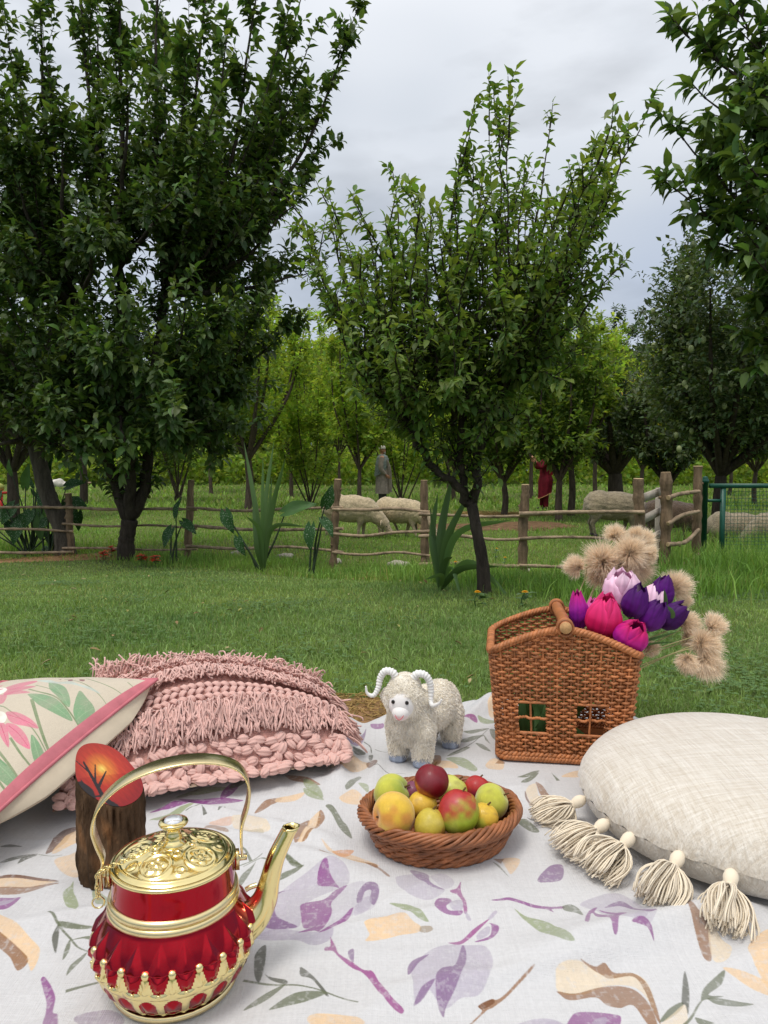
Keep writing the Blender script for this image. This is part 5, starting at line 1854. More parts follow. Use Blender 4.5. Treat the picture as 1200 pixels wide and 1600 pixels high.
for pts, col, al in [
    ([(220, 240), (330, 200), (440, 200), (560, 300), (560, 400), (430, 390), (300, 290)], LIL, .75), ([(560, 300), (620, 350), (580, 420), (500, 400)], LIL, .6),
    ([(245, 380), (265, 290), (310, 270), (300, 310), (400, 350), (320, 290), (460, 350), (425, 390), (415, 460), (395, 465), (370, 390), (310, 350), (280, 310), (265, 410)], PUR, .97),
    ([(490, 420), (540, 395), (590, 420), (605, 470), (570, 430)], PUR, .97), ([(350, 275), (430, 235), (500, 280), (560, 330), (620, 350), (570, 365), (500, 300), (430, 265)], MID, .95),
    ([(100, 590), (220, 565), (350, 600), (500, 590), (580, 650), (620, 800), (560, 700), (480, 650), (350, 650), (240, 690), (110, 680)], CRM, .95),
    ([(220, 560), (300, 575), (350, 560), (400, 590), (500, 590), (570, 640), (620, 760), (640, 850), (600, 780), (560, 680), (500, 605), (380, 615), (330, 600)], BRN, .97),
    ([(100, 680), (200, 685), (320, 655), (430, 650), (520, 680), (590, 760), (625, 860), (590, 866), (500, 750), (430, 760), (360, 745), (300, 705), (170, 720)], BRN, .97),
    ([(635, 840), (680, 775), (750, 745), (755, 770), (690, 820)], OLI, .97), ([(750, 740), (765, 580), (790, 680), (785, 800), (770, 760)], DKO, .95), ([(850, 745), (870, 660), (970, 585), (960, 640), (890, 700), (970, 705), (870, 730)], OLI, .97),
    ([(885, 720), (980, 720), (1125, 745), (1050, 760), (940, 755)], OLI, .97), ([(820, 820), (880, 840), (920, 866), (850, 866)], OLI, .95), ([(640, 866), (700, 800), (770, 760), (770, 866)], CRM, .7),
    ([(165, 880), (180, 800), (240, 780), (380, 790), (435, 810), (390, 880)], PUR, .95), ([(280, 866), (300, 820), (360, 810), (340, 866)], LIL, .8),
    ([(750, 275), (830, 350), (880, 370), (900, 440), (905, 530), (870, 520), (830, 440), (790, 350)], BRN, .97), ([(885, 370), (960, 440), (1010, 480), (990, 540), (915, 530)], CRM, .95), ([(1095, 500), (1200, 410), (1330, 500), (1250, 690), (1160, 620)], BEI, .97),
    ([(0, 105), (60, 30), (130, 25), (120, 105)], MID, .9), ([(0, 866), (60, 830), (120, 840), (140, 900), (20, 910)], LIL, .7),
]:
    pr.poly(_a(pts), col, al, shade=0.3)
pr.line(_a([(760, 866), (800, 820), (850, 740)]), 4, OLI)
_a = crop_uv(0, 1300, .25)
for pts, col, al in [
    ([(-80, 290), (60, 260), (200, 265), (340, 300), (355, 320), (200, 285), (60, 280), (-60, 300)], DBR, .97), ([(-60, 300), (60, 280), (200, 285), (350, 320), (200, 335), (-60, 345)], BEI, .9), ([(-60, 345), (150, 335), (250, 325), (370, 338), (220, 370), (60, 390), (-60, 385)], BRN, .97),
    ([(-60, 430), (0, 413), (80, 418), (130, 435), (60, 510), (0, 540), (-60, 540)], PUR, .97), ([(-50, 450), (60, 440), (92, 450), (30, 500), (-50, 510)], LIL, .9),
    ([(395, 380), (440, 340), (460, 310), (460, 370), (490, 440), (475, 520), (430, 480), (400, 430)], OLV, .97),
    ([(-40, 570), (80, 590), (190, 660), (250, 730), (200, 840), (170, 790), (100, 700), (-30, 640)], BEI, .95), ([(-40, 640), (70, 680), (175, 770), (110, 840), (60, 760), (-40, 690)], BRN, .97),
    ([(345, 745), (325, 650), (370, 590), (360, 690)], DKO, .95), ([(365, 580), (500, 575), (615, 578), (500, 595), (390, 600)], OLI, .95), ([(390, 785), (410, 700), (440, 655), (430, 730)], OLI, .95), ([(440, 660), (540, 630), (620, 640), (610, 665), (520, 645)], OLI, .95), ([(415, 885), (440, 820), (540, 740), (520, 780), (450, 850)], OLI, .95),
    ([(255, 905), (280, 890), (320, 960), (345, 1020), (330, 1110), (360, 1150), (350, 1260), (265, 1260), (290, 1060), (270, 980)], PUR, .97),
    ([(575, 370), (600, 350), (690, 420), (690, 505), (630, 480), (590, 420)], OLV, .95), ([(340, 170), (430, 140), (500, 120), (500, 260), (450, 280), (380, 240)], BEI, .75),
    ([(285, 125), (340, 30), (400, -20), (480, -30), (420, 60), (340, 110)], DBR, .97), ([(330, 110), (430, 20), (500, -10), (500, 50), (430, 90), (340, 130)], BEI, .95),
    ([(0, 180), (90, 150), (240, 125), (120, 165), (40, 185)], DKO, .9), ([(110, 195), (150, 150), (235, 132), (170, 165)], DKO, .95), ([(0, 80), (60, 70), (140, 82), (60, 85)], DKO, .9),
    ([(460, 1170), (560, 1120), (700, 1110), (780, 1170), (700, 1230), (560, 1240)], MID, .6),
]:
    pr.poly(_a(pts), col, al, shade=0.3)
for pts, w in [([(305, 510), (360, 585), (440, 650), (500, 710), (620, 760)], 4), ([(410, 985), (590, 940), (700, 920)], 5), ([(240, 130), (320, 145), (390, 140)], 2)]:
    pr.line(_a(pts), w, OLI)
_a = crop_uv(300, 1180, .25)
for pts, col, al in [
    ([(60, 340), (95, 395), (70, 398)], DKO, .95), ([(160, 385), (185, 330), (210, 320), (190, 360)], DKO, .95), ([(390, 355), (450, 290), (560, 255), (540, 285), (430, 345)], BRN, .97), ([(540, 258), (700, 220), (650, 270), (530, 290)], BEI, .95),
    ([(115, 430), (250, 420), (240, 450), (130, 465)], ORG, .6), ([(250, 420), (400, 420), (490, 490), (400, 510), (300, 520)], CRM, .95), ([(310, 500), (430, 490), (440, 515), (310, 525)], srgb(170, 160, 136), .7), ([(80, 500), (150, 470), (230, 540), (100, 510)], BRN, .8),
    ([(635, 480), (735, 420), (700, 520), (660, 560), (640, 560)], BRN, .97), ([(735, 420), (800, 370), (790, 460), (720, 550), (660, 560), (710, 500)], BEI, .95), ([(800, 365), (830, 410), (770, 490), (720, 550), (690, 555), (770, 470)], BRN, .97),
    ([(835, 335), (880, 330), (940, 410), (970, 440), (1000, 520), (930, 470), (880, 390)], OLI, .97), ([(920, 270), (1000, 220), (1060, 250), (1060, 300), (960, 300)], BEI, .9), ([(280, 810), (310, 740), (380, 690), (400, 670), (360, 740), (310, 800)], OLI, .95), ([(560, 640), (620, 670), (690, 715), (620, 700)], OLI, .95),
    ([(1040, 185), (1100, 200), (1100, 235), (1060, 210)], OLV, .8),
]:
    pr.poly(_a(pts), col, al, shade=0.3)
for pts, w in [([(-40, 360), (60, 335), (190, 315)], 3), ([(270, 690), (370, 665), (440, 640)], 3), ([(370, 665), (340, 620), (310, 600)], 5)]:
    pr.line(_a(pts), w, OLI)
_a = crop_uv(540, 1080, .38333)
for pts, col, al in [
    ([(415, 260), (480, 225), (505, 228), (440, 258)], OLI, .95), ([(455, 203), (520, 180), (565, 178), (500, 203)], OLI, .95), ([(480, 167), (540, 153), (585, 150), (520, 170)], OLI, .95), ([(588, 153), (614, 160), (614, 196), (594, 182)], OLI, .95), ([(530, 208), (560, 214), (592, 241), (555, 230)], OLI, .95), ([(560, 170), (592, 214), (570, 198)], OLI, .95),
    ([(465, 132), (500, 115), (530, 112), (536, 130), (500, 125)], MAG, .95), ([(540, 108), (600, 118), (634, 126), (560, 131)], OLV, .95), ([(580, 75), (615, 45), (640, 60), (620, 105), (590, 105)], BEI, .95),
    ([(700, 350), (760, 324), (790, 322), (740, 347)], OLI, .95), ([(715, 376), (760, 338), (787, 330), (750, 372)], OLI, .95), ([(838, 328), (874, 362), (860, 364)], OLI, .95), ([(880, 345), (940, 322), (1000, 328), (960, 347)], BEI, .95),
    ([(735, 415), (772, 384), (790, 450), (830, 482), (770, 472)], CRM, .95), ([(732, 414), (760, 462), (840, 480), (770, 475), (735, 440)], DBR, .9), ([(775, 378), (820, 420), (872, 470), (840, 478), (800, 450)], BRN, .97),
    ([(695, 525), (740, 520), (790, 578), (750, 567)], OLI, .97), ([(570, 295), (600, 270), (640, 280), (640, 312), (590, 312)], BEI, .9), ([(610, 290), (640, 260), (650, 292)], BRN, .9),
    ([(340, 280), (430, 285), (455, 312), (350, 312)], BEI, .95), ([(410, 272), (480, 268), (535, 308), (520, 322), (460, 298)], OLV, .9), ([(330, 268), (384, 258), (384, 292), (335, 302)], BRN, .95),
    ([(30, 247), (60, 238), (82, 255), (40, 268)], DKO, .95), ([(0, 270), (60, 285), (100, 300), (20, 335), (-60, 320)], BEI, .95), ([(85, 294), (122, 288), (128, 306), (95, 312)], DBR, .95), ([(-20, 200), (60, 190), (84, 165), (62, 222), (0, 244)], MID, .9), ([(0, 388), (50, 350), (62, 360), (10, 404)], OLI, .95),
    ([(95, 262), (112, 262), (108, 285), (96, 284)], DKO, .9), ([(104, 142), (150, 146), (152, 160), (108, 158)], PUR, .9),
]:
    pr.poly(_a(pts), col, al, shade=0.3)
for pts, w in [([(440, 250), (520, 205), (585, 150)], 3), ([(75, 208), (100, 225), (106, 252)], 4), ([(115, 308), (180, 330), (245, 336)], 3), ([(740, 512), (800, 546)], 2), ([(120, 236), (150, 248), (200, 255)], 2)]:
    pr.line(_a(pts), w, DKO)
# the same motifs scattered where the cloth runs out of the picture
rq = np.random.RandomState(12)
for k in range(70):
    cx, cy = rq.uniform(PX0, PX1), rq.uniform(PY0, PY1)
    v_, _d = in_view(np.array([[cx, cy, 0.01]]), 0.02)
    if v_[0] and not (cx > 0.42 and cy > 1.15) and not (cx < -0.15 and cy > 1.4):
        continue
    a_ = rq.uniform(0, 6.28)
    rot = np.array([[math.cos(a_), math.sin(a_)], [-math.sin(a_), math.cos(a_)]])
    leaf_ = np.array([(-.05, 0), (-.02, .012), (.02, .012), (.06, 0), (.02, -.008), (-.02, -.010)])
    for j in range(3):
        b_ = rq.uniform(-.7, .7)
        r2_ = np.array([[math.cos(b_), math.sin(b_)], [-math.sin(b_), math.cos(b_)]])
        q = (leaf_ @ r2_ + np.array([0.05 * j, rq.uniform(-.02, .02)])) @ rot * rq.uniform(0.8, 1.4) + np.array([cx, cy])
        pr.poly(uvb(q), [OLI, OLV, BRN, PUR, BEI][rq.randint(5)], .95, shade=.3)
# weave of the cloth: slightly uneven threads
thr = (np.random.RandomState(2).rand(IH, 1).astype(np.float32) - .5) * .05 + (np.random.RandomState(3).rand(1, IW).astype(np.float32) - .5) * .05
pr.tex *= (1 + thr + (fractal(IH, IW, 3, 8, 1) - .5) * .07)[..., None]
im_blanket = pr.image('blanket_print')


def cloth_image_mat(name, im, rough=0.92, weave=520.0, bump=0.25, coords='UV', spec=0.15, sheen=0.2):
    m = bpy.data.materials.new(name)
    m.use_nodes = True
    nt = m.node_tree
    b = nt.nodes['Principled BSDF']
    b.inputs['Roughness'].default_value = rough
    b.inputs['Specular IOR Level'].default_value = spec
    b.inputs['Sheen Weight'].default_value = sheen
    t = nt.nodes.new('ShaderNodeTexImage')
    t.image = im
    t.extension = 'EXTEND'
    tc = nt.nodes.new('ShaderNodeTexCoord')
    nt.links.new(tc.outputs['UV'], t.inputs[0])
    nt.links.new(t.outputs[0], b.inputs['Base Color'])
    weave_bump(nt, b, tc.outputs['Object'], weave, bump)
    return m


def weave_bump(nt, b, vec, sc, st):
    hs = []
    for axis in ((1, 0.06, 1), (0.06, 1, 1)):
        mp = nt.nodes.new('ShaderNodeMapping')
        mp.inputs['Scale'].default_value = axis
        nt.links.new(vec, mp.inputs[0])
        nz = nt.nodes.new('ShaderNodeTexNoise')
        nz.inputs['Scale'].default_value = sc
        nz.inputs['Detail'].default_value = 2
        nt.links.new(mp.outputs[0], nz.inputs['Vector'])
        hs.append(nz.outputs[0])
    ad = nt.nodes.new('ShaderNodeMath')
    ad.operation = 'ADD'
    nt.links.new(hs[0], ad.inputs[0])
    nt.links.new(hs[1], ad.inputs[1])
    bp = nt.nodes.new('ShaderNodeBump')
    bp.inputs['Strength'].default_value = st
    bp.inputs['Distance'].default_value = 0.002
    nt.links.new(ad.outputs[0], bp.inputs['Height'])
    nt.links.new(bp.outputs[0], b.inputs['Normal'])


M_blanket = cloth_image_mat('printed_linen', im_blanket, bump=0.5, weave=620)

RIDGES = [  # (x0,y0,x1,y1,height,width)
    (0.20, 1.00, 0.62, 1.13, 0.020, 0.045), (0.48, 0.98, 0.78, 1.06, 0.016, 0.04), (-0.05, 1.22, -0.35, 1.36, 0.012, 0.03), (-0.10, 1.32, -0.42, 1.47, 0.010, 0.022), (0.0, 0.93, 0.36, 1.01, 0.006, 0.02),
    (-0.02, 1.62, 0.04, 1.98, 0.018, 0.03), (-0.10, 1.60, -0.10, 1.97, 0.022, 0.03), (0.20, 1.90, 0.36, 2.2, 0.018, 0.03), (0.26, 1.82, 0.40, 2.15, 0.010, 0.025), (-0.62, 1.05, -0.30, 1.16, 0.008, 0.03), (-0.75, 0.9, -0.52, 1.2, 0.008, 0.03), (0.28, 1.30, 0.36, 1.6, 0.009, 0.025),
    (0.75, 0.95, 0.95, 1.10, 0.02, 0.05), (0.1, 0.8, 0.5, 0.86, 0.008, 0.03), (-0.1, 1.05, 0.12, 1.12, 0.006, 0.02), (-0.5, 0.8, -0.3, 0.95, 0.006, 0.025), (0.13, 1.6, 0.2, 1.9, 0.010, 0.02),
]
FLAT = [(0.107, 1.40, 0.17), (-0.281, 0.99, 0.12), (-0.465, 1.28, 0.08), (0.44, 1.85, 0.22), (0.70, 1.45, 0.33), (0.10, 1.79, 0.12)]


def bz(x, y):
    x = np.asarray(x, float)
    y = np.asarray(y, float)
    P = np.stack([x, y, 0 * x], -1)
    z = 0.0100 * vnoise(P, 6.0, 31) + 0.0050 * vnoise(P, 15.0, 32) + 0.0012 * vnoise(P, 42.0, 34)
    z = z + 0.007 * (1 - np.abs(np.clip(vnoise(P, 4.3, 35), -1, 1))) ** 5 + 0.0035 * (1 - np.abs(np.clip(vnoise(P, 9.0, 36), -1, 1))) ** 5
    for x0, y0, x1, y1, h, w in RIDGES:
        dx, dy = x1 - x0, y1 - y0
        L2 = dx * dx + dy * dy
        t = np.clip(((x - x0) * dx + (y - y0) * dy) / L2, -0.2, 1.2)
        ex, ey = x - x0 - t * dx, y - y0 - t * dy
        d = np.sqrt(ex ** 2 + ey ** 2) + 0.012 * vnoise(P, 6.0, 33)
        z = z + 1.35 * h * np.exp(-(d / (w * .85)) ** 2) * smooth01((t + 0.2) / 0.4) * smooth01((1.2 - t) / 0.4)
    k = np.ones_like(x)
    for cx, cy, r in FLAT:
        k = k * smooth01((np.sqrt((x - cx) ** 2 + (y - cy) ** 2) - r) / 0.06)
    return 0.012 + np.maximum(z * (0.12 + 0.88 * k), -0.005)


us, vs = np.linspace(0, 1, 420), np.linspace(0, 1, 330)
U, Vv = np.meshgrid(us, vs, indexing='ij')
bx = BX0 + (BX1 - BX0) * U
by = BY0 + (blanket_back(bx) - BY0) * Vv
bzz = bz(bx, by)
edge = smooth01((Vv - 0.965) / 0.035)
bzz = bzz + edge * (0.010 * np.sin(bx * 31) + 0.008 * np.sin(bx * 13 + 1)) - edge * 0.004
bzz = np.maximum(bzz, 0.008)
bzz[:, -1] = 0.003
P = np.stack([bx, by, bzz], -1).transpose(1, 0, 2)
bb = MB()
bb.grid(P)
me = bb.mesh('blanket', M_blanket)
uvl = me.uv_layers.new(name='UVMap')
lv = np.zeros(len(me.loops), np.int32)
me.loops.foreach_get('vertex_index', lv)
uvl.data.foreach_set('uv', uvb(P.reshape(-1, 3))[lv].astype(np.float32).ravel())
blanket = link('picnic_blanket', me)
tag(blanket, 'white linen picnic blanket printed with purple magnolias, olive leaves and brown petals', 'blanket')

# ------------------------------------------------------------------ pink tufted cushion
M_pink = mat('pink_yarn', srgb(216, 174, 163), 0.95, 0.1, attr=True, var=(60, 0.85, 1.12), sheen=0.4)
M_pinkbase = mat('pink_woven_ground', srgb(206, 156, 144), 0.95, 0.1, var=(160, 0.7, 1.2), bump=(300, 0.8, 0.004))
M_cream = mat('cream_cotton', srgb(196, 182, 160), 0.95, 0.1, var=(14, 0.9, 1.06), bump=(400, 0.4, 0.001))
FL, FR, BR, BL = V3(-.640, 1.385, .042), V3(-.068, 1.640, .045), V3(-.180, 1.95, .115), V3(-.750, 1.88, .160)


def pinkS(u, v, off=0.0, side=1):
    u = np.asarray(u, float)
    v = np.asarray(v, float)
    uu, vv = np.clip(u, 0, 1), np.clip(v, 0, 1)
    base = (FL * ((1 - u) * (1 - v))[..., None] + FR * (u * (1 - v))[..., None] + BR * (u * v)[..., None] + BL * ((1 - u) * v)[..., None])
    h = np.clip(1 - np.abs(2 * uu - 1.10) ** 2.1, 0, 1) ** 0.8 * np.clip(1 - np.abs(2 * vv - 1.12) ** 2.2, 0, 1) ** 0.75
    n = V3(0.05, -0.10, 0.98)
    lump = 1 + 0.08 * np.sin(7 * u + 2) * np.sin(6 * v + 1)
    if side > 0:
        return base + n * (0.108 * h * lump + off)[..., None]
    q = base - n * (0.10 * h)[..., None]
    q[..., 2] = np.maximum(q[..., 2], 0.015)
    return q


pc = thing('pink_cushion', 'dusty pink cushion with knotted bobbles, braided rows and shaggy yarn fringes', 'cushion', (-0.42, 1.72, 0.013))
og = V3(-0.42, 1.72, 0.013)
U, Vv = np.meshgrid(np.linspace(0, 1, 60), np.linspace(0, 1, 50), indexing='ij')
MB().grid(pinkS(U, Vv).transpose(1, 0, 2)).build('cushion_top', M_pinkbase, pc, origin=og)
MB().grid(pinkS(U, Vv, 0, -1)).build('cushion_back', M_cream, pc, origin=og)
rp = np.random.RandomState(8)


def yarn_ball(seed):
    """yarn-wrapped bobble: a squat ball with strand ridges"""
    r = np.random.RandomState(seed)
    th = np.linspace(0, math.pi, 9)
    ph = np.arange(28) * 2 * math.pi / 28
    P = np.stack([np.cos(th)[:, None] * np.ones(28) * 1.15, np.sin(th)[:, None] * np.cos(ph), np.sin(th)[:, None] * np.sin(ph) * .85], -1)
    P *= (1 + 0.13 * np.cos(np.arange(28) * math.pi / 2 + seed))[None, :, None] * (1 + .10 * np.sin(np.arange(28) * .45 + seed * 2))[None, :, None]
    b = MB()
    b.grid(P, np.array([1, 1, 1]) * (1 + 0.0 * seed), wrap_v=True)
    return b.mesh('bobble', M_pink)


yb = [yarn_ball(i) for i in range(3)]


def place_on(u, v, off, du=1e-3):
    p = pinkS(np.array([u]), np.array([v]), np.array([off]))[0]
    tu = unit(pinkS(np.array([u + du]), np.array([v]), np.array([off]))[0] - p)
    tv = unit(pinkS(np.array([u]), np.array([v + du]), np.array([off]))[0] - p)
    n = unit(np.cross(tu, tv))
    return p, tu, np.cross(n, tu), n


def put(name, me, u, v, off, size, ang):
    p, tu, tv, n = place_on(u, v, off)
    o = link(name, me, pc)
    ca, sa = math.cos(ang), math.sin(ang)
    ax, ay = tu * ca + tv * sa, tv * ca - tu * sa
    m = np.eye(4)
    m[:3, 0], m[:3, 1], m[:3, 2], m[:3, 3] = ax * size[0], ay * size[1], n * size[2], p - og
    o.matrix_local = Matrix(m.tolist())


for row, v in enumerate([0.004, 0.036, 0.069, 0.102, 0.136]):
    k = 29
    for i in range(k):
        u = (i + 0.5 + 0.5 * (row % 2)) / k * 0.985 + rp.normal(0, 0.006)
        if u > 1 or rp.rand() < 0.03:
            continue
        s_ = rp.uniform(0.0092, 0.0125)
        put('bobble', yb[rp.randint(3)], u, v + rp.normal(0, 0.007), 0.006, (s_ * rp.uniform(.9, 1.15), s_ * rp.uniform(.85, 1.05), s_ * rp.uniform(.9, 1.1)), rp.normal(0, 0.7))
# braided rows: plump tilted stitches lying side by side
def stitch(seed):
    b = MB()
    P = np.linspace(-1, 1, 7)
    for k in (-1, 0, 1):
        pth = np.stack([P * 1.0, k * 0.42 + 0.25 * P * 0.6, 0.55 * (1 - P ** 2)], -1)
        b.tubes(pth, np.array([.1, .28, .36, .38, .36, .28, .1]), 6)
    return b.mesh('stitch', M_pink)


sts = [stitch(0)]
for row, v in enumerate([0.350, 0.392, 0.434, 0.476, 0.655, 0.70, 0.84, 0.885]):
    k = 32
    for i in range(k):
        u = (i + 0.5) / k
        put('stitch', sts[0], u + rp.normal(0, .002), v, 0.0035, (0.0112, 0.0085, 0.010), (0.75 if row % 2 else -0.75) + rp.normal(0, .12) + 1.57)


def fringe(v0, L, n, lift, name, upward=False, spread=0.03):
    u = np.sort(rp.uniform(0.0, 1.0, n))
    k = 9
    t = np.linspace(0, 1, k)
    ph = rp.uniform(0, 6.28, (n, 1))
    ln = L * rp.uniform(0.7, 1.15, (n, 1))
    clump = 0.02 * np.sin(u * 60)[:, None]
    du = (rp.normal(0, spread, (n, 1)) + clump) * t ** 1.2 + 0.006 * np.sin(5 * t + ph)
    vv = v0 + rp.normal(0, 0.004, (n, 1)) - ln * t
    off = 0.008 + lift * np.sin(np.clip(t * 1.5, 0, 1) * math.pi * .75) * rp.uniform(0.5, 1.2, (n, 1)) + rp.uniform(0, 0.008, (n, 1)) + 0.004 * np.sin(7 * t + ph * 2)
    if upward:
        vv = v0 + rp.normal(0, 0.006, (n, 1)) + ln * t * rp.uniform(0.1, 1, (n, 1))
        off = 0.004 + lift * np.sin(t * 1.9) * rp.uniform(0.3, 1.3, (n, 1)) + 0.005 * np.sin(6 * t + ph)
    P = pinkS(np.clip(u[:, None] + du, -0.06, 1.07), vv, off)
    P[..., 2] = np.maximum(P[..., 2], 0.02)
    b = MB()
    b.tubes(P - og, np.linspace(0.0019, 0.0021, k), 5, np.array([1, 1, 1]) * rp.uniform(0.82, 1.14, (n, 1)), caps=True)
    return b.build(name, M_pink, pc, kind='stuff')


fringe(0.325, 0.165, 620, 0.016, 'yarn_fringe')
fringe(0.33, 0.115, 280, 0.026, 'yarn_fringe')
fringe(0.625, 0.105, 420, 0.014, 'yarn_fringe')
fringe(0.81, 0.07, 260, 0.012, 'yarn_fringe')
fringe(0.98, 0.10, 520, 0.030, 'yarn_fringe', True)
# tufts standing off the right-hand side where the fringe rows end
n = 160
vv = np.concatenate([rp.normal(.30, .05, 90), rp.normal(.6, .03, 40), rp.normal(.93, .03, 30)])
t = np.linspace(0, 1, 7)
ln = rp.uniform(.03, .075, (n, 1))
P = pinkS(0.985 + ln * t * 1.1, vv[:, None] - ln * t * rp.uniform(0, 1.4, (n, 1)), 0.006 + 0.012 * np.sin(2.4 * t) * rp.uniform(0, 1, (n, 1)))
P[..., 2] = np.maximum(P[..., 2] - 0.02 * t ** 2, 0.02)
b = MB()
b.tubes(P - og, 0.002, 5, np.array([1, 1, 1]) * rp.uniform(0.82, 1.14, (n, 1)), caps=True)
b.build('yarn_fringe', M_pink, pc, kind='stuff')

# ------------------------------------------------------------------ embroidered cushion at the left
FC = at(246, 1061, 1.66)
FP2 = at(-38, 1300, 1.20)
e2 = FP2 - FC
L2_ = np.linalg.norm(e2)
e1 = unit(V3(-.42, .10, -.060))
e1 = unit(e1 - unit(e2) * e1.dot(unit(e2)) * 0.8)
FP1 = FC + e1 * 0.47
FP3 = FP1 + e2
nrm = unit(np.cross(e2, e1))
if nrm[2] < 0:
    nrm = -nrm
ep = Print(900, 900, srgb(196, 184, 164), 21, grain=0.25)


def emb(pts):
    o = []
    for x, y in pts:
        d = ray(x * .25, 1030 + y * .25)
        p0 = np.array([0, 0, CAMZ])
        q = FC + nrm * 0.028
        p = p0 + d * (np.dot(q - p0, nrm) / np.dot(d, nrm))
        A2 = np.stack([e1 * 0.47, e2], 1)
        s_, *_ = np.linalg.lstsq(A2, p - q, rcond=None)
        o.append(s_)
    return np.array(o)


EPK, EPD, EGR, EGL, EST, EGY, EWH = srgb(200, 112, 132), srgb(186, 72, 104), srgb(104, 144, 104), srgb(146, 172, 134), srgb(108, 128, 88), srgb(176, 188, 178), srgb(232, 228, 218)
for pts, w, c in [([(240, 330), (290, 480), (330, 560), (370, 600)], 13, EST), ([(220, 262), (380, 300), (470, 360), (550, 430)], 9, EST), ([(260, 225), (340, 245), (430, 290)], 6, EST), ([(560, 140), (690, 170), (820, 200)], 5, EST), ([(430, 150), (560, 190), (640, 230), (720, 290)], 5, EST),
                  ([(0, 390), (60, 395), (110, 420), (240, 490), (300, 550), (345, 610)], 6, EST), ([(100, 560), (160, 620), (240, 660), (270, 690)], 9, EST), ([(0, 620), (90, 690), (160, 740), (200, 760)], 10, EST), ([(0, 760), (50, 800), (90, 860)], 8, EST), ([(800, 120), (840, 140), (880, 158)], 4, EST), ([(600, 350), (650, 375)], 5, EST), ([(550, 375), (590, 400)], 5, EST), ([(-60, 560), (0, 650), (60, 690)], 8, EST)]:
    ep.line(emb(pts), w, c, .97)
for pts, c, al in [
    ([(215, 300), (290, 290), (380, 310), (440, 345), (480, 390), (390, 392), (300, 370), (250, 335)], EGR, .95), ([(340, 190), (400, 205), (450, 240), (475, 300), (462, 340), (400, 300), (350, 250)], EGR, .95), ([(530, 240), (570, 265), (612, 300), (590, 350), (520, 395), (490, 360), (500, 310)], EGR, .95),
    ([(235, 520), (290, 560), (298, 620), (280, 680), (240, 640), (222, 580)], EGR, .95), ([(-20, 670), (60, 680), (130, 730), (170, 775), (60, 765), (-20, 740)], EGR, .95), ([(0, 820), (50, 840), (100, 850), (60, 890), (0, 870)], EGL, .95),
    ([(260, 180), (340, 165), (400, 185), (470, 175), (520, 195), (600, 205), (650, 225), (560, 215), (480, 205), (380, 200)], EGY, .95),
    ([(60, 240), (150, 195), (260, 180), (240, 210), (120, 265)], EPK, .97), ([(70, 265), (180, 240), (260, 235), (200, 265), (70, 310)], EPK, .97), ([(60, 300), (150, 275), (230, 285), (170, 300), (80, 312)], EPK, .97), ([(-60, 310), (70, 305), (75, 350), (40, 378), (-40, 340)], EPK, .97), ([(-20, 250), (40, 232), (75, 250), (60, 285), (-10, 300)], EWH, .97),
    ([(80, 430), (150, 420), (230, 445), (278, 482), (200, 488), (110, 480)], EPK, .97), ([(80, 490), (140, 490), (200, 530), (215, 582), (140, 575), (90, 530)], EPK, .97), ([(20, 490), (80, 500), (92, 560), (85, 608), (40, 560)], EPK, .97), ([(-60, 480), (20, 490), (30, 560), (-20, 600), (-60, 560)], EPK, .97), ([(-10, 440), (60, 428), (85, 455), (60, 490), (-10, 490)], EWH, .97),
    ([(455, 158), (480, 155), (484, 172), (460, 175)], srgb(112, 30, 50), .97), ([(525, 152), (556, 152), (552, 168), (530, 170)], srgb(112, 30, 50), .97), ([(390, 148), (410, 146), (410, 158)], srgb(112, 30, 50), .97),
]:
    ep.poly(emb(pts), c, al, shade=.35)
for pts in [([(230, 300), (350, 345), (470, 388)]), ([(345, 195), (410, 260), (462, 335)]), ([(605, 300), (560, 330), (500, 380)]), ([(240, 525), (262, 600), (280, 675)]), ([(0, 690), (80, 725), (165, 770)])]:
    ep.line(emb(pts), 4, EGL, .95)
for pts in [([(90, 440), (180, 455), (270, 480)]), ([(95, 500), (150, 530), (205, 575)]), ([(90, 250), (170, 215), (250, 185)]), ([(90, 275), (170, 260), (240, 240)]), ([(45, 500), (65, 550), (82, 600)])]:
    ep.line(emb(pts), 3, EPD, .9)
# other flowers on the part beyond the frame
for (cu, cv) in [(.75, .3), (.8, .75), (.6, .95), (.92, .1)]:
    for j in range(7):
        a_ = j * .9
        dirv = np.array([math.cos(a_), math.sin(a_)])
        pv = np.array([-dirv[1], dirv[0]])
        c0 = np.array([cu, cv])
        ep.poly([c0 + dirv * .02, c0 + dirv * .06 + pv * .022, c0 + dirv * .11, c0 + dirv * .06 - pv * .022], EPK, .95)
ep.tex *= (1 + (fractal(900, 900, 2, 5, 1) - .5) * .14 + (fractal(900, 900, 60, 6, 3) - .5) * .08)[..., None]
M_emb = cloth_image_mat('embroidered_linen', ep.image('embroidery'), weave=700, bump=0.35)
M_band2 = mat('pink_cotton_border', srgb(196, 116, 124), 0.9, 0.15, var=(30, 0.85, 1.1), bump=(350, 0.5, 0.001))
fcs = thing('floral_cushion', 'beige cushion embroidered with pink flowers and green leaves, edged with a pink band', 'cushion', (-0.95, 1.45, 0.013))
og = V3(-0.95, 1.45, 0.013)


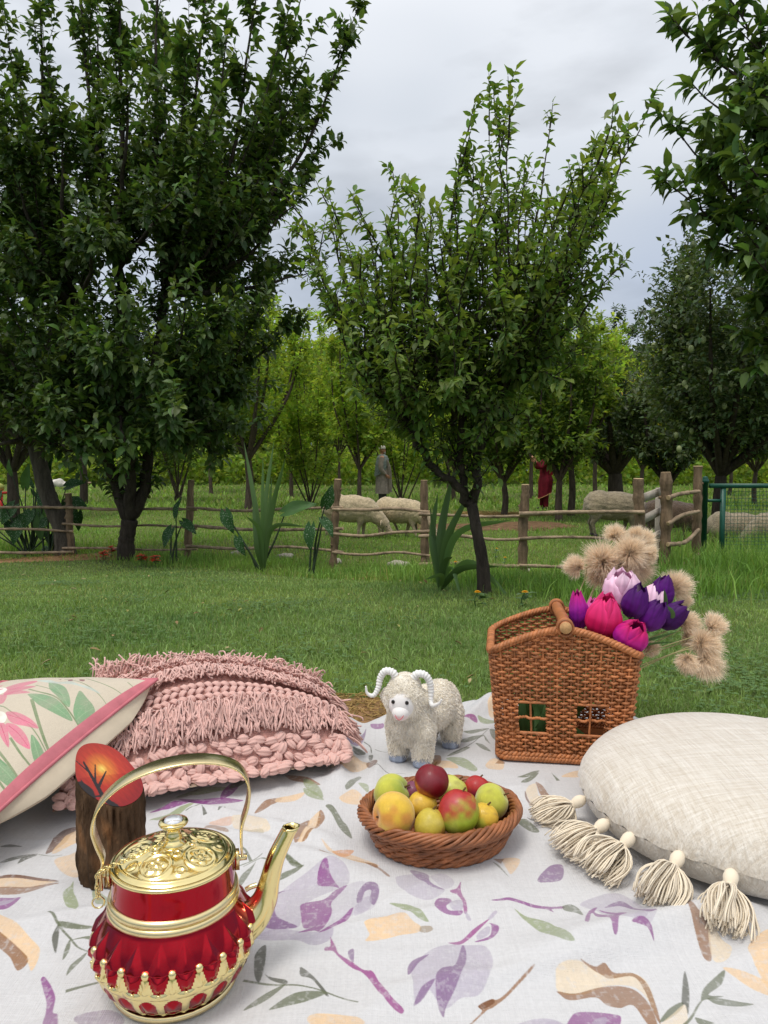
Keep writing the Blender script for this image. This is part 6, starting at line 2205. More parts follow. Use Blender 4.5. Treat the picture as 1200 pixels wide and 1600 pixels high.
def floralS(u, v, side=1, off=0.0):
    h = np.clip(1 - np.abs(2 * u - 1) ** 2.4, 0, 1) ** 0.6 * np.clip(1 - np.abs(2 * v - 1) ** 2.4, 0, 1) ** 0.6
    base = FC + e1 * 0.47 * u[..., None] + e2 * v[..., None]
    # edges pulled in a little between the corners
    base = base + e1 * (0.012 * np.sin(math.pi * v) * (1 - 2 * u))[..., None] + e2 * (0.02 * np.sin(math.pi * u) * (1 - 2 * v))[..., None]
    if side > 0:
        return base + nrm * (0.066 * h + 0.0015 * np.sin(23 * u + 9 * v) * h + off)[..., None]
    d_ = np.minimum(np.minimum(u, 1 - u), np.minimum(v, 1 - v))
    push = 0.055 * np.exp(-((d_ - .05) / .05) ** 2) * np.clip(d_ / .03, 0, 1) * np.clip(np.maximum(np.minimum(u, 1 - u), np.minimum(v, 1 - v)) / .3, 0, 1)
    q = base - nrm * (0.085 * h)[..., None] + (unit(e1) * (2 * u - 1)[..., None] + unit(e2) * (2 * v - 1)[..., None]) * push[..., None]
    q[..., 2] = np.maximum(q[..., 2], 0.016)
    return q


g1 = np.concatenate([[0, .015, .034], np.linspace(.036, .964, 52), [.966, .985, 1]])
U, Vv = np.meshgrid(g1, g1, indexing='ij')
P = floralS(U, Vv)
b = MB()
b.grid(P)
me = b.mesh('cushion_front', [M_emb, M_band2])
uvl = me.uv_layers.new(name='UVMap')
lv = np.zeros(len(me.loops), np.int32)
me.loops.foreach_get('vertex_index', lv)
UVf = np.stack([U, Vv], -1).reshape(-1, 2)
uvl.data.foreach_set('uv', UVf[lv].astype(np.float32).ravel())
cen = UVf[lv].reshape(-1, 4, 2).mean(1)
mi = ((cen < .035) | (cen > .965)).any(1).astype(np.int32)
me.polygons.foreach_set('material_index', mi)
me.transform(Matrix.Translation([float(-v) for v in og]))
link('cushion_front', me, fcs)
MB().grid(floralS(U, Vv, -1).transpose(1, 0, 2)).build('cushion_back', M_cream, fcs, origin=og)
edge_uv = np.concatenate([np.stack([np.linspace(0, 1, 40), np.zeros(40)], -1), np.stack([np.ones(40), np.linspace(0, 1, 40)], -1), np.stack([np.linspace(1, 0, 40), np.ones(40)], -1), np.stack([np.zeros(40), np.linspace(1, 0, 40)], -1)])
b = MB()
b.tubes(floralS(edge_uv[:, 0], edge_uv[:, 1]) - og, 0.0035, 7, closed=True)
b.build('piping', M_band2, fcs)

# ------------------------------------------------------------------ round linen cushion with tassels
def linen_mat():
    m = mat('natural_linen', srgb(206, 196, 180), 0.95, 0.1, sheen=0.5)
    nt = m.node_tree
    b = nt.nodes['Principled BSDF']
    tc = nt.nodes.new('ShaderNodeTexCoord')
    fac = []
    for ax, sc in (((1, .05, .3), 420), ((.05, 1, .3), 420), ((1, .03, .2), 190), ((.03, 1, .2), 190)):
        mp = nt.nodes.new('ShaderNodeMapping')
        mp.inputs['Scale'].default_value = ax
        mp.inputs['Rotation'].default_value = (0, 0, R(9))
        nt.links.new(tc.outputs['Object'], mp.inputs[0])
        nz = nt.nodes.new('ShaderNodeTexNoise')
        nz.inputs['Scale'].default_value = sc
        nz.inputs['Detail'].default_value = 3
        nt.links.new(mp.outputs[0], nz.inputs['Vector'])
        fac.append(nz.outputs[0])
    s_ = fac[0]
    for f in fac[1:]:
        ad = nt.nodes.new('ShaderNodeMath')
        ad.operation = 'ADD'
        nt.links.new(s_, ad.inputs[0])
        nt.links.new(f, ad.inputs[1])
        s_ = ad.outputs[0]
    mr = nt.nodes.new('ShaderNodeMapRange')
    mr.inputs['From Min'].default_value = 1.6
    mr.inputs['From Max'].default_value = 2.4
    nt.links.new(s_, mr.inputs['Value'])
    mx = nt.nodes.new('ShaderNodeMix')
    mx.data_type = 'RGBA'
    mx.inputs['A'].default_value = (*srgb(196, 184, 166), 1)
    mx.inputs['B'].default_value = (*srgb(224, 217, 205), 1)
    nt.links.new(mr.outputs[0], mx.inputs['Factor'])
    nt.links.new(mx.outputs['Result'], b.inputs['Base Color'])
    bp = nt.nodes.new('ShaderNodeBump')
    bp.inputs['Strength'].default_value = 0.6
    bp.inputs['Distance'].default_value = 0.0025
    nt.links.new(mr.outputs[0], bp.inputs['Height'])
    nt.links.new(bp.outputs[0], b.inputs['Normal'])
    return m


M_linen = linen_mat()
M_tassel = mat('ecru_yarn', srgb(232, 218, 194), 0.95, 0.1, attr=True, sheen=0.3)
RC, RR, ZS = V3(0.716, 1.392, 0.013), 0.326, 0.062
rc = thing('round_cushion', 'large round natural linen floor cushion with ecru tassels round its seam', 'cushion', RC)
th = np.linspace(0, math.pi / 2, 26)
prof = [(RR * math.cos(t) ** 0.56, ZS + 0.096 * math.sin(t) ** 0.95) for t in th]
prof_b = [(0.0, 0.003), (0.22, 0.003), (0.275, 0.008), (0.302, 0.018), (0.317, 0.034), (RR - .002, 0.050), (RR, ZS)]
n = 120
aa = np.arange(n) * 2 * math.pi / n
pp = np.array(prof)
P = np.stack([pp[:, None, 0] * np.cos(aa), pp[:, None, 0] * np.sin(aa), np.repeat(pp[:, 1:2], n, 1)], -1)
wob = 0.006 * vnoise(P.reshape(-1, 3), 7, 41).reshape(P.shape[:2])
puck = 0.0035 * np.sin(aa * 40)[None] * np.clip(1 - (P[..., 2] - ZS) / 0.03, 0, 1)
P[..., 2] += wob * smooth01((P[..., 2] - ZS) / 0.05)
P[..., :2] *= (1 + (wob * 0.6 + puck) / RR)[..., None]
MB().grid(P[::-1], wrap_v=True).build('cover', M_linen, rc)
b = MB()
b.lathe(prof_b, n)
b.build('underside', M_linen, rc)


def tassel_mesh(seed):
    r = np.random.RandomState(seed)
    hd = MB()
    hd.lathe([(0, 0.014), (.005, 0.0135), (.0098, .008), (.0116, 0.0), (.0105, -.008), (.0075, -.014), (.006, -.016)], 14)
    hd.lathe([(.0, .023), (.0040, .022), (.0045, .016), (.0035, .012)], 8)
    hd.tubes(np.stack([0.0078 * np.cos(np.arange(14) * .449), 0.0078 * np.sin(np.arange(14) * .449), np.full(14, -.0145)], -1), .0017, 5, closed=True)
    n, k = 150, 9
    t = np.linspace(0, 1, k)
    a = r.uniform(0, 6.28, (n, 1))
    q = np.sqrt(r.uniform(0, 1, (n, 1)))
    L = r.uniform(.068, .088, (n, 1))
    sp = .036 * q * (1 + .25 * np.sin(3 * a + seed))
    rad = .005 * q + sp * np.sin(t * 1.9) ** .62
    x = rad * np.cos(a) + .003 * np.sin(6 * t + a * 5)
    y = rad * np.sin(a) + .003 * np.sin(5 * t + a * 7)
    z = -.014 - L * (t - .10 * q * np.sin(t * 2.2))
    P = np.stack([x, y, z], -1)
    return hd, P, np.array([1, 1, 1]) * r.uniform(.82, 1.1, (n, 1))


for i, (px, py, zz) in enumerate([(1137, 1388, .070), (1037, 1360, .072), (938, 1326, .066), (902, 1296, .060), (899, 1252, .056), (None, 60, 0), (None, 20, 0), (None, -20, 0), (None, 100, 0)]):
    if px is None:
        a0 = R(py)
        p = V3(math.cos(a0) * (RR + .012), math.sin(a0) * (RR + .012), .05)
        out = V3(math.cos(a0), math.sin(a0), 0)
    else:
        p = onz(px, py, zz) - RC
        out = unit(V3(p[0], p[1], 0))
        p = out * (RR + .010) + V3(0, 0, p[2])
    hd, Pt, cc = tassel_mesh(i)
    dirv = unit(out * (0.85 if i not in (3,) else .95) + V3(0, 0, -.50))          # the way the strands lie
    zax = -dirv
    xax = unit(np.cross(zax, V3(0, 0, 1)) + 1e-6)
    yax = np.cross(zax, xax)
    M3 = np.stack([xax, yax, zax], 1)
    W_ = Pt @ M3.T + p
    t = np.linspace(0, 1, 9)
    # strands settle on the blanket
    low = 0.006 + 0.022 * np.random.RandomState(i).rand(len(W_), 1) * (1 - .6 * t)
    W_[..., 2] = np.maximum(W_[..., 2], low)
    td = link('tassel', None, rc)
    td.location = p
    hb = MB()
    hb.V, hb.C, hb.F, hb.n = [v @ M3.T for v in hd.V], hd.C, hd.F, hd.n
    hb.build('tassel_head', M_tassel, td)
    sk = MB()
    sk.tubes(W_ - p, np.linspace(.0013, .0014, 9), 4, cc, caps=True)
    sk.build('yarn_skirt', M_tassel, td, kind='stuff')
# ------------------------------------------------------------------ kettle
M_gold = mat('polished_gold', (0.85, 0.71, 0.34), 0.16, 0.5, 1.0, bump=(90, 0.05, 0.002))
M_gold2 = mat('pale_satin_gold', (0.80, 0.66, 0.36), 0.26, 0.5, 1.0, bump=(60, 0.08, 0.002))
M_redmetal = mat('red_lacquered_metal', (0.36, 0.002, 0.012), 0.14, 0.6, 1.0, coat=0.3, bump=(70, 0.05, 0.002))
M_crystal = mat('clear_crystal', (0.86, 0.88, 0.92), 0.08, 0.9, 0.35)
KB = onz(275, 1534, 0.013)
ket = thing('kettle', 'ornate red and gold metal kettle with curved spout and tall band handle', 'kettle', (KB[0], KB[1], 0.014), R(14))
NS = 20
na, nh = NS * 20, 110
ang = np.arange(na) * 2 * math.pi / na
hz = np.linspace(0.0, 0.114, nh)
rb = np.interp(hz, [0, .004, .012, .022, .034, .046, .058, .070, .082, .094, .104, .114], [.074, .078, .082, .0920, .1000, .1045, .1070, .1070, .1050, .1000, .0935, .0865])
rb = np.convolve(np.pad(rb, 4, mode='edge'), np.ones(9) / 9, 'valid')
A_, H_ = np.meshgrid(ang, hz)
sec = (A_ * NS / (2 * math.pi)) % 1.0
a1 = sec * 2 - 1                                  # 0 in the middle of a facet
a2 = ((sec + 0.5) % 1.0) * 2 - 1                  # 0 on the facet border
disp = np.zeros_like(A_)
gold = np.zeros_like(A_, bool)
# upper row of pointed pyramids
t = (H_ - .0805) / .028
m = (t >= 0) & (t <= 1)
k = np.clip((1 - t) * 1.0 - np.abs(a1), 0, 1)
disp += np.where(m, .0068 * np.minimum(k * 1.5, .9), 0)
# middle row of red facets between gold figures
t = (H_ - .057) / .0235
m = (t >= 0) & (t <= 1)
hw = .34 + .50 * np.clip(t, 0, 1)
k = np.clip(1 - np.abs(a1) / hw, 0, 1)
disp += np.where(m, .006 * k * np.clip(np.minimum(t, 1 - t) * 3, 0, 1), 0)
gold |= m & (np.abs(a1) > hw)
disp += np.where(m & (np.abs(a1) > hw), .0045 * np.clip(1 - np.abs(a2) / .5, 0, 1) * np.clip(1.1 - t, 0, 1), 0)
# gold belt with lumps
m = (H_ >= .046) & (H_ < .057)
gold |= m
disp += np.where(m, .0035 * np.abs(np.sin(math.pi * sec)) * np.sin(math.pi * (H_ - .046) / .011), 0)
# lower gold lattice with red windows
m = (H_ >= .013) & (H_ < .046)
win = (np.abs(a2) < .68) & (np.abs(H_ - .030) / .0145 + 0.55 * (np.abs(a2) / .68) ** 2 < 1)
gold |= m & ~win
k = np.clip(1 - np.maximum(np.abs(a2) / .62, np.abs(H_ - .030) / .0135), 0, 1)
disp += np.where(m & win, -.0016 + .0040 * k, 0)
disp += np.where(m & ~win, .0015 * np.clip(np.abs(a2) - .6, 0, .4) / .4, 0)
gold |= H_ < .0055
rad = rb[:, None] * .962 + disp
P = np.stack([rad * np.cos(A_), rad * np.sin(A_), H_], -1)
b = MB()
b.grid(P, wrap_v=True)
g = gold[:-1] & gold[1:]
gg = (g & np.roll(g, -1, 1)).astype(np.int32).reshape(-1)
b.F[0] = (b.F[0][0], gg)
b.build('body', [M_redmetal, M_gold], ket)
MB().lathe([(0, .001), (.076, .001), (.080, .002), (.082, .0055), (.0815, .009), (.080, .010)], 64).build('foot_ring', M_gold2, ket)
bm = MB()
bm.ball((0, 0, 0), (.0050, .0058, .0056), 12, 8)
bead = bm.mesh('bead', M_gold)
cm = MB()
cm.lathe([(.0, .008), (.0024, .007), (.0032, .0), (.0052, -.009), (.0040, -.0125), (0, -.013)], 10)
figm = cm.mesh('figure', M_gold)
sm_ = MB()
sm_.ball((0, 0, 0), .0027, 8, 6)
dot = sm_.mesh('dot', M_gold)
for i in range(NS):
    a = i * 2 * math.pi / NS
    for me, r_, z_, nme in ((bead, .1018, .0790, 'bead'), (figm, .1012, .0690, 'figure')):
        o = link(nme, me, ket)
        o.location = (r_ * math.cos(a), r_ * math.sin(a), z_)
        o.rotation_euler = (0, -0.25 if nme == 'figure' else 0, a)
        o.rotation_euler = Euler((0, -0.12, a)) if nme == 'figure' else Euler((0, 0, a))
    a += math.pi / NS
    o = link('dot', dot, ket)
    o.location = (.1042 * math.cos(a), .1042 * math.sin(a), .0545)
for z_, r_ in ((.1175, .0835), (.1275, .0825)):
    MB().lathe([(r_ - .004 + .006 * math.cos(q), z_ + .0058 * math.sin(q)) for q in np.linspace(-math.pi / 2, math.pi * 1.5, 17)], 72).build('collar_ring', M_gold2, ket)
MB().lathe([(.0795, .112), (.0795, .134), (.0788, .150), (.0785, .166), (.0790, .1685)], 72).build('band', M_redmetal, ket)
MB().lathe([(.075, .1665), (.0800, .1675), (.0818, .170), (.0805, .1725), (.0765, .1730), (.0745, .1715)], 72).build('rim', M_gold, ket)
# lid with raised rosettes
na, nr = 220, 60
aa = np.arange(na) * 2 * math.pi / na
rr = np.linspace(0.0750, 0.004, nr)
A_, R_ = np.meshgrid(aa, rr)
Z_ = .1725 + .019 * np.clip(1 - (R_ / .0750) ** 2, 0, 1) ** .9
X_, Y_ = R_ * np.cos(A_), R_ * np.sin(A_)
d = np.zeros_like(A_)
for k in range(5):
    c_ = np.array([math.cos(k * 1.2566 + .5), math.sin(k * 1.2566 + .5)]) * .047
    q = np.hypot(X_ - c_[0], Y_ - c_[1])
    w = np.arctan2(Y_ - c_[1], X_ - c_[0])
    d += .0022 * np.exp(-((q - .019) / .0018) ** 2)
    d += .0022 * np.exp(-((q - .009 - .002 * np.cos(5 * w)) / .0028) ** 2) * (.4 + .6 * np.abs(np.cos(2.5 * w)))
    d += .0025 * np.exp(-(q / .0032) ** 2)
    for s_ in (-1, 1):
        c2 = np.array([math.cos(k * 1.2566 + 1.13), math.sin(k * 1.2566 + 1.13)]) * (.042 + .016 * s_)
        q = np.hypot(X_ - c2[0], Y_ - c2[1])
        d += .0018 * np.exp(-((q - .005) / .0018) ** 2)
d += .0018 * np.exp(-((R_ - .0700) / .0018) ** 2)
d += .0018 * np.exp(-((R_ - .018) / .002) ** 2)
MB().grid(np.stack([X_, Y_, Z_ + d], -1), wrap_v=True).build('lid', M_gold, ket)
MB().lathe([(.0165, .190), (.017, .193), (.012, .196), (.0105, .199), (.0115, .202), (.0095, .205), (.0085, .210), (.0095, .213), (.0125, .2155), (.0185, .2175), (.0195, .2195), (.0185, .2215), (.013, .2225)], 36).build('knob', M_gold, ket)
b = MB()
P = []
for z_, r_, n_ in ((.2222, .0125, 12), (.2245, .0115, 12), (.2262, .007, 12), (.2266, .0001, 12)):
    q = np.arange(12) * 2 * math.pi / 12 + (.26 if z_ > .224 else 0)
    P.append(np.stack([r_ * np.cos(q), r_ * np.sin(q), np.full(12, z_)], -1))
b.grid(np.array(P), wrap_v=True)
b.build('crystal', M_crystal, ket, smooth=False)
# spout
sp = spline([(.082, 0, .062), (.103, 0, .074), (.1185, 0, .095), (.126, 0, .122), (.1345, 0, .152), (.147, 0, .178), (.156, 0, .195)], 30)
sr = np.interp(np.linspace(0, 1, 30), [0, .15, .3, .5, .8, .93, 1], [.028, .0235, .0185, .0140, .0112, .0105, .0108])
b = MB()
a = np.arange(28) * 2 * math.pi / 28
T = unit(np.gradient(sp, axis=0))
N = np.stack([-T[:, 2], 0 * T[:, 0], T[:, 0]], -1)
ring = N[:, None] * np.cos(a)[:, None] + V3(0, 1, 0) * np.sin(a)[:, None]
P = sp[:, None] + ring * sr[:, None, None]
P[-1] += T[-1] * (np.cos(a) * -.006)[:, None]
Pin = P[::-1][:9].copy()
Pin = sp[::-1][:9, None] + (Pin - sp[::-1][:9, None]) * .84
b.grid(np.concatenate([P, Pin]), wrap_v=True)
b.build('spout', M_gold, ket)
b = MB()
b.tubes(spline([(.1085, .0, .118), (.1, 0, .1165), (.0935, 0, .1135)], 6), .0035, 8)
b.build('spout_strap', M_gold2, ket)
# handle: bent flat band with turned-in ends
hp = spline([(-.0905, 0, .142), (-.0910, 0, .165), (-.0885, 0, .182), (-.0960, 0, .205), (-.1000, 0, .228), (-.0900, 0, .256), (-.0640, 0, .280), (-.025, 0, .2965), (.018, 0, .3025), (.058, 0, .2985), (.0865, 0, .285), (.0985, 0, .262), (.0975, 0, .236), (.0895, 0, .208), (.0880, 0, .188), (.0890, 0, .165)], 90)
T = unit(np.gradient(hp, axis=0))
N = np.stack([-T[:, 2], 0 * T[:, 0], T[:, 0]], -1)
hw = np.interp(np.linspace(0, 1, 90), [0, .06, .2, .5, .8, .94, 1], [.008, .010, .014, .0185, .014, .010, .008])
cs = [(-1, -.5), (-.9, -1), (.9, -1), (1, -.5), (1, .5), (.9, 1), (-.9, 1), (-1, .5)]
P = np.stack([hp + V3(0, 1, 0) * (hw * u)[:, None] + N * (.0017 * v) for u, v in cs], 1)
b = MB()
b.grid(P, wrap_v=True)
b.build('handle', M_gold2, ket)
for sx in (-1, 1):
    b = MB()
    b.box((sx * .0822, 0, .158), (.0065, .013, .024))
    b.tubes(np.array([[sx * .079, 0, .160], [sx * .0955, 0, .160]]), .0042, 12, caps=True)
    b.build('lug', M_gold2, ket)
lm_ = MB()
q = np.arange(12) * 2 * math.pi / 12
lm_.tubes(np.stack([.0042 * np.cos(q), .0027 * np.sin(q), 0 * q], -1), .0008, 5, closed=True)
lk = lm_.mesh('chain_link', M_gold)
ch = spline([(-.012, -.008, .197), (-.035, -.020, .1945), (-.060, -.022, .186), (-.082, -.016, .1765), (-.094, -.012, .166), (-.095, -.012, .150), (-.094, -.012, .138)], 26)
T = unit(np.gradient(ch, axis=0))
for i in range(26):
    o = link('chain_link', lk, ket)
    x_ = T[i]
    y_ = unit(np.cross(V3(0, 0, 1), x_))
    z_ = np.cross(x_, y_)
    if i % 2:
        y_, z_ = z_, -y_
    m = np.eye(4)
    m[:3, 0], m[:3, 1], m[:3, 2], m[:3, 3] = x_, y_, z_, ch[i]
    o.matrix_local = Matrix(m.tolist())
b = MB()
b.tubes(np.stack([.0075 * np.cos(q), 0 * q, .0075 * np.sin(q)], -1) + V3(-.094, -.012, .130), .0012, 6, closed=True)
b.build('chain_ring', M_gold, ket)

# ------------------------------------------------------------------ log candle holder with painted top
M_logbark = mat('rough_dark_bark', srgb(84, 64, 46), 0.95, 0.15, attr=True, var=(26, 0.35, 1.6), bump=(190, 1.0, 0.006), stretch=(1, 1, 0.3))
M_paint = mat('glossy_painted_wood', (1, 1, 1), 0.4, 0.4, attr=True, bump=(90, 0.15, 0.002))
LB_ = V3(-0.468, 1.220, 0.013)
lg = thing('log_ornament', 'short dark bark log with slanted top painted as a red and yellow sunset', 'log', LB_)
na, nz_ = 200, 90
aa = np.arange(na) * 2 * math.pi / na
Rl = .0520


def ltop(x, y):
    return .172 - .62 * x + .42 * y


rad = Rl * (1 + .05 * np.cos(2 * aa + .4) + .035 * np.sin(3 * aa + 1) + .02 * np.sin(5 * aa))
rows = []
for i in range(nz_):
    t = i / (nz_ - 1)
    x, y = rad * np.cos(aa), rad * np.sin(aa)
    z = ltop(x, y) * t
    q = np.stack([x * 1.5, y * 1.5, z * .35], -1)
    d = .0036 * vnoise(q, 60, 3) + .0026 * vnoise(q * V3(1, 1, .6), 150, 4) + .0016 * vnoise(q * V3(1, 1, .8), 330, 14) - .0045 * np.clip(vnoise(q * V3(1, 1, .4), 120, 9) - .45, 0, 1) * 3
    d = d * min(1, (1 - t) * 12)
    f = 1 + d / Rl
    f = f * (1 - .06 * max(0, 1 - t * 8))
    rows.append(np.stack([x * f, y * f, z], -1))
bl_ = np.array(rows)
cl = np.ones(bl_.shape) * (1 + .35 * vnoise(bl_.reshape(-1, 3) * V3(1, 1, .3), 60, 5).reshape(bl_.shape[:2]))[..., None]
warm = np.clip(vnoise(bl_.reshape(-1, 3) * V3(1, 1, .4), 40, 6).reshape(bl_.shape[:2]) - .55, 0, 1)[..., None]
cl = cl * (1 + warm * np.array([3.0, 1.9, 0.8]))
MB().grid(bl_, cl, wrap_v=True).build('bark', M_logbark, lg)
ts = np.linspace(1, 0, 70)
tx = ts[:, None] * rad * np.cos(aa)
ty = ts[:, None] * rad * np.sin(aa)
tz = ltop(tx, ty) + .0008
# colours as seen from the low side: u to the right, w up the slope
uu, ww = tx / Rl, ty / Rl
e_x, e_y = unit(V3(.88, -.48, 0))[:2]
dn = uu * e_x + ww * e_y                    # + is down the slope
cr_ = -uu * e_y + ww * e_x                  # across the slope, + is far side
q = np.hypot(dn + .22, cr_ + .05)
cA, cB, cC, cD = np.array(srgb(226, 200, 96)), np.array(srgb(206, 122, 46)), np.array(srgb(176, 54, 34)), np.array(srgb(142, 30, 32))
tt = q[..., None]
colr = np.where(tt < .18, cA + (cB - cA) * (tt / .18), np.where(tt < .55, cB + (cC - cB) * ((tt - .18) / .37), cC + (cD - cC) * np.clip((tt - .55) / .6, 0, 1)))
stk = vnoise(np.stack([dn * 1.0, cr_ * 4.0, 0 * dn], -1).reshape(-1, 3), 5, 2).reshape(dn.shape)
colr = colr * (1 + .18 * stk)[..., None]
half = (dn - cr_ * .35 > .02)[..., None]
colr = np.where(half, colr * np.array([.86, .62, .62]), colr)


def seg(x0, y0, x1, y1, w0, w1):
    dx, dy = x1 - x0, y1 - y0
    t = np.clip(((dn - x0) * dx + (cr_ - y0) * dy) / (dx * dx + dy * dy), 0, 1)
    return np.hypot(dn - x0 - t * dx, cr_ - y0 - t * dy) < (w0 + (w1 - w0) * t)


blk = seg(.55, -.62, -.62, -.42, .075, .03) | seg(.20, -.56, -.10, .02, .05, .018) | seg(.05, -.54, -.42, -.14, .04, .014) | seg(.9, -.45, .55, -.62, .09, .075) | seg(-.3, -.48, -.8, -.62, .03, .012) | seg(.45, -.6, .35, -.86, .04, .015)
blk |= (cr_ < -.80 + .05 * np.sin(9 * dn)) & (dn > -.2)
colr = np.where(blk[..., None], np.array(srgb(34, 26, 28)), colr)
MB().grid(np.stack([tx, ty, tz], -1), colr, wrap_v=True).build('painted_top', M_paint, lg)

# ------------------------------------------------------------------ wicker
M_wick = mat('honey_wicker', srgb(174, 110, 66), 0.5, 0.4, attr=True, var=(38, 0.62, 1.3), bump=(220, 0.3, 0.001))
M_wick2 = mat('brown_wicker', srgb(146, 90, 54), 0.45, 0.45, attr=True, var=(38, 0.55, 1.35), bump=(220, 0.3, 0.001))
M_cane = mat('peeled_cane', srgb(172, 108, 66), 0.45, 0.4, var=(24, 0.7, 1.25), stretch=(1, 1, 1))
M_endgrain = mat('cane_end', srgb(206, 162, 112), 0.7, 0.2, var=(90, 0.7, 1.15))


def rrect(a, b, r, n=1440):
    """rounded rectangle, arc-length samples, starting at the middle of the front (y=-b) going right"""
    pts = []
    for cx, cy, s0 in ((a - r, -b + r, -90), (a - r, b - r, 0), (-a + r, b - r, 90), (-a + r, -b + r, 180)):
        for q in np.linspace(R(s0), R(s0 + 90), 14):
            pts.append((cx + r * math.cos(q), cy + r * math.sin(q)))
    pts = np.array([(0, -b)] + pts + [(0, -b)])
    L = np.concatenate([[0], np.cumsum(np.linalg.norm(np.diff(pts, axis=0), axis=1))])
    s = np.linspace(0, L[-1], n, endpoint=False)
    return np.stack([np.interp(s, L, pts[:, 0]), np.interp(s, L, pts[:, 1])], -1), L[-1]


HB = V3(0.438, 1.808, 0.013)
hb_rot = R(-9)
A0, B0 = .160, .125
ring0, PER = rrect(A0, B0, .022)
rn = ring0.copy()
tg = unit(np.roll(ring0, -1, 0) - np.roll(ring0, 1, 0))
nrm0 = np.stack([tg[:, 1], -tg[:, 0]], -1)
ZE, ZP = .258, .318
NST = 72


def hwall(s, z, off=0.0):
    """point of the wall at perimeter fraction s, height z, pushed out by off"""
    i = (np.asarray(s) % 1.0) * len(ring0)
    i0 = np.floor(i).astype(int) % len(ring0)
    f = (i - np.floor(i))[..., None]
    p = ring0[i0] * (1 - f) + ring0[(i0 + 1) % len(ring0)] * f
    n = nrm0[i0] * (1 - f) + nrm0[(i0 + 1) % len(ring0)] * f
    z = np.asarray(z, float)
    k = np.clip(z / ZE, 0, 1.25)
    p = p * np.stack([1 - .085 * (1 - k) + .065 * k * 1.0 - .0, 1 - .05 * (1 - k) + .03 * k], -1)
    p = p + n * np.asarray(off)[..., None]
    return np.concatenate([p, np.broadcast_to(z, p.shape[:-1])[..., None]], -1)


house = thing('house_basket', 'house shaped honey wicker basket with two four pane windows and gabled open top', 'basket', HB, hb_rot)
rw = np.random.RandomState(17)
sfx = lambda x: (x / PER) % 1.0                   # front: s grows to the right
WIN = [(-.106, -.040), (.030, .096)]
WZ0, WZ1, WZM = .070, .146, .108
wcols = [np.array([1, 1, 1.0]) * v for v in (.78, .9, 1.0, 1.1, 1.2)]


def weaver(s0, s1, z, par, name='weaver', rad=.0032, closed=False, amp=.0040):
    L = (s1 - s0)
    k = max(6, int(abs(L) * NST * 6))
    s = np.linspace(s0, s1, k, endpoint=not closed)
    off = amp * np.cos(math.pi * s * NST + par * math.pi)
    zz = z + .0009 * np.sin(s * 97 + par) + .0006 * rw.normal(0, 1, k)
    P = hwall(s, np.full(k, 0.0) + zz, off)
    b = MB()
    b.tubes(P, rad * (1 + .06 * np.sin(s * 300 + par)), 6, wcols[rw.randint(5)] * (1 + .0 * s[0]), closed=closed, flat=1.0)
    b.build(name, M_wick, house)


ZR = np.linspace(.022, .254, 31)
for i, z in enumerate(ZR):
    par = i % 2
    inw = WZ0 < z < WZ1
    mid = abs(z - WZM) < (ZR[1] - ZR[0]) * .5
    if inw and not mid:
        l0, l1, r0_, r1_ = sfx(WIN[0][0]), sfx(WIN[0][1]), sfx(WIN[1][0]), sfx(WIN[1][1])
        weaver(r1_, l0, z, par)                       # right of the right window, round the back, to the left window
        weaver(l1 - 1, r0_, z, par)
    else:
        weaver(0, 1, z, par, closed=True)


def zfront(x):
    return ZE + (ZP - ZE) * (1 - np.clip(np.abs(x) / .172, 0, 1) ** 1.5)


# gables: short rows that stop at the sloping edge, front and back
for i, z in enumerate(np.arange(.2625, .312, .0078)):
    xm = .172 * ((ZP - z) / (ZP - ZE)) ** (1 / 1.5) * .93 - .004
    if xm < .01:
        continue
    for c0 in (0.0, 0.5):
        w_ = xm / PER * .96
        weaver(c0 - w_, c0 + w_, z, i % 2)
# stakes
for i in range(NST):
    s = i / NST
    p = hwall(np.array([s]), np.array([.2]))[0]
    fb = abs(abs(p[1]) - B0 * 1.01) < .02 and abs(p[0]) < A0 * .97
    top = float(zfront(p[0])) - .003 if fb else ZE
    segs = [(.004, top)]
    if p[1] < -B0 * .8:
        for (x0, x1) in WIN:
            px_ = hwall(np.array([s]), np.array([WZM]))[0][0]
            if x0 - .002 < px_ < x1 + .002:
                xs_ = [hwall(np.array([j / NST]), np.array([WZM]))[0] for j in range(NST)]
                cand = [q[0] for q in xs_ if q[1] < 0 and x0 - .002 < q[0] < x1 + .002]
                c_ = min(cand, key=lambda v: abs(v - (x0 + x1) / 2))
                if abs(px_ - c_) > 1e-6:
                    segs = [(.004, WZ0 + .002), (WZ1 - .002, top)]
    for z0_, z1_ in segs:
        zz = np.linspace(z0_, z1_, 12)
        b = MB()
        b.tubes(hwall(np.full(12, s), zz, np.zeros(12)), .0026, 6, wcols[rw.randint(5)], caps=True)
        b.build('stake', M_wick, house)


def twist(path, name, m, parent, n=3, amp=.0055, rad=.0048, turns=60, closed=True, cols=None):
    """n rods twisted round each other along a path"""
    p = np.asarray(path, float)
    T = unit(np.roll(p, -1, 0) - np.roll(p, 1, 0)) if closed else unit(np.gradient(p, axis=0))
    up = V3(0, 0, 1)
    N = unit(np.cross(T, up))
    B = np.cross(N, T)
    ph = np.linspace(0, 2 * math.pi * turns, len(p), endpoint=not closed)
    for j in range(n):
        a = ph + j * 2 * math.pi / n
        q = p + N * (amp * np.cos(a))[:, None] + B * (amp * .8 * np.sin(a))[:, None]
        b = MB()
        b.tubes(q, rad, 6, wcols[rw.randint(5)], closed=closed)
        b.build(name, m, parent)


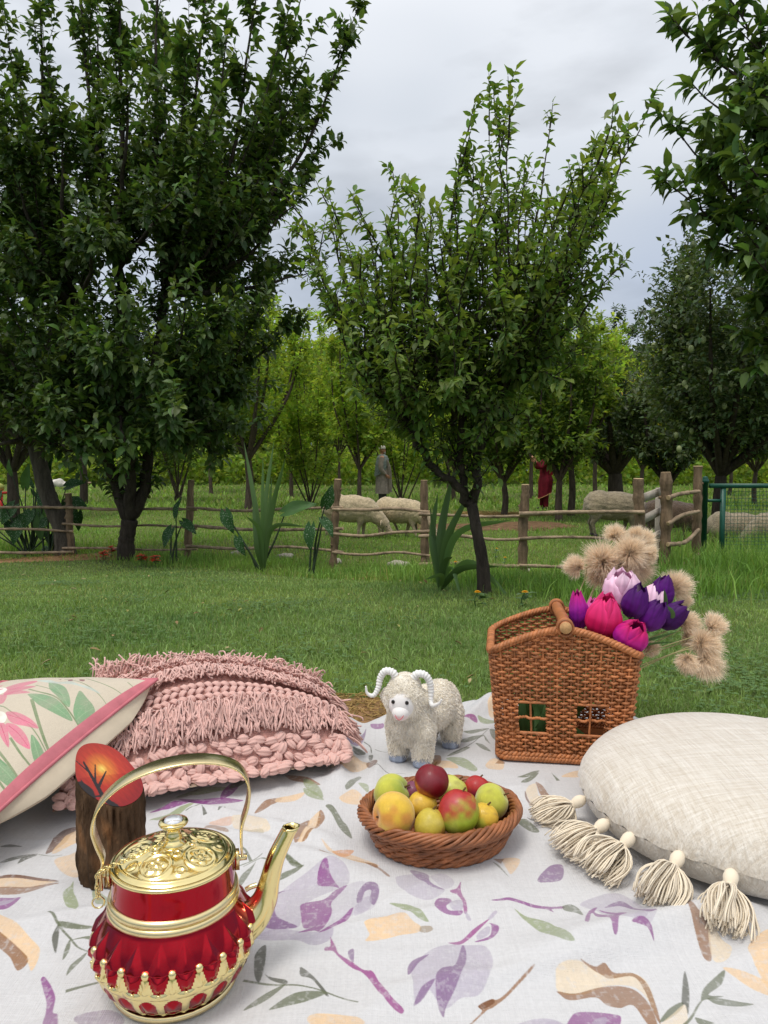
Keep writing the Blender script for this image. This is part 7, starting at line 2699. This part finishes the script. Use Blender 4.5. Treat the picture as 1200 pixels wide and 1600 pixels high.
K = 420
s = np.arange(K) / K
P0 = hwall(s, np.full(K, ZE))
zz = np.where((np.abs(np.abs(P0[:, 1]) - B0 * 1.03) < .012), zfront(P0[:, 0]), ZE)
zz = np.convolve(np.concatenate([zz[-4:], zz, zz[:4]]), np.ones(9) / 9, 'valid')
twist(hwall(s, zz + .003), 'rim_rod', M_wick, house, 3, .0055, .0052, 46)
twist(hwall(s, np.full(K, .010), np.full(K, .001)), 'foot_rod', M_wick, house, 3, .0050, .0050, 44)
twist(hwall(s, np.full(K, .0185), np.full(K, .001)), 'foot_rod', M_wick, house, 2, .0042, .0044, 50)
fl = hwall(s, np.full(K, .008), np.full(K, -.004))
b = MB()
b.grid(np.stack([fl, fl * V3(.02, .02, 1)]), wrap_v=True)
b.build('base_panel', M_wick, house)
# window bars: a rod lies along each sill and lintel
for x0, x1 in WIN:
    for z in (WZ0 + .001, WZ1 - .001):
        ss = np.linspace(x0 - .006, x1 + .006, 10) / PER
        b = MB()
        b.tubes(hwall(ss, np.full(10, z), np.full(10, .0015)), .0036, 6, wcols[3], caps=True)
        b.build('window_rod', M_wick, house)
# ridge pole handle with pale cut ends
yb_ = B0 * 1.05
b = MB()
pp = np.array([[0.0, -yb_ - .018, ZP + .010], [0.001, -yb_ * .3, ZP + .013], [-.001, yb_ * .4, ZP + .012], [0, yb_ + .018, ZP + .010]])
pp = spline(pp, 14)
b.tubes(pp, .0138 * (1 + .03 * np.sin(np.arange(14) * 2.1)), 16, caps=True)
b.F[1] = (b.F[1][0], 1)
hd = b.build('handle', [M_cane, M_endgrain], house)
for yy in (-yb_ + .002, yb_ - .002):
    for k in range(4):
        q = np.arange(20) * 2 * math.pi / 20
        b = MB()
        b.tubes(np.stack([.0175 * np.cos(q), np.full(20, yy + .006 * (k - 1.5)), ZP + .007 + .0185 * np.sin(q)], -1), .0032, 6, wcols[k], closed=True)
        b.build('binding', M_wick, hd)

# ------------------------------------------------------------------ round fruit basket
FB = V3(0.104, 1.338, 0.013)
fbk = thing('fruit_basket', 'shallow oval brown wicker basket piled with plums and peaches', 'basket', FB, R(12))
RX, RY, HF = .140, .118, .063


def fwall(s, z, off=0.0):
    a = np.asarray(s) * 2 * math.pi
    k = np.clip(np.asarray(z) / HF, 0, 1)
    f = .80 + .20 * np.sin(k * 1.45) / math.sin(1.45)
    x, y = RX * np.cos(a), RY * np.sin(a)
    n = unit(np.stack([np.cos(a) / RX, np.sin(a) / RY], -1))
    p = np.stack([x * f, y * f], -1) + n * np.asarray(off)[..., None]
    return np.concatenate([p, np.broadcast_to(z, p.shape[:-1])[..., None]], -1)


K = 400
s = np.arange(K) / K
NF = 26
for i in range(NF):
    zz = np.linspace(.003, HF, 8)
    b = MB()
    b.tubes(fwall(np.full(8, i / NF), zz, np.zeros(8)), .0032, 6, wcols[rw.randint(5)], caps=True)
    b.build('stake', M_wick2, fbk)
for i, z in enumerate([.008, .0165, .025, .0335, .042]):
    for j in range(3):
        ph = 2 * math.pi * (s * 9) + j * 2 * math.pi / 3 + i * 1.1
        off = .0062 * np.cos(ph)
        P = fwall(s, z + .0042 * np.sin(ph) + .0014 * np.sin(s * 40 + i * 2 + j), off * .9)
        b = MB()
        b.tubes(P, .0034 * (1 + .14 * np.sin(s * 60 + j * 2)), 6, wcols[rw.randint(5)], closed=True)
        b.build('weaver', M_wick2, fbk)
# thick plaited rim
for j in range(8):
    ph = 2 * math.pi * s * 7 + j * 2 * math.pi / 8
    P = fwall(s, HF - .006 + .0105 * np.sin(ph) + .0012 * np.sin(s * 90 + j * 2), .004 + .0080 * np.cos(ph) + .0010 * np.sin(s * 70 + j))
    b = MB()
    b.tubes(P, .0037 * (1 + .10 * np.sin(s * 50 + j)), 6, wcols[rw.randint(5)], closed=True)
    b.build('rim_rod', M_wick2, fbk)
for j in range(3):
    ph = 2 * math.pi * s * 11 + j * 2 * math.pi / 3
    P = fwall(s, .006 + .004 * np.sin(ph), .002 + .005 * np.cos(ph))
    b = MB()
    b.tubes(P, .004, 6, wcols[rw.randint(5)], closed=True)
    b.build('foot_rod', M_wick2, fbk)
for i in range(12):
    f = (i + .5) / 12
    q = fwall(s, np.full(K, .006)) * V3(f, f, 1)
    q[:, 2] += .0018 * np.cos(2 * math.pi * s * 16 + i * math.pi)
    b = MB()
    b.tubes(q[::4], .0048, 5, wcols[rw.randint(5)], closed=True)
    b.build('base_coil', M_wick2, fbk)

# fruit
M_fruit = mat('plum_skin', (1, 1, 1), 0.46, 0.35, attr=True, bump=(260, 0.12, 0.001), coat=0.08, var=(120, 0.86, 1.1))
M_fuzz = mat('peach_skin', (1, 1, 1), 0.66, 0.25, attr=True, bump=(500, 0.2, 0.001), sheen=0.35, var=(90, 0.88, 1.08))
M_stem = mat('brown_stalk', srgb(96, 72, 44), 0.9, 0.2)


def fruit(label, px, py, rpx, d, cols, m, seed, up=(0, 0, 1), squash=.96, kind='plum', blush=(0, -1, 0.4), amt=.5):
    r = np.random.RandomState(seed)
    c = at(px, py, d)
    rad = rpx / FPX * d * 1.07
    n_, m_ = 64, 44
    th = np.linspace(1e-3, math.pi - 1e-3, m_)
    ph = np.arange(n_) * 2 * math.pi / n_
    TH, PH = np.meshgrid(th, ph, indexing='ij')
    dirv = np.stack([np.sin(TH) * np.cos(PH), np.sin(TH) * np.sin(PH), np.cos(TH)], -1)
    cleft = np.exp(-((((PH + math.pi) % (2 * math.pi)) - math.pi) / .28) ** 2) * np.sin(TH) ** .6
    rr = 1 - .055 * cleft - .16 * np.exp(-(TH / .30) ** 2) + .03 * np.exp(-((TH - math.pi) / .3) ** 2)
    rr = rr * (1 + .012 * vnoise(dirv.reshape(-1, 3), 2.2, seed).reshape(TH.shape))
    P = dirv * rr[..., None] * rad * V3(1, 1, squash)
    u = unit(np.asarray(up, float))
    x_ = unit(np.cross(u, V3(0.3, 1, 0.2)))
    y_ = np.cross(u, x_)
    M3 = np.stack([x_, y_, u], 1)
    P = P @ M3.T
    D = dirv @ M3.T
    bl = D @ unit(np.asarray(blush, float))
    nz = vnoise(D.reshape(-1, 3), 2.6, seed + 3).reshape(TH.shape) * .35 + vnoise(D.reshape(-1, 3), 9, seed + 4).reshape(TH.shape) * .12
    w = smooth01((bl + nz - (1 - 2 * amt)) / .7 + .5)[..., None]
    c0, c1 = np.array(cols[0]), np.array(cols[1])
    C = c0 * (1 - w) + c1 * w
    if len(cols) > 2:
        w2 = smooth01((vnoise(D.reshape(-1, 3), 1.8, seed + 7).reshape(TH.shape) - .1) / .8)[..., None]
        C = C * (1 - .6 * w2) + np.array(cols[2]) * .6 * w2
    fre = np.clip(vnoise(D.reshape(-1, 3), 34, seed + 5).reshape(TH.shape) - .75, 0, 1)[..., None]
    C = C * (1 + .5 * fre)
    bruise = np.clip(vnoise(D.reshape(-1, 3), 3.3, seed + 9).reshape(TH.shape) - .55, 0, 1)[..., None] * 1.3
    C = C * (1 - .45 * np.clip(bruise, 0, 1)) + np.array([.20, .10, .07]) * .30 * np.clip(bruise, 0, 1)
    bloom = np.clip(vnoise(D.reshape(-1, 3), 2.1, seed + 12).reshape(TH.shape) - .1, 0, 1)[..., None]
    C = C + .045 * bloom * np.array([1, 1, 1.1])
    T = thing('peach' if kind == 'peach' else 'plum', label, kind, c, group='fruit in the round basket')
    b = MB()
    b.grid(P, C, wrap_v=True)
    b.build('skin', m, T)
    s0 = u * rad * squash * .80
    MB().tubes(spline([s0, s0 + u * rad * .12 + V3(.001, 0, 0), s0 + u * rad * .24 + V3(.004, 0, .001)], 5), np.linspace(.0022, .0016, 5), 6, caps=True).build('stalk', M_stem, T)
    return T


YG, YE, GR, RD, DR, PP, OR_ = srgb(186, 186, 66), srgb(214, 176, 56), srgb(150, 166, 62), srgb(170, 42, 40), srgb(118, 14, 28), srgb(146, 44, 74), srgb(222, 142, 44)
fruit('green peach with a deep cleft at the left back of the basket', 613, 1240, 29, 1.375, [GR, YG, srgb(178, 180, 78)], M_fuzz, 1, (.7, -.25, .5), .95, 'peach', (-1, 0, .3), .5)
fruit('orange yellow peach with its stalk hollow facing left, front left of the basket', 615, 1273, 33, 1.272, [OR_, YE, srgb(196, 110, 60)], M_fuzz, 2, (-.82, -.45, .1), .95, 'peach', (.2, -1, .6), .45)
fruit('dark red plum topping the pile', 674, 1220, 26, 1.335, [OR_, DR], M_fruit, 3, (.2, .3, .9), .97, 'plum', (.35, -.2, .8), .72)
fruit('pale yellow green plum behind the dark red one', 706, 1236, 24, 1.39, [YG, srgb(196, 196, 96)], M_fruit, 4, (.5, .2, .7), .95, 'plum', (0, -1, .3), .5)
fruit('small yellow green plum at the centre of the pile', 660, 1258, 22, 1.325, [YG, YE], M_fruit, 5, (.1, .5, .8), .95, 'plum', (0, -1, .6), .5)
fruit('large plum half red half green standing in front of the centre', 716, 1268, 31, 1.268, [srgb(158, 176, 48), RD, YG], M_fruit, 6, (.25, .3, .9), 1.08, 'plum', (-.25, .25, 1), .40)
fruit('yellow plum flushed red below, low at the front', 672, 1290, 24, 1.255, [srgb(190, 170, 62), srgb(160, 60, 52)], M_fruit, 7, (.2, .3, .9), 1.1, 'plum', (.1, .2, -1), .42)
fruit('purplish red plum at the back right rim', 745, 1232, 20, 1.40, [PP, RD], M_fruit, 8, (.3, .4, .7), .95, 'plum', (0, 0, 1), .5)
fruit('pale green peach leaning on the right rim', 768, 1252, 26, 1.35, [srgb(168, 172, 82), YG, srgb(184, 178, 96)], M_fuzz, 9, (.75, -.1, .45), .95, 'peach', (0, -1, .5), .5)
fruit('yellow plum tucked low on the right behind the half red one', 756, 1277, 22, 1.288, [YE, YG], M_fruit, 10, (.3, .2, .8), .96, 'plum', (-.5, 0, -.5), .4)
fruit('small purple plum peeping out left of the dark red one', 646, 1238, 17, 1.38, [PP, srgb(120, 60, 84)], M_fruit, 11, (.3, .4, .7), .95, 'plum', (0, 0, 1), .5)

# ------------------------------------------------------------------ white toy ram
M_plush = mat('cream_plush', srgb(246, 240, 228), 0.95, 0.1, attr=True, sheen=0.5)
M_face = mat('white_felt', srgb(238, 234, 230), 0.9, 0.1, attr=True, sheen=0.4)
M_horn = mat('white_horn', srgb(234, 232, 228), 0.55, 0.3)
M_silver = mat('silver_hoof', srgb(150, 160, 178), 0.45, 0.5, attr=True, bump=(160, 0.4, 0.002))
M_pinkthread = mat('pink_stitch', srgb(204, 120, 124), 0.9, 0.1)
RB_ = V3(0.097, 1.752, 0.013)
ram = thing('toy_ram', 'small white woolly toy ram with ribbed curled horns and silver hooves', 'toy', RB_, R(-33))
ram.scale = (.96, .96, .96)
hf = unit(V3(.35, -.94, -.10))                       # the way the face looks
hr = unit(np.cross(hf, V3(0, 0, 1)))                 # picture right of the face is +hr when seen from the front: flip
hx = -hr if hr[0] < 0 else hr
HC = V3(0.0, -.098, .172)
parts = [((0, .02, .112), (.058, .105, .056)), ((0, .085, .112), (.052, .045, .056)), ((0, -.062, .112), (.058, .052, .070)), ((0, -.060, .13), (0, -.095, .165), .052, .046), (HC, (.046, .046, .048)),
         (HC + V3(0, .006, .030), (.036, .036, .026)), ((0, .130, .120), (0, .142, .085), .014, .010)]
for x_, y_ in ((-.034, -.066), (.034, -.066), (-.034, .082), (.034, .082)):
    parts.append(((x_, y_, .09), (x_, y_, .025), .031, .0235))
for k in (-1, 1):
    parts.append((HC + hx * .046 * k + V3(0, .01, -.002), (.014, .014, .016)))
Vr, Nr, Fr = blob(parts, .0055, 4)
rr_ = np.random.RandomState(4)
facec = HC + hf * .036 + V3(0, 0, -.012)
colb = np.ones((len(Vr), 3)) * (1 + .05 * vnoise(Vr, 40, 3))[:, None] * np.array([.86, .84, .80])
MB().add(Vr + Nr * (.0025 * vnoise(Vr, 70, 2))[:, None], Fr, colb).build('body', M_plush, ram)
nf = 44000
fi = rr_.randint(0, len(Fr), nf)
w4 = rr_.dirichlet([1, 1, 1, 1], nf)
pf = (Vr[Fr[fi]] * w4[..., None]).sum(1)
nn = unit((Nr[Fr[fi]] * w4[..., None]).sum(1))
fz = np.linalg.norm((pf - facec) - np.outer((pf - facec) @ hf, hf), axis=1)
keep = ~((fz < .033) & ((pf - HC) @ hf > .012))
pf, nn = pf[keep], nn[keep]
nf = len(pf)
L = rr_.uniform(.004, .0085, nf) * (1 - .35 * (pf[:, 2] > .19))
clump = np.stack([vnoise(pf, 75, 11), vnoise(pf, 75, 12), vnoise(pf, 75, 13)], -1) * .30
dv = unit(nn + clump + rr_.normal(0, .28, (nf, 3)) + V3(0, .25, -.55))
sd_ = unit(np.cross(dv, rr_.normal(0, 1, (nf, 3))))
V = np.stack([pf - sd_ * .0006, pf + sd_ * .0006, pf + dv * L[:, None] * .6 + nn * .001 + sd_ * .0004, pf + dv * L[:, None] + V3(0, 0, -1) * (L * .25)[:, None]], 1)
i = np.arange(nf)[:, None] * 4
cf = np.ones((nf, 3)) * (1 + .07 * vnoise(pf, 22, 5) + rr_.normal(0, .05, nf))[:, None]
cf *= np.where(rr_.rand(nf, 1) < .25, np.array([1.0, .96, .88]), np.array([1, 1, 1]))
b = MB()
b.add(V.reshape(-1, 3), np.vstack([np.hstack([i, i + 1, i + 2]), np.hstack([i, i + 2, i + 3])]), np.repeat(cf, 4, 0))
b.build('wool', M_plush, ram, kind='stuff')


def basis(c, sx, sy, sz):
    """sphere along face axes: x right, y forward, z up"""
    zz_ = np.cross(hx, hf)
    zz_ = zz_ if zz_[2] > 0 else -zz_
    q = MB()
    q.ball((0, 0, 0), 1, 22, 14)
    return q.V[0] @ np.stack([hx * sx, hf * sy, zz_ * sz]) + c, q.F[0][0]


q1, f1 = basis(HC + hf * .026 + V3(0, 0, -.006), .031, .024, .035)
q2, f2 = basis(HC + hf * .036 + V3(0, 0, -.022), .021, .022, .020)
b = MB()
cface = lambda q: np.where((((q - HC) @ hf > .045) & (q[:, 2] < HC[2] - .028))[:, None], np.array([1, .86, .86]), np.array([1, 1, 1]))
b.add(q1, f1, cface(q1))
b.add(q2, f2, cface(q2))
b.build('face', M_face, ram)
for k in (-1, 1):
    q, f = basis(HC + hf * .0475 + hx * .0165 * k + V3(0, 0, .0055), .0045, .003, .0052)
    MB().add(q, f).build('eye', M_eye, ram)
tipm = HC + hf * .0585 + V3(0, 0, -.031)
b = MB()
b.tubes(np.array([spline([tipm + hx * .0105 * k + V3(0, 0, .010) - hf * .005, tipm + hx * .006 * k + V3(0, 0, .003) - hf * .0005, tipm - V3(0, 0, .001)], 7) for k in (-1, 1)]), .0012, 6, caps=True)
b.build('mouth', M_pinkthread, ram)
for x_, y_ in ((-.034, -.066), (.034, -.066), (-.034, .082), (.034, .082)):
    a = np.arange(20) * 2 * math.pi / 20
    pr_ = [(.0, .001), (.021, .001), (.0225, .006), (.021, .016), (.017, .026), (0, .028)]
    b = MB()
    cc = np.ones((6, 20, 3)) * (1 + .25 * np.sin(a * 7))[None, :, None]
    P = np.stack([np.array([p_[0] for p_ in pr_])[:, None] * np.cos(a), np.array([p_[0] for p_ in pr_])[:, None] * np.sin(a), np.repeat(np.array([p_[1] for p_ in pr_])[:, None], 20, 1)], -1)
    P[:, np.abs(a - 4.712) < .2] *= V3(1, .86, 1)
    b.grid(P + V3(x_, y_ - .004, 0), cc, wrap_v=True)
    b.build('hoof', M_silver, ram)
for pts in ([(-.016, .040, .0), (-.022, .058, .004), (-.038, .062, .006), (-.049, .044, .004), (-.053, .020, .008), (-.062, .004, .014), (-.074, .010, .018), (-.077, .028, .020)],
            [(.018, .042, .0), (.028, .058, .002), (.044, .056, .0), (.053, .040, -.004), (.056, .018, -.006), (.056, -.006, -.002), (.062, -.012, .010), (.076, -.002, .020), (.082, .010, .024)]):
    p = spline([HC + hx * x_ * 1.16 + V3(0, 0, z_) + hf * f_ for x_, z_, f_ in pts], 110)
    t = np.linspace(0, 1, 110)
    rad = np.interp(t, [0, .15, .5, .75, 1], [.0092, .0092, .0074, .0050, .0020])
    rad = rad * (1 + .10 * np.where(t < .72, np.sign(np.sin(t * 150)) * np.abs(np.sin(t * 150)) ** .5, 0))
    MB().tubes(p, rad, 12, caps=True).build('horn', M_horn, ram)

# ------------------------------------------------------------------ tulips
M_petal = mat('silky_petal', (1, 1, 1), 0.58, 0.28, attr=True, trans=0.14, tint=(1, .85, 1), bump=(140, 0.15, 0.002))
M_tstem = mat('tulip_stem', srgb(72, 104, 52), 0.5, 0.35)


def tulip(label, px, py, d, H, Rt, axis, c_base, c_mid, c_tip, seed, openv=.85):
    r = np.random.RandomState(seed)
    H, Rt = H * 1.06, Rt * 1.06
    c = at(px, py, d)
    ax = unit(np.asarray(axis, float))
    x_ = unit(np.cross(ax, V3(.2, 1, .1)))
    y_ = np.cross(ax, x_)
    root = c - ax * H * .5
    T = thing('tulip', label, 'flower', root, group='tulips in the house basket')
    M3 = np.stack([x_, y_, ax], 1)
    nu, nv = 19, 17
    u = np.linspace(-1, 1, nu)
    v = np.linspace(0, 1, nv)
    for k in range(6):
        inner = k >= 3
        a0 = k * 2.0944 + (1.0472 if inner else 0) + r.normal(0, .12) + .5
        op_ = r.normal(0, .10)
        rad = Rt * np.interp(v, [0, .12, .35, .6, .82, 1], [.12, .68, 1.04, 1.02, openv, openv * .60]) * (.88 if inner else 1.0)
        rad = rad * (1 + op_ * v ** 2)
        hw = np.interp(v, [0, .15, .4, .65, .85, .95, 1], [.25, .75, 1.05, 1.05, .80, .50, .10]) * 1.08
        hgt = H * (v * (1.0 + r.normal(0, .05)) + (0.03 if inner else 0))
        Aa = a0 + u[None] * hw[:, None]
        lift = -.10 * Rt * (np.abs(u) ** 2)[None] * np.ones((nv, 1)) + .05 * Rt * np.sin(u * 5 + k)[None] * (v ** 2)[:, None]
        rr_k = rad[:, None] + lift + .03 * Rt * np.exp(-(u / .18) ** 2)[None] * np.ones((nv, 1))
        P = np.stack([rr_k * np.cos(Aa), rr_k * np.sin(Aa), hgt[:, None] - .04 * H * (np.abs(u) ** 2)[None] * (v > .3)[:, None]], -1) @ M3.T
        cb, cm_, ct = np.array(c_base), np.array(c_mid), np.array(c_tip)
        w = v[:, None, None]
        C = np.where(w < .5, cb + (cm_ - cb) * (w / .5), cm_ + (ct - cm_) * ((w - .5) / .5)) * np.ones((1, nu, 1))
        edge_ = (np.abs(u)[None, :, None] ** 3) * np.clip(w * 1.4 - .3, 0, 1)
        C = C * (1 - .45 * edge_) + ct * .45 * edge_
        C = C * (1 + .16 * np.sin(u * 19 + k)[None, :, None] * np.clip(1.2 - w, 0, 1) + .08 * np.sin(u * 43 + 2 * k)[None, :, None]) * r.uniform(.82, 1.12)
        P = P + ax * (.03 * H * np.sin(u * 7 + k * 2)[None, :] * (v ** 3)[:, None])[..., None]
        b = MB()
        b.grid(P, C)
        b.build('petal', M_petal, T)
    # stem runs down into the basket
    foot = V3(HB[0] + r.uniform(-.05, .07), HB[1] + r.uniform(-.04, .06), HB[2] + .06) - root
    b = MB()
    b.tubes(spline([V3(0, 0, 0), -ax * H * .9, foot * .55 + V3(0, 0, .02), foot], 14), .0032, 7)
    b.build('stem', M_tstem, T)
    return T


VP, DP, LP, HP, MP = srgb(146, 30, 166), srgb(72, 12, 96), srgb(244, 190, 220), srgb(222, 24, 96), srgb(200, 60, 170)
tulip('violet tulip beside the ridge pole, leftmost of the tulips', 905, 955, 1.80, .088, .024, (-.12, -.1, 1), VP, VP, srgb(206, 40, 140), 1, .72)
tulip('small magenta tulip half hidden between the violet and hot pink ones', 926, 958, 1.86, .070, .021, (.1, 0, 1), MP, MP, srgb(240, 110, 180), 2)
tulip('big hot pink tulip, largest in the bunch', 944, 966, 1.745, .104, .041, (.10, -.30, .95), srgb(190, 14, 80), HP, srgb(236, 60, 130), 3, .80)
tulip('pale pink tulip standing tallest in the bunch', 970, 924, 1.84, .100, .042, (.0, -.25, 1), srgb(236, 160, 206), LP, srgb(250, 214, 232), 4, .92)
tulip('second pale pink tulip, half hidden behind the dark purple ones', 1016, 946, 1.88, .085, .036, (.35, -.1, 1), srgb(236, 160, 206), LP, srgb(250, 214, 232), 5)
tulip('dark purple tulip in front of the tall pale pink one', 993, 943, 1.79, .078, .031, (.22, -.25, .95), DP, srgb(88, 16, 116), DP, 6, .8)
tulip('deep purple tulip in the middle right of the bunch', 1018, 962, 1.79, .080, .031, (.45, -.3, .85), srgb(104, 18, 130), srgb(98, 18, 128), DP, 7, .8)
tulip('magenta violet tulip hanging over the gable, lowest of the bunch', 986, 992, 1.70, .072, .036, (.25, -.50, .75), srgb(170, 20, 150), srgb(176, 24, 150), srgb(214, 30, 110), 8, .78)
tulip('dark violet tulip standing upright at the right top of the bunch', 1033, 925, 1.90, .076, .031, (.25, -.1, 1), srgb(120, 24, 150), srgb(100, 20, 130), DP, 9, .8)
tulip('darkest purple tulip, leaning farthest right', 1048, 963, 1.84, .076, .030, (.75, -.15, .62), DP, srgb(70, 12, 98), DP, 10, .8)
# green leaves among the flowers
lt = thing('tulip_leaves', 'few narrow green tulip leaves right of the bunch, more added inside to darken windows', 'leaf', HB + V3(.05, 0, .1))
for (p0, p1, p2, w) in [(at(980, 1010, 1.82), at(1015, 1000, 1.80), at(1062, 986, 1.80), .012), (at(985, 1015, 1.80), at(1020, 1006, 1.78), at(1055, 1003, 1.76), .010), (at(1030, 975, 1.84), at(1040, 945, 1.82), at(1038, 920, 1.80), .018),
                        (at(1045, 985, 1.84), at(1052, 960, 1.80), at(1040, 945, 1.79), .016), (at(995, 1020, 1.76), at(1003, 1020, 1.72), at(1000, 1045, 1.70), .012), (at(900, 990, 1.9), at(897, 960, 1.93), at(890, 935, 1.95), .010)]:
    b = MB()
    b.grid(strap_leaf(p0, p1, p2, w, 12))
    b.build('leaf', M_tstem, lt, origin=HB + V3(.05, 0, .1))

for k in range(22):  # leaves added inside the basket, hiding its lit back wall so the windows look dark
    a_ = rw.uniform(0, 6.28)
    f0 = HB + V3(rw.uniform(-.10, .10), rw.uniform(-.06, .08), .012)
    f1 = HB + V3(rw.uniform(-.12, .12), rw.uniform(-.05, .09), rw.uniform(.13, .20))
    b = MB()
    b.grid(strap_leaf(f0, f0 * .5 + f1 * .5 + V3(rw.normal(0, .02), rw.normal(0, .02), 0), f1, rw.uniform(.03, .05), 10))
    b.build('leaf', M_tstem, lt, origin=HB + V3(.05, 0, .1))

# ------------------------------------------------------------------ dry thistle heads
M_fluff = mat('thistle_fluff', srgb(246, 232, 212), 0.95, 0.05, attr=True, trans=0.3, tint=(1, 1, 1))
M_calyx = mat('dry_calyx', srgb(138, 104, 74), 0.9, 0.1)
M_dstem = mat('dry_stem', srgb(176, 168, 122), 0.8, 0.2)


def puff(label, px, py, rpx, d, axis, seed, root=None, spread=1.0):
    r = np.random.RandomState(seed)
    c = at(px, py, d)
    rad = rpx / FPX * d * 1.08
    ax = unit(np.asarray(axis, float))
    base = c - ax * rad * .55
    T = thing('thistle_head', label, 'dried flower', base, group='dry thistle heads in the basket')
    n = 3000
    dv = unit(r.normal(0, 1, (n * 3, 3)) + ax * .75 * (2 - spread))
    dv = dv[(dv @ ax) > -.25 * spread + .05][:n]
    n = len(dv)
    L = rad * 1.25 * r.uniform(.70, 1.12, n) * (.75 + .35 * np.clip(dv @ ax, -1, 1)) * (1 + .22 * vnoise(dv, 2.6, seed + 5))
    bend = unit(r.normal(0, 1, (n, 3))) * .20 + V3(0, 0, -.08)
    tuft = np.stack([vnoise(dv, 3.2, seed), vnoise(dv, 3.2, seed + 1), vnoise(dv, 3.2, seed + 2)], -1) * .16
    dv = unit(dv + tuft)
    sd_ = unit(np.cross(dv, r.normal(0, 1, (n, 3)))) * .00030
    p0 = dv * rad * .06
    p1 = dv * (L * .55)[:, None] + bend * (L * .2)[:, None]
    p2 = dv * L[:, None] + bend * (L * .7)[:, None]
    V = np.stack([p0 - sd_, p0 + sd_, p1 + sd_ * 1.4, p1 - sd_ * 1.4, p2 + sd_ * .6, p2 - sd_ * .6], 1)
    i = np.arange(n)[:, None] * 6
    tip = np.array([1.12, 1.10, 1.06])
    cc = r.uniform(.8, 1.15, (n, 1, 1)) * np.array([[.62, .50, .40], [.62, .50, .40], [.96, .92, .88], [.96, .92, .88], tip, tip])[None]
    b = MB()
    b.add(V.reshape(-1, 3), np.vstack([np.hstack([i, i + 1, i + 2, i + 3]), np.hstack([i + 3, i + 2, i + 4, i + 5])]), cc.reshape(-1, 3))
    b.build('fluff', M_fluff, T, kind='stuff', smooth=False)
    b = MB()
    b.ball(-ax * rad * .05, rad * .20, 10, 8)
    b.build('calyx', M_calyx, T)
    foot = (V3(HB[0] + r.uniform(-.03, .05), HB[1] + r.uniform(0, .06), HB[2] + .08) if root is None else root) - base
    b = MB()
    b.tubes(spline([V3(0, 0, 0), -ax * rad * .9, foot * .5 + V3(0, 0, .03), foot], 16), .0016, 5)
    b.build('stem', M_dstem, T)


for k, a_ in enumerate([
    ('single pale thistle head at the far left, turned sideways', 897, 883, 16, 1.95, (-.8, -.2, .45), .6),
    ('big fluffy thistle head at left of the upper cluster', 942, 872, 29, 1.94, (-.2, -.8, .5), 1.1),
    ('thistle head low under the big left one', 938, 897, 23, 1.97, (-.3, -.7, -.3), 1.1),
    ('small round thistle head at the top left, against the rail', 961, 832, 16, 2.0, (-.1, -.3, 1), .7),
    ('thistle head at the middle of the upper cluster', 972, 884, 27, 1.96, (0, -.9, .1), 1.1),
    ('thistle head high in the middle of the upper cluster', 990, 858, 28, 1.93, (.1, -.8, .5), 1.1),
    ('tiny thistle head at the very top', 994, 832, 12, 2.0, (.1, -.3, 1), .8),
    ('loose wispy thistle head at the top right by the gate post', 1009, 842, 17, 2.02, (.6, -.2, .7), 1.0),
    ('thistle head at the right of the upper cluster, below the middle one', 998, 888, 24, 1.97, (.3, -.8, -.2), 1.1),
    ('small thistle head closing the upper cluster on the right', 1016, 866, 14, 1.95, (.8, -.4, .2), .8),
    ('pale dome shaped thistle head above the rightmost tulip', 1059, 911, 24, 1.93, (.45, -.45, .8), .7),
    ('small shaded thistle head just under the pale dome', 1068, 938, 13, 1.97, (.6, -.3, -.2), .8),
    ('thistle head at right of the tulips, halfway down', 1078, 972, 19, 1.88, (.8, -.3, .4), .8),
    ('thistle head at the far right, topmost of the drooping ones', 1120, 976, 18, 1.82, (.8, -.2, .6), .8),
    ('shaded thistle head in the middle of the drooping cluster', 1080, 998, 15, 1.86, (.5, -.6, -.3), .9),
    ('large drooping thistle head at right', 1107, 1006, 25, 1.80, (.5, -.75, .1), 1.1),
    ('bottommost drooping thistle head at right', 1108, 1040, 24, 1.79, (.3, -.5, -.6), 1.0),
    ('small thistle head drooping at the lower left of the right cluster', 1074, 1036, 16, 1.78, (-.2, -.6, -.6), .7),
    ('thistle head tucked under the leaves by the basket corner', 1018, 1013, 12, 1.84, (.6, -.4, -.2), .8),
]):
    puff(a_[0], a_[1], a_[2], a_[3], a_[4], a_[5], 300 + k, None, a_[6])
